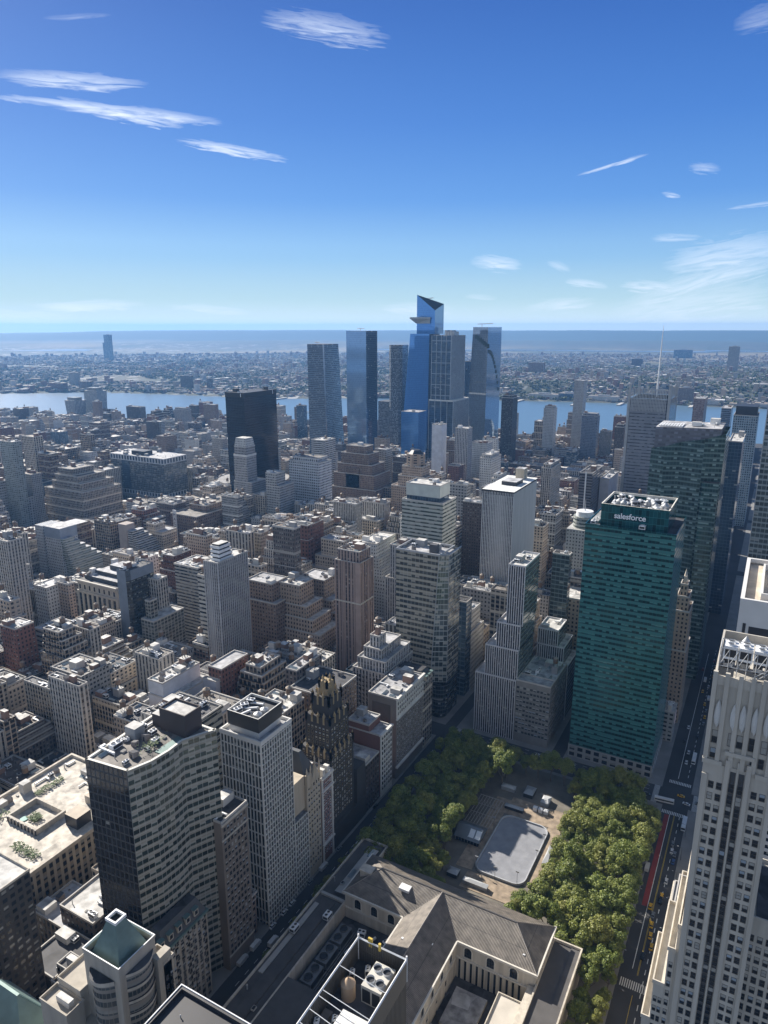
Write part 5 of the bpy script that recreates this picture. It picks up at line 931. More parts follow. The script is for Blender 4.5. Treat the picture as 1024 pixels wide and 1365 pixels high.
for i in range(9): b.box(x1, x1 + 5 + i * 1.2, y0 - 1 + i * .6, y0 + 14 + i * 6.5, 0 if i == 8 else z - 18 - i * 5.4, z - 12 - i * 5.4, 0, 2, 3, 3)
b.box(x1, x1 + 15, y0 + 4, y0 + 66, 0, z - 54, 0, 2)
b.obj('wall', [lt, wt, RF['silver'], plain('blue_grey_panel', (.24, .28, .34), .5)], rt); FOOT.append((x0, x1 + 16, y0, y0 + 75)); sight((x0, x1 + 12, y0, y1 + 20), zb)
rt = root('pink_terraced_building', 'pink grey terraced building with blank stone tower, right of the mint green terraces', 'apartment building', (-710, 620, 0)); b = MB(); b.box(-722, -708, 604, 618, 0, 56, 1)
for i in range(7): b.box(-708, -700 + i * 2.4, 606 + i, 626 + i * 5, 0 if i == 6 else 30 - i * 4.5, 48 - i * 5.2, 0, 2, 3, 3)
b.obj('wall', [banded_s, plain('pink_stone', (.36, .31, .28), .85), RF['silver']], rt); FOOT.append((-724, -682, 602, 660)); sight((-722, -695, 604, 640), 20)
x0, x1, y0, y1, z, zb = T('slim_dark'); rt = root('slim_tower', 'slim dark hotel tower with plain blue-grey side wall and speckled front', 'hotel', ((x0 + x1) / 2, (y0 + y1) / 2, 0)); dk2 = facade('dark_speckled', (.045, .045, .045), (.02, .025, .025), .8, .5, blind=.3, blindc=(.3, .31, .27))
b = MB(); b.side((x0, y0), (x1 - 3, y0), 0, z, 1); b.side((x1 - 3, y0), (x1, y0 + 3), 0, z, 0, 1.6, 3.1); b.side((x1, y0 + 3), (x1, y1 + 8), 0, z - 9, 0, 2.2, 3.1); b.side((x1, y1 + 8), (x0, y1 + 8), 0, z, 1); b.side((x0, y1 + 8), (x0, y0), 0, z, 1); b.side((x1, y0 + 3), (x1, y1 + 8), z - 9, z, 1); b.side((x1 - 3, y0), (x1, y0 + 3), z - 9, z + .01, 1)
b.face([(x0, y0, z - .8), (x1 - 3, y0, z - .8), (x1, y0 + 3, z - .8), (x1, y1 + 8, z - .8), (x0, y1 + 8, z - .8)], 2); b.obj('wall', [dk2, plain('blue_grey_stucco', (.19, .22, .26), .8), RF['tar']], rt); clutter(rt, x0, x1, y0, y1 + 8, z - .8, random.Random(1), 6, 1, 2); FOOT.append((x0, x1, y0, y1 + 8)); sight((x0, x1, y0, y1), zb)
x0, x1, y0, y1, z, zb = T('colonnade'); rt = root('colonnade_building', 'pale classical building front with tall pilasters and arched top windows', 'office building', ((x0 + x1) / 2, y0 + 20, 0)); b = MB(); b.box(x0, x1, y0, y0 + 60, 0, z, 0, cap=False, cw=5); b.face([(x0, y0, z), (x1, y0, z), (x1, y0 + 60, z), (x0, y0 + 60, z)], 1); b.obj('wall', [plain('pale_terracotta', (.50, .475, .42), .8), RF['tar']], rt)
b = MB()
for i in range(9): x = x0 + (x1 - x0) * i / 8; b.box(x - 1.3, x + 1.3, y0 - 1, y0, 10, z - 12)
b.box(x0 - .5, x1 + .5, y0 - 1.4, y0, z - 12, z - 10.5, bottom=True); b.box(x0 - .8, x1 + .8, y0 - 2, y0, z - 1.5, z + .8, bottom=True); b.obj('pilasters', [plain('pale_terracotta', ())], rt)
A2 = arch(2.8, 5.2); GB = MB(); GB.box(-2.1, 2.1, -.1, 0, 0, 24, 0); [GB.box(-2.1, 2.1, -.2, -.1, k_ * 4, k_ * 4 + .5, 1) for k_ in range(1, 6)]; GBM = GB.mesh('window_bay', [GLASS, plain('dark_green_panel', (.06, .075, .075), .5)])
for i in range(8): x = x0 + (x1 - x0) * (i + .5) / 8; put(A2, 'arched_window', rt, (x, y0, z - 9)); put(GBM, 'window_bay', rt, (x, y0, 12))
b = MB(); b.box(x0 + 4, x1 - 4, y0 + 6, y0 + 56, z, z + 4, 0, 1); b.box(x0 + 10, x1 - 6, y0 + 14, y0 + 20, z + 4, z + 8, 0, 1); b.box(x0 + 14, x1 - 6, y0 + 30, y0 + 40, z + 4, z + 9, 0, 1); b.obj('roof_attic', [plain('slate', ()), RF['silver']], rt); clutter(rt, x0, x1, y0 + 4, y0 + 60, z + 4, random.Random(2), 10, 0, 3, 'white'); FOOT.append((x0, x1, y0, y0 + 60)); sight((x0, x1, y0, y0 + 20), zb)
hero('white_lot', 'white_building', 'white brick apartment building with round white rooftop drum at left', 'apartment building', 'white_brick', seed=2, n=4, tank=0, bk='white')
hero('mauve_brick', 'patterned_building', 'mauve brick building with white striped bays touching the left edge', 'apartment building', 'red_brick', 'silver', seed=2, n=5, tank=1)
hero('beige_pair', 'beige_building', 'beige apartment building with notched front, left of the white vertical banner', 'apartment building', 'buff_brick', 'silver', seed=3, grow=[(0, 12, 0, 8, 40)])
hero('glass_left', 'balcony_tower', 'green glass apartment tower with stacked balconies at the left edge', 'apartment tower', facade('green_balconies', (.33, .35, .33), (.07, .10, .10), .6, .5, blind=.5, blindc=(.32, .36, .34), gmet=.3), 'silver', 4, 3, seed=1)
x0, x1, y0, y1, z, zb = T('balcony_flats'); tower('balcony_block', 'cream balconied apartment block with tall grey chimney box, right of the slim dark hotel', 'apartment building', [(x0 - 6, x1, y0, y1, 0, z), (x0 - 4, x0 + 2, y0 + 4, y0 + 12, z, z + 16)], facade('balcony_rows', (.42, .40, .34), (.05, .06, .06), .8, .55, span=(.25, .24, .21)), 'pale', 4, 3, seed=4, n=2, bulks=0, zb=zb)
x0, x1, y0, y1, z, zb = T('white_plant'); tower('white_building', 'white rendered building with dark louvred wall and rooftop machinery above the terrace roof', 'office building', [(x0 - 6, x1 + 3, y0, y1 + 3, 0, z - 10), (x0 - 6, x1 - 4, y0 + .5, y1, z - 10, z)], plain('white_render', (.58, .59, .62), .7), 'pale', seed=3, n=9, tank=1, bulks=2, zb=zb)
x0, x1, y0, y1, z, zb = T('pinkish'); tower('stucco_building', 'red brick building with pale stucco end wall, behind the white grid tower left side', 'building', [(x0 - 4, x1, y0 + 4, y1, 0, z), (x0 - 6, x1 - 2, y0, y0 + 3.9, 0, z - 8, plain('lilac_render', (.46, .46, .50), .8))], W['red_brick'], 'silver', seed=6, n=5, tank=2, zb=zb)
x0, x1, y0, y1, z, zb = T('round_white'); cx_, cy_ = (x0 + x1) / 2, (y0 + y1) / 2; rt = root('round_topped_tower', 'white tower with rounded glazed top half hidden behind the teal glass tower', 'office tower', (cx_, cy_, 0))
b = MB(); b.box(x0 - 8, x1 + 8, y0, y1, 0, z - 14, 0); b.cyl(cx_, cy_, 11, 11, z - 14, z - 2, 24, 1); b.cyl(cx_, cy_, 8.5, 8.5, z - 2, z + 3, 24, 2); b.cyl(cx_, cy_, .5, .3, z + 3, z + 14, 6, 3); b.obj('wall', [W['white_brick'], band_w, WHITE, STEEL], rt); sight((x0, x1, y0, y1), zb); FOOT.append((x0 - 8, x1 + 8, y0, y1))
# angular green glass tower
g7 = facade('angular_green_glass', (.13, .19, .18), (.05, .10, .10), .97, .62, gmet=.55, blind=.25, blindc=(.30, .38, .36), line=.03, lc=(.16, .22, .21), wavy=.15)
rt = root('angular_tower', 'angular green glass tower with sloping parapet and grey louvred roof block', 'skyscraper', (-60, 660, 0)); P = [(-89.5, 636), (-78, 632), (-66, 638), (-48, 633), (-33, 638), (-33, 690), (-89.5, 690)]
b = MB(); b.prism(P, 0, [200, 203, 207, 211, 216, 216, 200], 0, None, 2.6, 4.1, cap=False); b.face([(x, y, 198) for x, y in P]); b.box(-46, -33.5, 628, 637, 0, 176, 0, 1, 2, 4.1); b.obj('curtain_wall', [g7, RF['tar']], rt)
b = MB(); b.prism([(-88, 640), (-37, 642), (-37, 686), (-88, 686)], 198, [218, 219, 219, 218], 0, 1, cap=True); [b.box(-86 + i * 2.2, -85 + i * 2.2, 642, 662, 218.5, 219.4, 2) for i in range(9)]; b.obj('louvred_block', [facade('grey_louvre', (.20, .20, .23), (.15, .15, .18), .9, .5, grough=.6, blind=0), RF['silver'], WHITE], rt); clutter(rt, -62, -40, 645, 685, 219, random.Random(2), 8, 0, 2, 'white'); FOOT.append((-90, -32, 628, 690)); sight((-89, -33, 632, 690), 60)
# screen-walled tower with mast
x0, x1, y0, y1, z, zb = T('times_tower'); rt = root('mast_tower', 'grey screened skyscraper with raised corner fins and tall white mast', 'skyscraper', ((x0 + x1) / 2, (y0 + y1) / 2, 0)); sf = plain('screen_fin', (.40, .41, .42), .6, .2)
b = MB(); b.box(x0 + 4, x1 - 4, y0, y1, 0, z - 12, 0, 1, 3, 4.2); b.box(x0, x1, y0 + 5, y1 - 5, 0, z - 12, 1, 1); b.obj('wall', [nyt, hy_navy], rt)
b = MB()
for x in (x0 + 1.5, x1 - 1.5): b.box(x - 1.6, x + 1.6, y0 + 1, y0 + 3.5, 0, z + 6); b.box(x - 1.6, x + 1.6, y1 - 3.5, y1 - 1, 0, z + 6)
for i in range(24): x = x0 + 5 + (x1 - x0 - 10) * i / 23; b.box(x - .5, x + .5, y0 - .6, y0, z - 28, z + 1)
for i in range(10): y = y0 + 5 + (y1 - y0 - 10) * i / 9; b.box(x1 - 3.6, x1 - 3, y - .5, y + .5, z - 28, z + 1)
b.obj('screen_fins', [sf], rt); b = MB(); b.cyl(x0 + 30, y0 + 36, 1.3, .8, z - 12, z + 45, 8); b.cyl(x0 + 30, y0 + 36, .8, .2, z + 45, z + 78, 8); b.obj('mast', [WHITE], rt); FOOT.append((x0, x1, y0, y1)); sight((x0, x1, y0, y1), zb)
# Hudson Yards
x0, x1, y0, y1, z, zb = T('thirty'); rt = root('observation_tower', 'tallest blue glass skyscraper with slanted pointed top and jutting triangular deck', 'skyscraper', ((x0 + x1) / 2, y0 + 25, 0))
b = MB(); b.loft([(x0 - 18, y0 - 14), (x1 + 4, y0 - 14), (x1 + 14, y0 + 40), (x0 - 18, y0 + 40)], 0, [(x0, y0), (x1 - 1, y0), (x1 + 6, y0 + 42), (x0, y0 + 42)], z, [0, 1, 1, 0], 2, 3, 4.2)
b.prism([(-757, 1534), (-711, 1534), (-706, 1572), (-757, 1572)], z, [372, 337, 352, 360], [0, 3, 3, 0], None, 3, 4.6); b.face([(-757, 1534, 372), (-711, 1534, 337), (-706, 1572, 352)], 2); b.face([(-757, 1534, 372), (-706, 1572, 352), (-757, 1572, 360)], 2)
b.obj('curtain_wall', [hy_deep, hy_navy, DARK, hy_blue], rt); b = MB(); b.face([(-766, 1514, 323), (-722, 1529, 325), (-738, 1540, 325)]); b.prism([(-766, 1515), (-720, 1529), (-740, 1541)], 318, 322, 0, 0); b.loft([(-757, 1530), (-722, 1531), (-740, 1539)], 308, [(-765, 1516), (-721, 1530), (-740, 1540)], 318, 0); b.obj('observation_deck', [plain('deck_grey', (.33, .35, .35), .5)], rt); b = MB(); b.bar((-744, 1550, 362), (-726, 1556, 366), .8); b.bar((-738, 1552, 355), (-738, 1552, 366), .8); b.obj('roof_crane', [STEEL], rt); FOOT.append((x0 - 20, x1 + 16, 1510, 1580)); sight((x0, x1, y0, y1), zb)
x0, x1, y0, y1, z, zb = T('mw_one'); rt = root('blue_slab_tower', 'smooth pale blue glass tower with dark side, second from left in the cluster', 'skyscraper', ((x0 + x1) / 2, (y0 + y1) / 2, 0)); b = MB(); b.prism([(x0 - 1, y0), (x1, y0), (x1, y1), (x0, y1)], 0, z, [0, 1, 1, 0], 2, 3, 4); b.obj('curtain_wall', [hy_blue, hy_navy, RF['silver']], rt); b = MB(); b.bar((x0 + 30, y0 + 8, z), (x0 + 30, y0 + 8, z + 6), .7); b.bar((x0 + 22, y0 + 8, z + 5), (x0 + 40, y0 + 8, z + 5), .6); b.obj('roof_crane', [STEEL], rt); FOOT.append((x0, x1, y0, y1)); sight((x0, x1, y0, y1), zb)
x0, x1, y0, y1, z, zb = T('mw_two'); rt = root('tapered_tower', 'tapered dark banded glass tower at the left end of the cluster', 'skyscraper', ((x0 + x1) / 2, (y0 + y1) / 2, 0)); b = MB(); b.loft([(x0, y0), (x1 + 6, y0), (x1 + 6, y0 + 4), (x1 + 14, y1), (x0, y1)], 0, [(x0, y0), (x1 - 2, y0), (x1, y0 + 3), (x1, y1), (x0, y1)], z, [0, 1, 0, 0, 0], 2, 3, 4); b.obj('curtain_wall', [hy_band, hy_mir, RF['tar']], rt); b = MB(); b.bar((x0 + 20, y0 + 8, z), (x0 + 20, y0 + 8, z + 5), .7); b.bar((x0 + 14, y0 + 8, z + 4), (x0 + 28, y0 + 8, z + 4), .6); b.obj('roof_crane', [STEEL], rt); FOOT.append((x0, x1 + 14, y0, y1)); sight((x0, x1, y0, y1), zb)
x0, x1, y0, y1, z, zb = T('mw_thin'); rt = root('speckled_tower', 'slim speckled glass apartment tower between pale blue tower and tallest tower', 'apartment tower', ((x0 + x1) / 2, (y0 + y1) / 2, 0)); b = MB(); b.prism([(x0, y0 + 4), (x0 + 6, y0), (x1 - 3, y0), (x1 + 3, y0 + 8), (x1 + 3, y1), (x0, y1)], 0, z, 0, 1, 3, 3.3); b.box(x0 - 34, x0 - 2, y0 + 10, y1 + 10, 0, z * .48, 0, 1, 3, 3.3); b.obj('curtain_wall', [speck, RF['tar']], rt); FOOT.append((x0 - 34, x1, y0, y1)); sight((x0, x1, y0, y1), zb)
x0, x1, y0, y1, z, zb = T('fifty'); rt = root('ribbed_glass_tower', 'broad dark glass tower with silver ribs and stone waist belt, right of the tallest tower', 'skyscraper', ((x0 + x1) / 2, (y0 + y1) / 2, 0)); b = MB(); b.box(x0 - 3, x1 + 10, y0 - 4, y1 + 8, 0, 140, 0, 1, 7, 4.2); b.box(x0, x1, y0, y1, 140, z, 0, 1, 7, 4.2); b.obj('curtain_wall', [facade('dark_glass_grid', (.08, .11, .14), (.05, .08, .12), .96, .8, gmet=.5, blind=.05, wavy=.02), RF['silver']], rt)
sv = plain('silver_rib', (.42, .45, .48), .5, .3); b = MB()
for i in range(5): x = x0 + (x1 - x0) * i / 4; b.box(x - .5, x + .5, y0 - 1, y0, 140, z); x = x0 - 3 + (x1 + 13 - x0) * i / 4; b.box(x - .5, x + .5, y0 - 5, y0 - 4, 0, 140)
for i in range(15): y = y0 + (y1 - y0) * i / 14; b.box(x1, x1 + 1, y - .7, y + .7, 140, z); y = y0 - 4 + (y1 + 12 - y0) * i / 14; b.box(x1 + 10, x1 + 11, y - .7, y + .7, 0, 140)
for i in range(6): zz = 150 + i * 24; b.box(x0, x1, y0 - .8, y0, zz, zz + 1)
b.obj('ribs', [sv], rt); b = MB(); b.box(x0 - 3.4, x1 + 10.4, y0 - 4.4, y1 + 8.4, 138, 141); b.obj('belt', [plain('pale_coping', ())], rt); b = MB()
for i in range(4): b.box(x0 + 22 + i * 6, x0 + 27 + i * 6, y0 + 20, y0 + 45, z, z + 11 - (i % 2) * 3)
b.obj('plant_box', [STEEL], rt); FOOT.append((x0 - 4, x1 + 12, y0 - 5, y1 + 9)); sight((x0, x1, y0, y1), zb)
x0, x1, y0, y1, z, zb = T('spiral'); rt = root('spiral_terrace_tower', 'mirrored grey glass tower with a dark stair of terraces curling down its face', 'skyscraper', ((x0 + x1) / 2, (y0 + y1) / 2, 0)); b = MB(); b.loft([(x0 - 12, y0), (x1 + 1, y0 - 2), (x1 + 2, y1), (x0 - 12, y1)], 0, [(x0, y0), (x1, y0), (x1, y1), (x0, y1)], z, [0, 1, 0, 0], 2, 3, 4.2); b.obj('curtain_wall', [hy_mir, hy_blue, RF['silver']], rt)
b = MB()
for i in range(7): t_ = i / 7; b.box(x0 + 6 + 5 * i, x0 + 12 + 5 * i, y0 - 1.6, y0 - .2, z - 27 - t_ * 25, z - 17 - t_ * 25, bottom=True)
for i in range(12): t_ = i / 12; b.box(x1 + .3, x1 + 2, y0 + 4 + t_ * 80, y0 + 11 + t_ * 80, z - 60 - t_ * t_ * 110, z - 52 - t_ * t_ * 110, bottom=True)
b.obj('terraces', [plain('dark_terrace', (.05, .07, .06), .8)], rt); b = MB(); b.bar((x0 + 14, y0 + 20, z), (x0 + 14, y0 + 20, z + 8), .8); b.bar((x0 + 2, y0 + 20, z + 7), (x0 + 40, y0 + 24, z + 8), .8); b.obj('roof_crane', [STEEL], rt); FOOT.append((x0 - 12, x1, y0, y1)); sight((x0, x1, y0, y1), zb)
FAR = [('blue_low', 'blue_block', 'low bright blue glass block below the tallest blue tower', 'office tower', hy_deep, 'silver'), ('dark_669', 'dark_tower', 'dark speckled tower with rounded top standing alone right of the mirrored tower', 'apartment tower', facade('dark_speck', (.05, .05, .055), (.02, .025, .03), .6, .5, blind=.3, blindc=(.25, .26, .27)), 'tar'),
 ('slab_620', 'dark_slab', 'narrow dark slab between ribbed tower and mirrored terrace tower', 'office tower', hy_navy, 'tar'), ('white_578', 'white_tower', 'thin white and grey tower in front of the ribbed glass tower', 'apartment tower', plain('white_render', ()), 'pale'),
 ('white_607', 'white_slab', 'white-sided blue glass hotel slab just right of the ribbed tower base', 'hotel', pale_v, 'pale'), ('slim_766', 'slim_concrete_tower', 'very slim pale concrete tower rising in front of the river', 'apartment tower', facade('slim_concrete', (.44, .44, .43), DK, .3, .6), 'silver'),
 ('grid_776', 'grid_apartments', 'blue grey gridded apartment tower immediately right of the very slim concrete tower', 'apartment tower', facade('blue_grey_grid', (.24, .27, .33), DK, .55, .5), 'silver'), ('slim_725', 'capped_tower', 'slim white tower with dark round cap in front of the river', 'apartment tower', 'white_brick', 'tar'),
 ('blue_978', 'pale_blue_tower', 'pale blue hotel tower with small square windows near the right edge', 'hotel', b_grid, 'tar'), ('blue_962', 'slim_blue_tower', 'slim striped blue tower just left of the pale blue hotel', 'apartment tower', hy_band, 'silver'),
 ('red_930', 'red_speckled_tower', 'reddish speckled apartment block in front of the river behind the angular green tower', 'apartment tower', facade('red_grey_speckle', (.28, .20, .20), (.08, .10, .12), .6, .55, blind=.4), 'silver'), ('dark_820', 'brick_apartment_tower', 'dark brick tower with stepped top by the river, left of the mast tower', 'apartment tower', 'dark_brick', 'tar'),
 ('grey_960', 'dark_office_tower', 'dark office tower with white roof plant right of the angular green tower', 'office tower', hy_navy, 'pale'), ('dark_left409', 'slim_dark_tower', 'slim dark tower by the river left of the tapered tower', 'apartment tower', 'blue_glass', 'tar'),
 ('dark_168', 'dark_cube_building', 'dark cube-like building on the riverbank at left', 'building', 'dark_brick', 'tar'), ('deco_232', 'stepped_apartments', 'pale stepped apartment building by the river, left of the black slab', 'apartment building', 'grey_brick', 'silver'),
 ('deco_271', 'brown_apartments', 'brown apartment building by the river, nearest left of the black slab', 'apartment building', 'brown_brick', 'silver'), ('pale_595', 'cream_slab', 'cream slab with rooftop drum behind the white marble tower', 'office building', 'white_brick', 'pale'),
 ('red_598', 'red_building', 'dark red brick block between the thin white tower and the white-sided slab', 'apartment building', 'red_brick', 'tar'), ('pale_815', 'blank_tower', 'tall plain lilac-grey blank wall tower left of the mast tower', 'office tower', plain('lilac_render', ()), 'silver'),
 ('beige_400', 'grey_hotel', 'grey block with pale roof behind the white gridded block', 'office building', 'grey_concrete', 'pale'), ('pale_460', 'loft_slab', 'grey slab tower right of the ziggurat hotel', 'office building', 'grey_concrete', 'silver'),
 ('slab_690', 'stepped_brick_tower', 'grey brick tower with stepped top right of the white marble slab', 'apartment tower', 'grey_brick', 'silver'), ('slab_720', 'deco_brick_tower', 'pale brick stepped tower, second right of the white marble slab', 'apartment tower', 'pale_stone', 'silver'),
 ('slab_800', 'ribbon_tower', 'dark ribbon-windowed tower with single white vertical stripe left of the mast tower', 'office tower', facade('dark_ribbon2', (.16, .16, .18), DK, 1.01, .45, blind=.1), 'tar'), ('grey_wall', 'plain_tower', 'tall white plain-sided apartment building behind the marble slab', 'apartment building', 'white_brick', 'pale')]
for k, kind, lab, cat, m, rm in FAR:
    y1_ = T(k); H[k] = (y1_[0], y1_[1], y1_[2], min(y1_[3], y1_[2] + 60) if y1_[3] - y1_[2] > 14 else y1_[2] + 22, y1_[4], y1_[5])
    rt = hero(k, kind, lab, cat, m, rm, seed=len(lab), n=3, bulks=1, tiers=[(2, 2, 2, 2, T(k)[4] + 5)] if k in ('dark_669', 'grid_776', 'slim_725', 'deco_232', 'slab_690', 'slab_720', 'dark_820', 'grey_wall', 'pale_595') else None)
x0, x1, y0, y1, z, zb = T('slab_800'); b = MB(); b.box((x0 + x1) / 2 - .8, (x0 + x1) / 2 + .8, y0 - .5, y0, 0, z + 2); b.obj('white_stripe', [WHITE], [o for o in bpy.data.objects if o.name.startswith('ribbon_tower')][0])
x0, x1, y0, y1, z, zb = T('blue_978'); b = MB(); b.box(x0 + 2, x1 - 2, y0 + 4, y1 - 10, z, z + 14, 0); b.obj('plant_box', [DARK], [o for o in bpy.data.objects if o.name.startswith('pale_blue_tower')][0])
# the leaning pair by the river
for xl, xr_, yy, z, lean, lab in ((-2050, -1995, 1550, 68, 8, 'shorter white ribbed tower of the leaning pair by the river'), (-2020, -1958, 1605, 97, -8, 'taller white ribbed tower widening upward, of the leaning pair by the river')):
    rt = root('leaning_tower', lab, 'apartment tower', ((xl + xr_) / 2, yy + 20, 0), 'leaning white towers by the river'); b = MB(); q0 = [(xl + lean, yy), (xr_ - abs(lean), yy), (xr_ - abs(lean), yy + 40), (xl + lean, yy + 40)]; q1 = [(xl, yy), (xr_ - (lean if lean > 0 else 0), yy), (xr_, yy + 40), (xl, yy + 40)]
    b.loft(q0, 0, q1, z, 0, 1, 4.5, 3.6); b.box(xl + 6, xr_ - 12, yy + 6, yy + 34, z, z + 9, 2); b.obj('wall', [facade('white_ribs', (.56, .57, .56), (.04, .06, .09), .6, .8, span=(.2, .22, .25)), RF['pale'], W['grey_concrete']], rt); FOOT.append((xl, xr_, yy, yy + 40))
rt = root('domed_building', 'old grey brick building with little stone domes on its roof right of the marble slab', 'building', (-193, 775, 0)); b = MB(); b.box(-206, -180, 762, 790, 0, 54, 0, 1); b.obj('wall', [W['brown_brick'], RF['gravel']], rt)
for x, y, s_ in ((-203, 764, 2), (-184, 764, 3), (-190, 776, 4)):
    b = MB(); b.cyl(x, y, s_, s_, 54, 54 + s_, 12)
    for i in range(5): b.cyl(x, y, s_ * 1.15 * math.cos(i * .314), s_ * 1.15 * math.cos((i + 1) * .314), 54 + s_ + s_ * 1.3 * math.sin(i * .314), 54 + s_ + s_ * 1.3 * math.sin((i + 1) * .314), 12)
    b.obj('dome', [LIME], rt)
FOOT.append((-207, -179, 760, 791)); sight((-206, -180, 762, 790), 30)
# =================================================================== ground, streets, river, far shore
asph = plain('asphalt', (.048, .049, .052), .9, var=.2, scale=.05); walk = plain('sidewalk_concrete', (.21, .205, .195), .9, var=.15, scale=.1)
WATER = bpy.data.materials.new('river_water'); WATER.use_nodes = True; nt = WATER.node_tree; bs = nt.nodes['Principled BSDF']; bs.inputs['Base Color'].default_value = (.10, .17, .24, 1); bs.inputs['Roughness'].default_value = .3; bs.inputs['Specular IOR Level'].default_value = .6
geo = N(nt, 'ShaderNodeNewGeometry'); mp = N(nt, 'ShaderNodeMapping'); mp.inputs['Scale'].default_value = (.05, .02, .05); L(nt, geo.outputs['Position'], mp.inputs[0]); nz = N(nt, 'ShaderNodeTexNoise'); nz.inputs['Scale'].default_value = 1; nz.inputs['Detail'].default_value = 10; nz.inputs['Roughness'].default_value = .7; L(nt, mp.outputs[0], nz.inputs[0])
bp = N(nt, 'ShaderNodeBump'); bp.inputs['Strength'].default_value = .3; bp.inputs['Distance'].default_value = 4; L(nt, nz.outputs[0], bp.inputs['Height']); L(nt, bp.outputs[0], bs.inputs['Normal'])
SHORE = [(60, 2150), (-121, 2090), (-315, 1984), (-490, 1962), (-609, 1929), (-760, 1850), (-1000, 1763), (-1373, 1800), (-1600, 1740), (-1824, 1680), (-2043, 1590), (-2508, 1600), (-3200, 1500), (-5000, 900)]
FAR_SHORE = [(-6200, 1200), (-4600, 1700), (-3700, 1950), (-3200, 2080), (-2900, 2330), (-2524, 2440), (-2176, 2473), (-1898, 2546), (-1500, 2750), (-1200, 2860), (-942, 2958), (-641, 3017), (-354, 3042), (-89, 3095), (400, 3130), (2500, 3300)]
def sheet(poly, z, name, mat, thick=0):
    b = MB(); b.face([(x, y, z) for x, y in poly])
    return struct(name, b, [mat])
sheet([(17500, -6500), (17500, 17500), (-17500, 17500), (-17500, -6500)], -6, 'ground', plain('ground_earth', (.07, .075, .06), .95))
b = MB(); P = [(2500, -1500), (2500, 2150)] + SHORE + [(-5000, -1500)]
b.prism(P, -5, 0, 0, 0); struct('roadway', b, [asph])
sheet([(7000, -3000), (7000, 4200), (-9000, 4200), (-9000, -3000)], -3, 'river', WATER)
def shore_y(x):
    for (a, ya), (c, yc) in zip(SHORE, SHORE[1:]):
        if c <= x <= a: return ya + (yc - ya) * (x - a) / (c - a)
    return 1500
AVE = [158, 447, 701, 955, 1235, 1515, 1795, 2060]
BLOCKS = []
for k in range(0, 36):
    xs, xn = -25.5 - 83 * (k + 1) + 9 + (5 if k == 7 else 0), -25.5 - 83 * k - 9 - (5 if k in (0, 8) else 0)
    if k == 0: xn = -41
    for i in range(-1, len(AVE) - 1):
        ya, yb = (AVE[i] if i >= 0 else 14) + 13, AVE[i + 1] - 13
        yb = min(yb, shore_y((xs + xn) / 2) - 25)
        if yb - ya > 30: BLOCKS.append((xs, xn, ya, yb, k, i))
b = MB()
for xs, xn, ya, yb, k, i in BLOCKS:
    if not (k in (0, 1) and i == 0): b.box(xs - 4.5, xn + 4.5, ya - 4.5, yb + 4.5, 0, .15)
b.box(-183, -33.5, 171, 436, 0, .15)           # library and park block
for i in range(6): b.box(-18.3, 60, AVE[i] + 9, AVE[i + 1] - 9, 0, .15)
struct('pavement', b, [walk])
# road markings
b = MB()
def dash(x, y0, y1, w_=.18, z=.012, col=0): b.box(x - w_, x + w_, y0, y1, .004, z, col)
mk = [plain('road_paint', (.62, .62, .60), .8), plain('yellow_paint_line', (.45, .33, .06), .8), plain('red_bus_lane', (.22, .035, .03), .85)]
b.box(-31, -28.2, 343, 427, .003, .008, 2)
dash(-28, 300, 428); dash(-28, 470, 690)
for y in range(180, 700, 7):
    if not 428 < y < 468: dash(-22.2, y, y + 3.2)
dash(-25.4, 175, 285, .12, col=1); dash(-25.4, 297, 428, .12, col=1); dash(-25, 297, 428, .1, col=1)
for x in range(-32, -19): b.box(x, x + .5, 288, 293, .004, .012)
for x in range(-33, -19): b.box(x, x + .55, 428, 431.5, .004, .012); b.box(x, x + .55, 463, 466.5, .004, .012)
for y in range(434, 460, 1): b.box(-41, -37.5, y, y + .5, .004, .012); b.box(-16.5, -13, y, y + .5, .004, .012); b.box(-188 + 3, -185 + 3, y, y + .5, .004, .012)
for x in (-440, 443.5, 450.5): pass
for x0 in range(-180, -45, 7):
    for y in (440.5, 444.5, 448.7, 452.8): b.box(x0, x0 + 3, y, y + .2, .004, .012)
for y in range(200, 430, 7): b.box(-190.1, -189.9, y, y + 3, .004, .012)
struct('road_markings', b, mk)

# =================================================================== far shore terrain
FOOT.append((-184, -33, 171, 437))
FARMAT = bpy.data.materials.new('far_shore_cover'); FARMAT.use_nodes = True; nt = FARMAT.node_tree; bs = nt.nodes['Principled BSDF']; bs.inputs['Roughness'].default_value = .95
geo = N(nt, 'ShaderNodeNewGeometry'); sp = N(nt, 'ShaderNodeSeparateXYZ'); L(nt, geo.outputs['Position'], sp.inputs[0])
def nse(sx, sy, det, rough=.6, seed=0):
    mp = N(nt, 'ShaderNodeMapping'); mp.inputs['Scale'].default_value = (sx, sy, 0); mp.inputs['Location'].default_value = (seed, seed, 0); L(nt, geo.outputs['Position'], mp.inputs[0]); n = N(nt, 'ShaderNodeTexNoise'); n.inputs['Scale'].default_value = 1; n.inputs['Detail'].default_value = det; n.inputs['Roughness'].default_value = rough; L(nt, mp.outputs[0], n.inputs[0]); return n.outputs[0]
mp = N(nt, 'ShaderNodeMapping'); mp.inputs['Scale'].default_value = (.022, .012, 0); L(nt, geo.outputs['Position'], mp.inputs[0]); vo = N(nt, 'ShaderNodeTexVoronoi'); vo.inputs['Scale'].default_value = 1; L(nt, mp.outputs[0], vo.inputs['Vector']); vs = N(nt, 'ShaderNodeSeparateColor'); L(nt, vo.outputs['Color'], vs.inputs[0])
c = MIX(nt, RAMP(nt, nse(.004, .0022, 9), .38, .6), (.022, .038, .017), (.055, .06, .042))
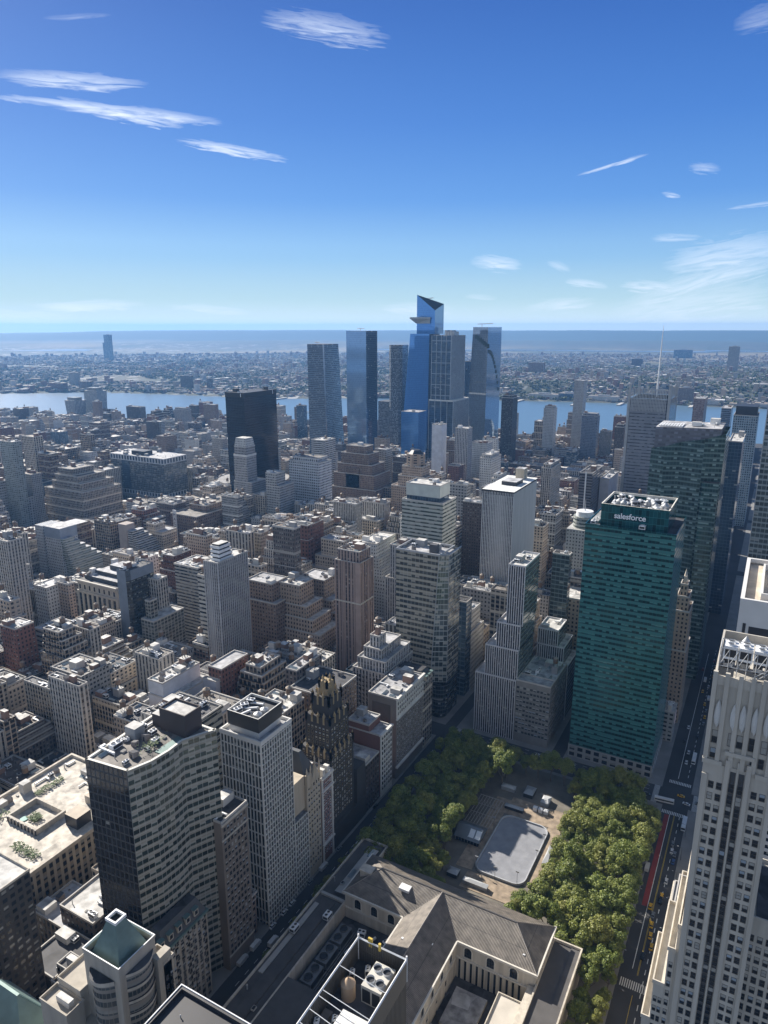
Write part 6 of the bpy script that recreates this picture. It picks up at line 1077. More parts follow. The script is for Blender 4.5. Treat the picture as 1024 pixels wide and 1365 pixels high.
urb = RAMP(nt, nse(.0016, .0007, 8, .65, 3.), .42, .58)
roofs = M(nt, 'MULTIPLY', M(nt, 'MULTIPLY', M(nt, 'GREATER_THAN', vs.outputs[0], .78), urb), M(nt, 'SUBTRACT', 1, RAMP(nt, sp.outputs[1], 7500, 10000)))
c = MIX(nt, M(nt, 'MULTIPLY', urb, .5), c, (.065, .062, .055)); c = MIX(nt, M(nt, 'MULTIPLY', roofs, .75), c, (.42, .41, .40))
marsh = M(nt, 'MULTIPLY', M(nt, 'MULTIPLY', RAMP(nt, sp.outputs[1], 6200, 7000), M(nt, 'SUBTRACT', 1, RAMP(nt, sp.outputs[1], 9500, 11000))), RAMP(nt, nse(.0006, .0003, 5, .6, 9.), .45, .55)); c = MIX(nt, marsh, c, (.17, .14, .08))
c = MIX(nt, RAMP(nt, sp.outputs[2], 40, 90), c, (.035, .055, .025))
L(nt, c, bs.inputs['Base Color'])
def hsh(x, y): 
    v = math.sin(x * 12.9898 + y * 78.233) * 43758.5453; return v - math.floor(v)
def vn(x, y):
    i, j = math.floor(x), math.floor(y); fx, fy = x - i, y - j; fx = fx * fx * (3 - 2 * fx); fy = fy * fy * (3 - 2 * fy)
    return (hsh(i, j) * (1 - fx) + hsh(i + 1, j) * fx) * (1 - fy) + (hsh(i, j + 1) * (1 - fx) + hsh(i + 1, j + 1) * fx) * fy
def fshore_y(x):
    for (a, ya), (c_, yc) in zip(FAR_SHORE, FAR_SHORE[1:]):
        if a <= x <= c_: return ya + (yc - ya) * (x - a) / (c_ - a)
    return FAR_SHORE[0][1] if x < -6000 else FAR_SHORE[-1][1]
def ss(a, b_, x): t = min(1, max(0, (x - a) / (b_ - a))); return t * t * (3 - 2 * t)
def terr(x, y):
    d = y - fshore_y(x); r = math.hypot(x, y)
    north = ss(-2300, -900, x)
    h = 3 * ss(0, 30, d)
    h += north * 38 * ss(260 + 120 * vn(x / 300, 2), 420 + 120 * vn(x / 300, 2), d) * (1 - ss(1500, 3200, d)) + (1 - north) * 10 * ss(500, 1200, d) * (1 - ss(1500, 3200, d))
    h += 6 * (vn(x / 400, y / 400) - .5) * ss(300, 900, d) * (1 - ss(6000, 8000, r))
    h += ss(10600, 12200, r) * (45 + 40 * vn(x / 1500, y / 1500)) * (1 - ss(12600, 13400, r)) + ss(13300, 15900, r) * (212 + 16 * vn(x / 2600 + 3, y / 6000) + 5 * vn(x / 500, 1)) * (1 - .22 * ss(-11500, -13500, x)) + 10 * vn(x / 500, y / 500) * ss(10000, 11000, r)
    return h
b = MB(); naz = 150; rows = [1500 + 60 * i for i in range(60)] + [5100 + 200 * i for i in range(25)] + [10100 + 230 * i for i in range(31)]
azs = [R(-80 + 100 * i / naz) for i in range(naz + 1)]
vs_, fs_ = [], []
for r in rows:
    for a in azs:
        x, y = r * math.sin(a), r * math.cos(a)
        if fshore_y(x) > y: h = -8
        else: h = terr(x, y)
        vs_.append((x, y, h))
n1 = naz + 1
for i in range(len(rows) - 1):
    for j in range(naz): fs_.append((i * n1 + j, i * n1 + j + 1, (i + 1) * n1 + j + 1, (i + 1) * n1 + j))
me = bpy.data.meshes.new('terrain'); me.from_pydata(vs_, [], fs_); me.materials.append(FARMAT); me.polygons.foreach_set('use_smooth', [True] * len(fs_)); o = bpy.data.objects.new('terrain', me); COL.objects.link(o); o['kind'] = 'structure'
sheet([(-11200, 7200), (-8100, 6650), (-7800, 6300), (-8900, 5700), (-11200, 5700)], 7, 'bay_water', WATER)
sheet([(-9900, 8300), (-8000, 7900), (-7600, 7500), (-10000, 7500)], 7, 'bay_water', WATER)
sheet([(-5200, 8700), (-1900, 9600), (-700, 9900), (-800, 9500), (-3000, 9150), (-5200, 8300)], 7, 'marsh_water', WATER)
sheet([(-900, 10400), (2000, 10400), (2000, 10150), (-900, 10100)], 7, 'marsh_water', WATER)
# houses, apartment blocks and woods of the far shore: past counting
rnd = random.Random(77); hb = MB()
pal = [plain('far_pale', (.46, .44, .41), .9), plain('far_brick', (.22, .13, .10), .9), plain('far_grey', (.28, .28, .28), .9), plain('far_tan', (.33, .27, .21), .9), plain('far_roof', (.10, .095, .09), .9), plain('far_white_roof', (.6, .6, .59), .9)]
def in_view(x, y, m=4): a = math.degrees(math.atan2(x, y)) + YAW; return abs(a) < 29.5 + m
cnt = 0
while cnt < 22000:
    a = R(-YAW + rnd.uniform(-32, 32)); r = 2600 + 6000 * rnd.random() ** 1.15; x, y = r * math.sin(a), r * math.cos(a); d = y - fshore_y(x)
    if d < 25 or vn(x / 500 + 9, y / 500) < .14: continue
    z = terr(x, y) - 1; cnt += 1
    big = rnd.random() < (.16 if d < 350 else .05); wx, wy, h = (rnd.uniform(14, 42), rnd.uniform(14, 60), rnd.uniform(6, 16)) if big else (rnd.uniform(7, 14), rnd.uniform(8, 18), rnd.uniform(6, 11))
    if rnd.random() < .03: wx, wy, h = 18, 24, rnd.uniform(18, 38)
    hb.box(x - wx / 2, x + wx / 2, y - wy / 2, y + wy / 2, z, z + h, rnd.choice([0, 1, 1, 2, 3, 3]), rnd.choice([4, 4, 4, 5, 2, 3]))
struct('far_shore_houses', hb, pal, 'stuff')
lf = plain('far_foliage', (.045, .062, .022), .9, var=.35, scale=.02); tb = MB(); cnt = 0
while cnt < 13000:
    a = R(-YAW + rnd.uniform(-32, 32)); r = 2600 + 4200 * rnd.random(); x, y = r * math.sin(a), r * math.cos(a); d = y - fshore_y(x)
    if d < 12: continue
    if not (200 < d < 520 or vn(x / 260, y / 260) > .5): continue
    cnt += 1; z = terr(x, y); s_ = rnd.uniform(4, 9)
    for q in range(3):
        cx_, cy_, cz = x + rnd.gauss(0, s_ * .6), y + rnd.gauss(0, s_ * .6), z + s_ * rnd.uniform(.5, 1.1); rr_ = s_ * rnd.uniform(.5, .9); o5 = rnd.random() * 6
        top = (cx_, cy_, cz + rr_); c5 = [(cx_ + rr_ * math.cos(o5 + i * 1.257), cy_ + rr_ * math.sin(o5 + i * 1.257), cz + rnd.uniform(-.3, .3) * rr_) for i in range(5)]
        for i in range(5): tb.face([c5[i], c5[(i + 1) % 5], top]); tb.face([c5[(i + 1) % 5], c5[i], (cx_, cy_, z)])
struct('far_shore_woods', tb, [lf], 'stuff')
def farb(x, y, w_, d_, h, m, label, kind='apartment_block', cat='apartment building', grp=None):
    z = terr(x, y) - 1; rt = root(kind, label, cat, (x, y, z), grp); b = MB(); b.box(x - w_ / 2, x + w_ / 2, y, y + d_, z, z + h, 0, 1, 5, 5); b.obj('wall', [W[m] if isinstance(m, str) else m, RF['gravel']], rt, (x, y, z)); b = MB(); b.box(x - w_ / 5, x + w_ / 5, y + d_ * .3, y + d_ * .6, z + h, z + h + 5); b.obj('roof_plant', [STEEL], rt, (x, y, z)); return rt
farb(-5330, 4527, 62, 40, 232, 'blue_glass', 'taller of the two distant towers on the far shore', 'distant_tower', 'skyscraper'); farb(-5490, 4640, 50, 40, 160, 'blue_glass', 'shorter of the two distant towers on the far shore', 'distant_tower', 'skyscraper')
farb(-2570, 2640, 70, 16, 66, 'dark_brick', 'grey slab apartment building on the wooded far bank'); farb(-2440, 2660, 26, 16, 55, 'dark_brick', 'narrow slab right beside the grey slab on the wooded far bank')
farb(-1260, 4130, 95, 30, 62, 'brown_brick', 'wide grey apartment slab on the far bank right of the mirrored tower'); farb(-925, 5476, 75, 35, 62, 'dark_brick', 'dark apartment block far behind the mast'); farb(-870, 7680, 170, 40, 82, 'blue_glass', 'long dark block far off on the marsh right of the mast')
farb(-262, 4800, 60, 35, 150, 'grey_concrete', 'pale tower on the far ridge at the right edge'); farb(-420, 3120, 48, 24, 46, 'brown_brick', 'brown apartment building on the far shore right of the mast'); farb(-330, 3130, 60, 24, 60, 'brown_brick', 'taller brown apartment building on the far shore right of the mast')
farb(-3190, 2470, 50, 30, 72, 'grey_concrete', 'grey tower at the far waterfront above the leaning pair')
for i, (x, w_, h) in enumerate(((-3420, 80, 40), (-3330, 60, 48), (-3060, 90, 38), (-2960, 60, 44), (-3540, 70, 42), (-3700, 90, 30))): farb(x, fshore_y(x) + 70, w_, 40, h, ['brown_brick', 'tan_brick', 'red_brick'][i % 3], ['low brown waterfront block', 'tan waterfront block', 'red waterfront block', 'wide brown waterfront block', 'small tan waterfront block', 'long red waterfront block'][i] + ' on the far shore above the river at left')
for i, (x, w_, h, m) in enumerate(((-880, 130, 20, 'white_brick'), (-780, 80, 26, 'blue_glass'), (-640, 120, 18, 'white_brick'), (-500, 90, 22, 'grey_concrete'), (-230, 60, 16, 'white_brick'))): farb(x, fshore_y(x) + 40, w_, 50, h, m, ['long white', 'dark blue', 'low white', 'grey', 'small white'][i] + ' waterfront building on the far shore between mirrored tower and right edge', 'waterfront_building', 'building')
b = MB()
for x0_, ln in ((-960, 130), (-720, 160), (-560, 90), (-300, 70), (-1900, 90)): y_ = fshore_y(x0_); b.box(x0_, x0_ + 14, y_ - ln, y_ + 5, -3, 1.5)
struct('far_piers', b, [pal[0]])
b = MB()
for x0_, wd, ln in ((-330, 30, 190), (-420, 26, 120), (-560, 60, 180), (-700, 24, 90), (-1180, 40, 150), (-1320, 26, 120), (-1720, 26, 150)): y_ = shore_y(x0_); b.box(x0_, x0_ + wd, y_ - 5, y_ + ln, -4, 1.8)
struct('river_piers', b, [plain('pier_deck', (.24, .22, .19), .9)])
for i, (x, y, l_, h) in enumerate(((-1500, 2150, 24, 5), (-1230, 2300, 30, 4), (-420, 2700, 28, 7))):
    rt = root('river_boat', ['white boat on the river left of the tapered tower', 'grey barge on the river just right of the black slab', 'pale ferry on the river by the mast tower'][i], 'boat', (x, y, -3)); b = MB(); q = [(x - l_ / 2, y - 3), (x + l_ / 2 - 5, y - 3), (x + l_ / 2, y), (x + l_ / 2 - 5, y + 3), (x - l_ / 2, y + 3)]; b.prism(q, -3, -1, 0, 0); b.obj('hull', [WHITE if i != 1 else DARK], rt, (x, y, -3)); b = MB(); b.box(x - l_ / 3, x + l_ / 6, y - 2, y + 2, -1, h - 3); b.obj('cabin', [WHITE], rt, (x, y, -3))
# =================================================================== the mass of lower buildings, block by block
rnd = random.Random(2024)
def over(a, q, m=.6): return a[0] < q[1] - m and a[1] > q[0] + m and a[2] < q[3] - m and a[3] > q[2] + m
def cap_h(x0, x1, y0, y1):
    r = math.hypot((x0 + x1) / 2, y0); az = [math.atan2(x, y) for x in (x0, x1) for y in (y0, y1)]; lo, hi = min(az), max(az); c = 1e9
    for a0, a1, d, zb in SIGHT:
        if lo < a1 and hi > a0 and r < d - 8: c = min(c, EYE - (EYE - zb) * (r + 6) / d)
    return c
def hgt(x, y, k):
    if k <= 8 and y < 955: return max(24, rnd.gauss(50 if y < 447 else 68, 20)) + (rnd.random() < .14) * 40
    if k <= 8 and y < 1240: return max(12, rnd.gauss(26, 12)) + (rnd.random() < .06) * 45
    if k <= 8: return max(9, rnd.gauss(18, 8)) + (rnd.random() < .07) * 60
    if k <= 15 and y < 955: return max(18, rnd.gauss(52, 18)) + (rnd.random() < .12) * 38
    if k <= 22 and y < 701: return max(14, rnd.gauss(46, 16)) + (rnd.random() < .1) * 35
    if k <= 22: return max(10, rnd.gauss(24, 10)) + (rnd.random() < .08) * 35
    return max(9, rnd.gauss(18, 6)) + (rnd.random() < .05) * 28
LOTS = []
for xs, xn, ya, yb, k, i in BLOCKS:
    if i < 0 and k < 1: continue
    mid = (xs + xn) / 2 + rnd.uniform(-3, 3)
    for r0, r1 in ((xs, mid - .5), (mid + .5, xn)):
        y = ya
        while y < yb - 6:
            near = math.hypot(mid, y) < 900
            wd = rnd.choice([7, 8, 10, 12, 15, 15, 20, 24, 30]) if near else rnd.choice([10, 14, 18, 24, 34])
            wd = min(wd, yb - y); 
            if yb - (y + wd) < 8: wd = yb - y
            a = math.degrees(math.atan2(mid, y)) + YAW
            if -46 < a < 33 and not (i < 0 and a > -29):
                d0 = 0 if r0 == xs else rnd.choice([0, 0, 3, 6]); d1 = 0 if r1 == xn else rnd.choice([0, 0, 3, 6])
                q = (r0 + d0, r1 - d1, y + .15, y + wd - .15)
                if not any(over(q, f) for f in FOOT):
                    h = hgt(mid, y, k); h = min(h, max(cap_h(*q), 6))
                    if q[0] < -2290 and shore_y(mid) < y + wd + 20: pass
                    else: LOTS.append([q, h, k, i])
                else:      # leave what still fits beside a big building
                    for f in FOOT:
                        if over(q, f):
                            q2 = (max(q[0], f[1] + .4), q[1], q[2], q[3]) if f[1] < q[1] - 8 else ((q[0], min(q[1], f[0] - .4), q[2], q[3]) if f[0] > q[0] + 8 else None)
                            if q2 and q2[1] - q2[0] > 8 and not any(over(q2, g_) for g_ in FOOT): LOTS.append([q2, min(hgt(mid, y, k), max(cap_h(*q2), 6)), k, i])
                            break
            y += wd
STY_N = ['tan_brick', 'brown_brick', 'loft_stone', 'buff_brick', 'cream_stone', 'grey_brick', 'pale_stone', 'grey_concrete', 'red_brick', 'white_brick', 'ribbon', 'dark_brick', 'blue_glass', 'brick_loft', 'tan_loft', 'pier_stone', 'white_loft', 'dirty_brick']
WT_MID = [6, 3, 6, 5, 4, 4, 5, 4, 2, 4, 3, 1, 2, 3, 5, 5, 5, 2]; WT_CH = [5, 6, 3, 3, 2, 4, 3, 3, 7, 3, 1, 3, 2, 4, 3, 1, 3, 4]
for l in LOTS:
    l.append(rnd.choices(STY_N, WT_MID if l[2] < 12 and l[0][2] < 955 else WT_CH)[0])
    q, h = l[0], l[1]; w_, d_ = q[1] - q[0], q[3] - q[2]; t = []
    if h > 34 and min(w_, d_) > 13 and rnd.random() < .32:
        z0 = h * rnd.uniform(.62, .8); n = rnd.choice([1, 2, 3]) if h > 44 else 1; t.append((*q, 0, z0)); c = list(q)
        for s in range(n):
            z1 = z0 + (h - z0) * (s + 1) / n; m = rnd.uniform(1.5, 3); c = [c[0] + m * rnd.choice([.6, 1]), c[1] - m, c[2] + m * rnd.choice([0, 1]), c[3] - m * rnd.choice([0, 1])]; t.append((*c, t[-1][5], z1))
    else: t.append((*q, 0, h))
    l.append(t)
# which ones show: rays from the lookout through a grid of directions
bv, bf, own = [], [], []
def addbox(x0, x1, y0, y1, z0, z1, k):
    n = len(bv); bv.extend([(x, y, z) for z in (z0, z1) for x, y in ((x0, y0), (x1, y0), (x1, y1), (x0, y1))])
    for f in ((4, 5, 6, 7), (0, 1, 5, 4), (1, 2, 6, 5), (2, 3, 7, 6), (3, 0, 4, 7)): bf.append(tuple(n + i for i in f)); own.append(k)
for i, l in enumerate(LOTS):
    for t in l[5]: addbox(*t, i)
for o in list(bpy.data.objects):
    if o.type == 'MESH' and o.parent and o.name.split('.')[0] in ('wall', 'upper_wall', 'curtain_wall', 'podium', 'glazing') and not (set(o.parent.name.split('.')) & {'distant_tower', 'apartment_block'}):
        v = [Vector(c) + o.parent.location for c in o.bound_box]; addbox(min(a.x for a in v), max(a.x for a in v), min(a.y for a in v), max(a.y for a in v), 0, max(a.z for a in v), -1)
tree = BVHTree.FromPolygons(bv, bf); hits = {}
mw = cam.rotation_euler.to_matrix()
for j in range(0, 240):
    for i in range(0, 190):
        d = mw @ Vector(((i / 190 - .5) * 1.04 * 1024 / 946, (.22 - j / 240 * .75) * 1365 / 946, -1)); d.normalize()
        if d.z > 0: continue
        h = tree.ray_cast(Vector((0, 0, EYE)), d)
        if h[0] is not None and own[h[2]] >= 0: hits[own[h[2]]] = hits.get(own[h[2]], 0) + 1
order = sorted(hits, key=lambda i: -hits[i]); INDIV = set(order[:300])
# labels: colour, height, roof and the nearest landmark
LM = []
for o in bpy.data.objects:
    if o.type == 'EMPTY' and 'category' in o and o.location.y < 1760 and abs(o.location.x) > 1: LM.append(o)
SHORT = {'ribbed_tower': 'grey ribbed tower', 'striped_brick_tower': 'mauve striped tower', 'deco_tower': 'white deco tower', 'banded_tower': 'banded green tower', 'marble_tower': 'marble slab', 'black_slab': 'black slab tower', 'stepped_hotel': 'ziggurat hotel',
 'mottled_tower': 'pale-crowned tower', 'framed_glass_building': 'white-framed glass block', 'round_arena': 'round arena', 'department_store': 'bannered store', 'terraced_tower': 'mint terraces', 'ziggurat_tower': 'ziggurat near left edge', 'colonnade_building': 'colonnaded front',
 'balcony_block': 'balconied block', 'curved_tower': 'concave glass tower', 'grid_tower': 'white grid tower', 'garden_roof_block': 'garden-roof block', 'glass_tower': 'cone-footed glass tower', 'teal_tower': 'teal glass tower', 'mast_tower': 'mast tower', 'spiral_terrace_tower': 'mirrored terrace tower',
 'observation_tower': 'tallest blue tower', 'tapered_tower': 'tapered tower', 'blue_slab_tower': 'pale blue tower', 'domed_building': 'domed brick building', 'angular_tower': 'angular green tower', 'grid_block': 'white gridded block', 'slim_tower.001': 'slim dark hotel', 'balcony_tower': 'left-edge balcony tower', 'pink_terraced_building': 'pink terraces',
 'capped_tower': 'round-capped white tower', 'slim_concrete_tower': 'very slim concrete tower', 'dark_cube_building': 'riverside dark cube', 'stepped_apartments': 'riverside stepped apartments', 'patterned_building': 'mauve left-edge building', 'round_loft': 'rounded loft', 'gothic_tower': 'black gothic tower', 'pale_blue_tower': 'pale blue hotel'}
LM = [(o, SHORT[o.name]) for o in LM if o.name in SHORT]
def pol(x, y): return math.degrees(math.atan2(x, y)) * 17, 0
def lab_parts(i):
    q, h, k, bi, st_, t = LOTS[i]; c = ((q[0] + q[1]) / 2, (q[2] + q[3]) / 2); r = math.hypot(*c); a = math.atan2(*c)
    sy = math.degrees(math.atan2(EYE - h, r))
    best = sorted(LM, key=lambda m: (math.degrees(a - math.atan2(m[0].location.x, m[0].location.y))) ** 2 + (1.5 * (sy - math.degrees(math.atan2(EYE - 40, math.hypot(m[0].location.x, m[0].location.y))))) ** 2)[:3]
    out = []
    for m in best:
        da = math.degrees(a - math.atan2(m[0].location.x, m[0].location.y)); dr = r - math.hypot(m[0].location.x, m[0].location.y)
        rel = ('behind' if dr > 0 else 'in front of') if abs(da) < 1.6 else ('left of' if da < 0 else 'right of')
        if abs(da) >= 1.6 and abs(dr) > 160: rel = ('beyond and ' if dr > 0 else 'nearer and ') + rel
        out.append(rel + ' the ' + m[1])
    return out
stuff = MB(); smats = [W[s] for s in STY_N] + [RF[r] for r in ('pale', 'silver', 'tar', 'gravel', 'brown')] + [WOOD, CONC]
RN = ['pale', 'silver', 'tar', 'gravel', 'brown']; cop = plain('coping_stone', ()); meta = []
def build(b, t, wm, rm, cp, cw, ch, tint):
    b.tint = tint
    for x0, x1, y0, y1, z0, z1 in t:
        b.box(x0, x1, y0, y1, z0, z1, wm, cap=False, cw=cw, ch=ch); b.ring(x0, x1, y0, y1, z1, z1 + 1.0, .4, wm if cp is None else wm, cp if cp is not None else wm)
        b.face([(x0 + .3, y0 + .3, z1 + .05), (x1 - .3, y0 + .3, z1 + .05), (x1 - .3, y1 - .3, z1 + .05), (x0 + .3, y1 - .3, z1 + .05)], rm)
for i, l in enumerate(LOTS):
    q, h, k, bi, st_, t = l; near = math.hypot(q[0], q[2]) < 1100; rf = rnd.choices(RN, [3, 4, 5, 5, 3])[0]; tint = rnd.uniform(.05, .75); cw, ch = rnd.uniform(2.0, 4.2), rnd.uniform(3.0, 4.2)
    top = t[-1]
    if i in INDIV:
        rt = root('city_building', '', 'building', ((q[0] + q[1]) / 2, (q[2] + q[3]) / 2, 0), 'buildings of the city blocks')
        b = MB(); b.tint = tint
        for x0, x1, y0, y1, z0, z1 in t: b.box(x0, x1, y0, y1, z0, z1, 0, cap=False, cw=cw, ch=ch); b.ring(x0, x1, y0, y1, z1, z1 + 1.0, .4, 1, 1)
        b.obj('wall', [W[st_], cop], rt)
        if near and rnd.random() < .6:
            b = MB(); x0, x1, y0, y1, z0, z1 = t[0]; d = rnd.uniform(.4, .9); b.ring(x0 - d, x1 + d, y0 - d, y1 + d, z1 - rnd.uniform(0, .8), z1 + 1.1, .4); zc = rnd.choice([.2, .7, .85]) * z1; b.ring(x0 - .3, x1 + .3, y0 - .3, y1 + .3, zc, zc + .5, .25); b.obj('cornice', [cop if rnd.random() < .7 else W[st_]], rt)
        for x0, x1, y0, y1, z0, z1 in t: b = MB(); b.face([(x0 + .3, y0 + .3, z1 + .05), (x1 - .3, y0 + .3, z1 + .05), (x1 - .3, y1 - .3, z1 + .05), (x0 + .3, y1 - .3, z1 + .05)]); b.obj('roof', [RF[rf]], rt)
        ar = (top[1] - top[0]) * (top[3] - top[2]); u = clutter(rt, top[0], top[1], top[2], top[3], top[5] + .05, rnd, (5 + int(ar / 45)) if near else 1, rnd.choice([0, 1, 1, 2]) if h > 24 else rnd.choice([0, 0, 1]), rnd.choice([1, 2, 2, 3]) if ar > 250 else 1)
        meta.append((rt, st_, h, rf, u.count('tank'), len(t) > 1, i))
    else:
        wm, rm = STY_N.index(st_), len(STY_N) + RN.index(rf); build(stuff, t, wm, rm, None, cw, ch, tint)
        if i in hits or near:
            x0, x1, y0, y1 = top[:4]; z = top[5]
            for _ in range(rnd.choice([1, 2, 3])):
                sx, sy = min(6, (x1 - x0) * .35), min(6, (y1 - y0) * .35); cx_, cy_ = rnd.uniform(x0 + sx, x1 - sx), rnd.uniform(y0 + sy, y1 - sy); hh = rnd.uniform(1.5, 4.5); stuff.box(cx_ - sx / 2, cx_ + sx / 2, cy_ - sy / 2, cy_ + sy / 2, z, z + hh, rnd.choice([len(smats) - 1, wm]), rm)
            if rnd.random() < .4: cx_, cy_ = rnd.uniform(x0 + 3, x1 - 3), rnd.uniform(y0 + 3, y1 - 3); stuff.cyl(cx_, cy_, 1.8, 1.7, z + 2.5, z + 6, 8, len(smats) - 2, False); stuff.cyl(cx_, cy_, 2, 0, z + 6, z + 7.4, 8, len(smats) - 2); stuff.box(cx_ - 1, cx_ + 1, cy_ - 1, cy_ + 1, z, z + 2.5, len(smats) - 1)
struct('city_block_buildings', stuff, smats, 'stuff')
from collections import Counter, defaultdict
RWD = dict(pale='pale', silver='silver', tar='black', gravel='gravel', brown='brown'); res = {}
for lvl in range(3):
    todo = [m for m in meta if m[0].name not in res]; cand = defaultdict(list)
    for m in todo:
        rt, s_, h, rf, nt_, stp, i = m; lp = lab_parts(i)
        hw = 'tall' if h > 62 else ('mid-height' if h > 30 else 'low')
        feat = {0: 'without water tank', 1: 'with one water tank', 2: 'with two water tanks'}.get(nt_, 'with several water tanks') if lvl else (f'{RWD[rf]} roof')
        base = f"{hw} {'stepped ' if stp else ''}{WORD[s_]} building"
        if lvl == 0: t_ = f"{base}, {RWD[rf]} roof, {lp[0]}"
        elif lvl == 1: t_ = f"{base}, {RWD[rf]} roof, {feat.replace('with ', '').replace('without', 'no')}, {lp[0]}"
        else: t_ = f"{base}, {RWD[rf]} roof, {lp[0]}"
        cand[t_].append(m)
    for t_, ms in cand.items():
        if len(ms) == 1 and t_ not in res.values(): res[ms[0][0].name] = t_
        elif lvl == 2:
            ms.sort(key=lambda m: m[0].location.y); od = ['nearest', 'second nearest', 'third nearest', 'fourth nearest', 'fifth nearest', 'sixth nearest', 'seventh nearest', 'eighth nearest', 'ninth nearest']
            for j, m in enumerate(ms): res[m[0].name] = od[j] + ' ' + t_.replace(' building', '').replace(' the ', ' ')
for m in meta: m[0]['label'] = ' '.join(res[m[0].name].split()[:16])
# =================================================================== park
rnd = random.Random(5)
gr = plain('park_gravel', (.16, .145, .12), .95, var=.3, scale=.08); b = MB(); b.box(-181, -36, 302, 433, .15, .2); b.box(-163, -62, 284, 302, .2, 1.4, 1); struct('park_ground', b, [gr, plain('terrace_stone', (.30, .28, .25), .9)])
b = MB(); b.box(-130, -120.5, 322, 392, .2, .45); b.box(-120.5, -84, 378, 396, .2, .45); b.box(-92, -84, 325, 378, .2, .45); b.box(-122, -88, 308, 321, .2, .45); struct('wooden_deck', b, [plain('deck_boards', (.30, .235, .17), .85, var=.35, scale=.3)])
def rrect(x0, x1, y0, y1, r, n=8):
    return [(cx + r * math.cos(a0 + math.pi / 2 * i / n), cy + r * math.sin(a0 + math.pi / 2 * i / n)) for cx, cy, a0 in ((x1 - r, y1 - r, 0), (x0 + r, y1 - r, math.pi / 2), (x0 + r, y0 + r, math.pi), (x1 - r, y0 + r, 3 * math.pi / 2)) for i in range(n + 1)]
rt = root('ice_rink', 'pale rectangular skating rink with rounded corners in the middle of the park', 'ice rink', (-104.5, 348, .2))
ice = plain('ice_surface', (.265, .27, .29), .4, var=.14, scale=.2); b = MB(); q = rrect(-119.5, -91, 323, 376, 6); b.prism(q, .2, .75, 0, 0); b.obj('ice', [ice], rt)  # ice colour darkened to stand in for shade lying over the rink
b = MB(); q2 = rrect(-120.1, -90.4, 322.4, 376.6, 6.5)
for i in range(len(q)): j = (i + 1) % len(q); b.face([(*q2[i], .2), (*q2[j], .2), (*q2[j], 1.7), (*q2[i], 1.7)]); b.face([(*q[j], .7), (*q[i], .7), (*q[i], 1.7), (*q[j], 1.7)]); b.face([(*q2[i], 1.7), (*q2[j], 1.7), (*q[j], 1.7), (*q[i], 1.7)])
b.obj('boards', [plain('grey_boards', (.42, .43, .45), .5)], rt)
for x, y in ((-118, 323.5), (-106, 321), (-94, 323.5), (-89.5, 345), (-89.5, 360), (-121, 360)):
    rt = root('floodlight_mast', f"thin floodlight mast standing {['at the left near corner', 'at the middle of the near side', 'at the right near corner', 'halfway along the right side', 'towards the far right side', 'along the left side'][[-118, -106, -94, -89.5, -89.5, -121].index(x) if y != 360 or x == -121 else 4]} of the rink", 'floodlight', (x, y, .4)); b = MB(); b.cyl(x, y, .12, .08, .4, 9, 8); b.obj('pole', [DARK], rt); b = MB(); b.box(x - .9, x + .9, y - .2, y + .2, 8.8, 9.6); b.obj('lamp_head', [STEEL], rt)
# glass-roofed lodge
rt = root('rink_lodge', 'open-framed rink lodge with grey gabled roof and bright skylights beside the ice', 'pavilion', (-131, 352, .4))
b = MB(); b.loft([(-139, 340), (-123, 340), (-123, 355), (-139, 355)], 3.6, [(-139, 347), (-123, 347), (-123, 348), (-139, 348)], 8, 0, 0); b.obj('roof', [plain('standing_seam', (.17, .19, .21), .4, .3)], rt)
b = MB()
for x in (-130.5, -126.5): b.face([(x, 341.6, 4.75), (x + 3.2, 341.6, 4.75), (x + 3.2, 346, 7.5), (x, 346, 7.5)]); b.box(x - .2, x, 341, 346, 4.8, 5.2)
b.obj('skylight', [plain('bright_glazing', (.62, .66, .70), .15)], rt)
b = MB()
for i in range(9):
    for y in (341, 354, 366, 380): b.box(-138.6 + i * 1.95, -138.35 + i * 1.95, y, y + .25, .4, 3.8)
for i in range(9): b.box(-138.6 + i * 1.95, -138.3 + i * 1.95, 355, 384, 3.7, 4)
for y in (355, 366, 375, 384): b.box(-139, -123, y, y + .3, 3.7, 4)
b.obj('timber_frame', [plain('pale_timber', (.34, .31, .27), .8)], rt)
b = MB(); b.box(-138, -124, 341, 354, .4, 3.5); b.obj('glass_wall', [GLASS], rt)
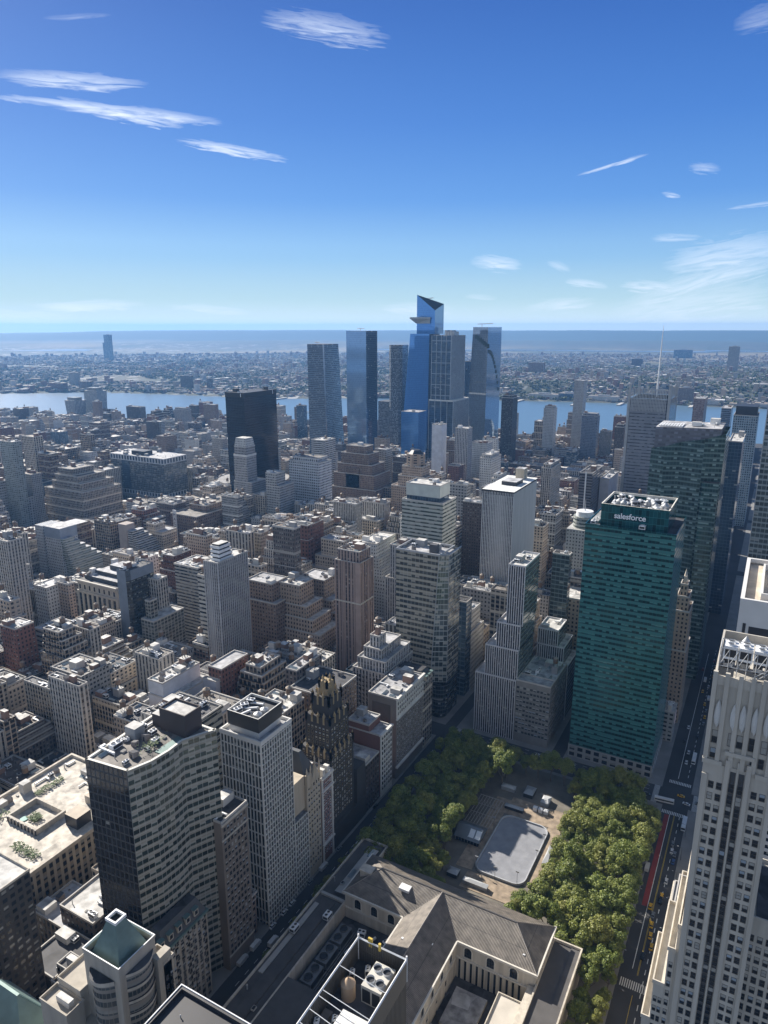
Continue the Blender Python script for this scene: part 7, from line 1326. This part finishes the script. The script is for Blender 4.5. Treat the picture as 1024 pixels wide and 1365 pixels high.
for i, (x, y, w_, d_, h, col) in enumerate(((-116, 384, 12, 3, 2.6, 'dark'), (-104, 390, 2.6, 2.6, 2.8, 'white'), (-100.5, 390, 2.6, 2.6, 2.8, 'white'), (-97, 390, 2.6, 2.6, 2.8, 'white'), (-114, 312, 14, 3, 2.8, 'grey'), (-128, 314, 6, 5, 3, 'dark'), (-84.5, 352, 3, 16, 2.8, 'dark'), (-100, 400, 5, 8, 3.2, 'grey'), (-112, 404, 6, 9, 3.2, 'dark'), (-126, 402, 9, 4, 3, 'grey'))):
    rt = root('market_kiosk', ['long dark equipment container on the deck beyond the rink', 'leftmost of three white booths beyond the rink', 'middle of three white booths beyond the rink', 'rightmost of three white booths beyond the rink', 'long grey tent at the near end of the rink', 'dark square hut at the near left of the rink', 'dark rental hut along the right side of the rink', 'grey kiosk under the shaded trees at the park end', 'dark kiosk near the corner office building', 'grey kiosk behind the deck at the far left'][i], 'kiosk', (x, y, .4))
    b = MB(); b.box(x - w_ / 2, x + w_ / 2, y - d_ / 2, y + d_ / 2, .4, h); b.obj('body', [dict(dark=DARK, white=WHITE, grey=STEEL)[col]], rt); b = MB(); q = [(x - w_ / 2 - .2, y - d_ / 2 - .2), (x + w_ / 2 + .2, y - d_ / 2 - .2), (x + w_ / 2 + .2, y + d_ / 2 + .2), (x - w_ / 2 - .2, y + d_ / 2 + .2)]; b.loft(q, h, [(x - w_ / 4, y - .1), (x + w_ / 4, y - .1), (x + w_ / 4, y + .1), (x - w_ / 4, y + .1)], h + .9, 0, 0); b.obj('roof', [dict(dark=STEEL, white=WHITE, grey=plain('canvas', (.42, .43, .44), .8))[col]], rt)
# ---- trees
LEAF = bpy.data.materials.new('plane_tree_leaves'); LEAF.use_nodes = True; nt = LEAF.node_tree; bs = nt.nodes['Principled BSDF']; at = N(nt, 'ShaderNodeAttribute', attribute_name='tint'); oi = N(nt, 'ShaderNodeObjectInfo')
c = MIX(nt, at.outputs['Fac'], (.08, .128, .02), (.29, .32, .06)); c = MIX(nt, M(nt, 'MULTIPLY', M(nt, 'POWER', oi.outputs['Random'], 2.0), .4), c, (.34, .29, .07)); L(nt, c, bs.inputs['Base Color']); bs.inputs['Roughness'].default_value = .55
tr_ = N(nt, 'ShaderNodeBsdfTranslucent'); L(nt, c, tr_.inputs['Color']); ms = N(nt, 'ShaderNodeMixShader'); ms.inputs[0].default_value = .18; L(nt, bs.outputs[0], ms.inputs[1]); L(nt, tr_.outputs[0], ms.inputs[2]); L(nt, ms.outputs[0], nt.nodes['Material Output'].inputs[0])
BARK = plain('bark', (.14, .12, .095), .9, var=.3, scale=1.)
def crown(seed, n=5200):
    r_ = random.Random(seed); b = MB(); lobes = []
    for i in range(26):
        a = r_.random() * 6.283; e = r_.uniform(-.15, 1) ; rr_ = r_.uniform(.35, .95); lobes.append((5.2 * rr_ * math.cos(a) * math.sqrt(max(0, 1 - max(0, e) ** 2 * .7)), 5.2 * rr_ * math.sin(a) * math.sqrt(max(0, 1 - max(0, e) ** 2 * .7)), 10.5 + 5.2 * e, r_.uniform(1.2, 2.3)))
    for i in range(n):
        lx, ly, lz, lr = lobes[r_.randrange(len(lobes))]; u = r_.uniform(-1, 1); a = r_.random() * 6.283; s = math.sqrt(1 - u * u); k_ = lr * r_.uniform(.75, 1.08) ; p = Vector((lx + k_ * s * math.cos(a), ly + k_ * s * math.sin(a), lz + k_ * u * .8)); nn = Vector((s * math.cos(a), s * math.sin(a), u + .3)) + Vector((r_.gauss(0, .5), r_.gauss(0, .5), r_.gauss(0, .5))); nn.normalize(); t1 = nn.orthogonal().normalized(); t2 = nn.cross(t1); a = r_.random() * 6.283; v1 = t1 * math.cos(a) + t2 * math.sin(a); v2 = nn.cross(v1); sz = r_.uniform(.18, .40); b.tint = r_.uniform(.01, 1) * (.5 + .5 * (hsh(lx, ly))); b.face([p - v1 * sz, p + v2 * sz * .8, p + v1 * sz, p - v2 * sz * .8])
    return b.mesh('crown', [LEAF])
def trunk(seed):
    r_ = random.Random(seed); b = MB(); b.cyl(0, 0, .45, .32, 0, 6, 8, 0, False)
    for i in range(7): a = i * .9 + r_.random(); p = Vector((0, 0, 5 + r_.random() * 1.5)); q = Vector((math.cos(a) * 3, math.sin(a) * 3, 9.5 + r_.random() * 2)); m = (p + q) / 2 + Vector((0, 0, -.5)); b.bar(p, m, .2); b.bar(m, q, .13); b.bar(q, q + Vector((math.cos(a) * 1.5, math.sin(a) * 1.5, 2.5)), .07)
    b.bar((0, 0, 6), (.4, .2, 13), .2); return b.mesh('trunk', [BARK])
CR = [crown(i) for i in range(6)]; TR = [trunk(i) for i in range(3)]; spots = []
def strip(x0, x1, y0, y1, dx, dy, zone):
    x = x0
    while x <= x1 + .1:
        y = y0
        while y <= y1 + .1: spots.append((x + rnd.uniform(-1, 1), y + rnd.uniform(-1.2, 1.2), zone)); y += dy
        x += dx
strip(-77, -36.5, 287, 404, 8, 8.2, 'N'); strip(-86, -80, 287, 305, 6, 8, 'E')
strip(-177, -143, 292, 428, 8.5, 8.5, 'S'); strip(-135, -130, 296, 316, 5, 9, 'S'); strip(-141, -141, 330, 395, 5, 9, 'S')
strip(-84, -44, 410, 430, 8.5, 8, 'W'); strip(-140, -126, 404, 430, 8, 8.5, 'W'); strip(-140, -92, 424, 431, 9, 8, 'W')
strip(-44, -36, 205, 282, 7.5, 8.5, 'L'); strip(-180.5, -180.5, 215, 285, 5, 11, 'F')
names = {'N': 'plane tree of the big sunlit grove beside the avenue', 'E': 'low plane tree at the library end, between rink and sunlit grove', 'S': 'plane tree of the shaded grove between rink and shadowed street', 'W': 'shaded tree at the far end of the park below the teal tower', 'L': 'street tree along the library side wall', 'F': 'small street tree on the shadowed side of the library'}
seen = Counter(); rows_ = {}
for x, y, zn in sorted(spots, key=lambda s: (s[2], s[1], s[0])):
    seen[zn] += 1; s_ = rnd.uniform(.75, 1.25) * (.75 if zn in 'LF' else 1) * (1.08 if zn == 'N' else 1)
    nr = {'N': int((y - 285) // 8.2), 'S': int((y - 288) // 8.5)}.get(zn)
    ordn = ['first', 'second', 'third', 'fourth', 'fifth', 'sixth', 'seventh', 'eighth', 'ninth', 'tenth', 'eleventh', 'twelfth', 'thirteenth', 'fourteenth', 'fifteenth', 'sixteenth', 'seventeenth']
    key = (zn, nr); rows_[key] = rows_.get(key, 0) + 1
    if nr is not None: lab = f"{ordn[rows_[key] - 1]} tree from left in row {nr + 1} from the library, {'sunlit' if zn == 'N' else 'shaded'} grove {'beside the avenue' if zn == 'N' else 'left of rink'}"
    else: lab = f"{ordn[(seen[zn] - 1) % 17]} {names[zn]}, counted from the library" if zn != 'W' else f"{ordn[(seen[zn] - 1) % 17]}{' inner' if seen[zn] > 17 else ''} {names[zn]}"
    if zn in 'NS' and rnd.random() < .05: continue
    rt = root('plane_tree', ' '.join(lab.split()[:16]), 'tree', (x, y, .15), 'plane trees of the park'); rz = rnd.random() * 6.28
    o = put(TR[rnd.randrange(3)], 'trunk', rt, (x, y, .15), rz, (s_, s_, s_)); o = put(CR[rnd.randrange(6)], 'crown', rt, (x, y, .15), rz, (s_ * rnd.uniform(.9, 1.15), s_ * rnd.uniform(.9, 1.15), s_ * rnd.uniform(.85, 1.2)))
# =================================================================== vehicles
def car_mesh(kind, col):
    b = MB(); m = plain('paint_' + kind, col, .3)
    if kind in ('bus', 'coach'):
        b.box(-1.25, 1.25, -6, 6, .4, 3.0, 0, bottom=True); b.box(-.9, .9, -4, -1.5, 3.0, 3.25, 0); b.box(-.9, .9, 2, 4.5, 3.0, 3.2, 0)
    elif kind in ('truck', 'van'):
        b.box(-1.1, 1.1, -3.4, 2, .5, 2.9 if kind == 'truck' else 2.4, 0, bottom=True); b.box(-1.05, 1.05, 2, 3.2, .5, 1.9, 0, bottom=True)
    else:
        b.loft([(-.9, -2.3), (.9, -2.3), (.9, 2.3), (-.9, 2.3)], .35, [(-.88, -2.25), (.88, -2.25), (.85, 2.2), (-.85, 2.2)], .95, 0, 0); b.loft([(-.8, -1.7), (.8, -1.7), (.8, 1.2), (-.8, 1.2)], .95, [(-.65, -1.2), (.65, -1.2), (.65, .5), (-.65, .5)], 1.45, 1, 0)
        if kind == 'taxi': b.box(-.3, .3, -.5, -.2, 1.45, 1.65, 0)
    return b.mesh('body', [m, GLASS])
def glass_mesh(kind):
    b = MB()
    if kind in ('bus', 'coach'): b.box(-1.27, 1.27, -5.6, 5.6, 1.5, 2.4, 0, cap=False); b.box(-1.1, 1.1, -6.03, 6.03, 1.3, 2.5, 0, cap=False)
    elif kind in ('truck', 'van'): b.box(-.95, .95, 2.2, 3.22, 1.3, 1.8, 0)
    else: b.box(-.82, .82, -.9, .4, 1.0, 1.3, 0)
    return b.mesh('windows', [GLASS])
wh = MB(); wh.bar((-.1, 0, .33), (.1, 0, .33), .33, 0, 12); WHEEL = wh.mesh('wheel', [plain('rubber', (.02, .02, .02), .9)])
CK = {'taxi': (.62, .36, .02), 'white_car': (.6, .6, .6), 'black_car': (.02, .02, .022), 'grey_car': (.18, .19, .2), 'blue_car': (.04, .08, .2), 'red_car': (.3, .03, .03), 'bus': (.55, .60, .66), 'coach': (.62, .62, .62), 'truck': (.66, .66, .65), 'van': (.5, .5, .5)}
CM = {k: (car_mesh(k, c), glass_mesh(k)) for k, c in CK.items()}
CATS = dict(taxi='taxi', bus='bus', coach='bus', truck='truck', van='van')
def vehicle(kind, x, y, label, rz=0, grp='traffic on the city streets'):
    rt = root({'taxi': 'yellow_taxi', 'bus': 'city_bus', 'coach': 'city_bus', 'truck': 'delivery_truck', 'van': 'delivery_van'}.get(kind, 'parked_car' if 'park' in label else 'passenger_car'), label, CATS.get(kind, 'car'), (x, y, .02), grp); rt.rotation_euler = (0, 0, rz)
    for me_, n_ in zip(CM[kind], ('body', 'windows')): o = bpy.data.objects.new(n_, me_); COL.objects.link(o); o.parent = rt
    L_ = {'bus': 4, 'coach': 4, 'truck': 2.2, 'van': 2.2}.get(kind, 1.4)
    for sx in (-1, 1):
        for sy in (-1, 1): o = bpy.data.objects.new('wheel', WHEEL); COL.objects.link(o); o.parent = rt; o.location = (sx * (.85 if L_ < 2 else 1.1), sy * L_, 0)
for a in (('taxi', -22, 316.6, 'nearest yellow taxi on the avenue beside the sunlit trees'), ('taxi', -23.5, 323.5, 'yellow taxi directly behind the nearest taxi'), ('taxi', -24.1, 331, 'third nearest yellow taxi in the avenue line'), ('taxi', -26.6, 343.4, 'yellow taxi beside the end of the red bus lane'), ('taxi', -22.4, 353.7, 'farthest yellow taxi of the avenue line'),
  ('white_car', -21.8, 366.4, 'white car alone in the middle of the sunlit avenue'), ('bus', -17.4 - 1.4, 420.7, 'pale blue city bus waiting near the crossing'), ('white_car', -22.3, 393, 'white car ahead of the lone white one'), ('grey_car', -22.6, 400, 'grey car near the red lane top'), ('grey_car', -20.5, 391, 'grey car at the kerb behind the city bus'), ('blue_car', -20.4, 384, 'blue car at the kerb below the bus'),
  ('grey_car', -24.5, 338, 'grey car between the yellow taxis'), ('black_car', -22.4, 350, 'black car touching the farthest taxi'), ('black_car', -24.6, 309, 'black car in front of the nearest taxi'), ('coach', -21, 498, 'white city bus beyond the crossing'), ('white_car', -25.4, 492, 'white car left of the bus beyond the crossing'), ('white_car', -25.5, 506, 'white car second left of the bus beyond the crossing'),
  ('van', -32.8, 372, 'white food van at the park kerb by the sunlit grove')): vehicle(*a)
vehicle('coach', -33, 439, 'long white bus crossing the avenue junction', R(96)); vehicle('white_car', -20, 443, 'white car turning at the avenue junction', R(80)); vehicle('taxi', -24, 450, 'yellow taxi inside the avenue junction', R(90)); vehicle('grey_car', -13, 447, 'grey car leaving the junction at right', R(90))
ords = ['first', 'second', 'third', 'fourth', 'fifth', 'sixth', 'seventh', 'eighth', 'ninth', 'tenth', 'eleventh', 'twelfth', 'thirteenth', 'fourteenth', 'fifteenth', 'sixteenth']
kinds = ['white_car', 'grey_car', 'black_car', 'taxi', 'blue_car', 'white_car', 'van', 'grey_car', 'red_car', 'truck', 'black_car']
for i, x in enumerate((-44, -49, -54, -60, -66, -73, -80, -87, -96, -104, -112, -120)): k_ = rnd.choice(kinds); vehicle(k_, x, 441.5 + (i % 3) * 4.2, f"{ords[i]} vehicle from the junction on the cross avenue, a {k_.replace('_', ' ')}", R(90))
for i in range(16): k_ = rnd.choice(kinds); vehicle(k_, rnd.choice([-29.5, -25.6, -22, -20]), 520 + i * 11, f"{ords[i]} vehicle beyond the far bus on the dark avenue, a {k_.replace('_', ' ')}")
for i, (k_, y, x) in enumerate((('white_car', 236, -195.5), ('truck', 222, -195.3), ('truck', 228, -189), ('white_car', 246, -195.5), ('van', 283, -195.2), ('coach', 312, -186.6), ('white_car', 253, -195.5), ('grey_car', 300, -195.5), ('black_car', 262, -186.6), ('grey_car', 334, -190), ('white_car', 360, -190), ('van', 212, -195.4), ('black_car', 344, -195.5), ('grey_car', 270, -195.5))): vehicle(k_, x, y, f"{ords[i]} listed shadowed-street vehicle, {k_.replace('_', ' ')} {'parked at the left kerb' if x < -195 else ('parked at the right kerb' if x > -187 else 'driving mid-street')}, {['opposite the grid tower entrance', 'by the brown office block', 'beside the library plant court', 'opposite the plant court corner', 'by the gothic building', 'by the shaded trees', 'below the white grid tower', 'by the red brick building', 'beside the library wall', 'below the black gothic tower', 'below the slim brick building', 'at the bottom of the street', 'near the low dark building', 'by the gothic gable'][i]}".replace('listed shadowed-street ', ''))
for i, y in enumerate(range(300, 432, 22)):
    for x, sd in ((-34.2, 'park'), (-16.9, 'building')):
        rt = root('street_lamp', f"{ords[i]} street lamp from the crosswalk on the {sd} side of the avenue", 'street lamp', (x, y, .15), 'street lamps along the avenue'); b = MB(); b.cyl(x, y, .12, .08, .15, 8.5, 6); s_ = 1 if x < -20 else -1; b.bar((x, y, 8.4), (x + s_ * 2.2, y, 9), .06); b.obj('pole', [DARK], rt); b = MB(); b.box(x + s_ * 2.2 - .4, x + s_ * 2.2 + .4, y - .15, y + .15, 8.9, 9.1); b.obj('lamp_head', [STEEL], rt)
# traffic too far to show its parts, on the long avenues
for y_, xa, xb in ((447, -1400, -200), (701, -1600, -45), (955, -1700, -45)):
    pass
finish_windows()
# =================================================================== haze
hz_ = MB(); hz_.box(-18000, 18000, -7000, 18000, -9, 377, 0, bottom=True); hm = bpy.data.materials.new('haze_air'); hm.use_nodes = True; nt = hm.node_tree; nt.nodes.remove(nt.nodes['Principled BSDF']); pv = N(nt, 'ShaderNodeVolumePrincipled'); pv.inputs['Color'].default_value = (.22, .50, 1, 1); pv.inputs['Density'].default_value = 5.2e-5; pv.inputs['Anisotropy'].default_value = .25; L(nt, pv.outputs[0], nt.nodes['Material Output'].inputs['Volume'])
ho = hz_.obj('haze', [hm]); ho['kind'] = 'stuff'
print('OBJECTS', len(bpy.data.objects), 'LOTS', len(LOTS), 'VISIBLE', len(hits), 'stuff faces', len(stuff.f))
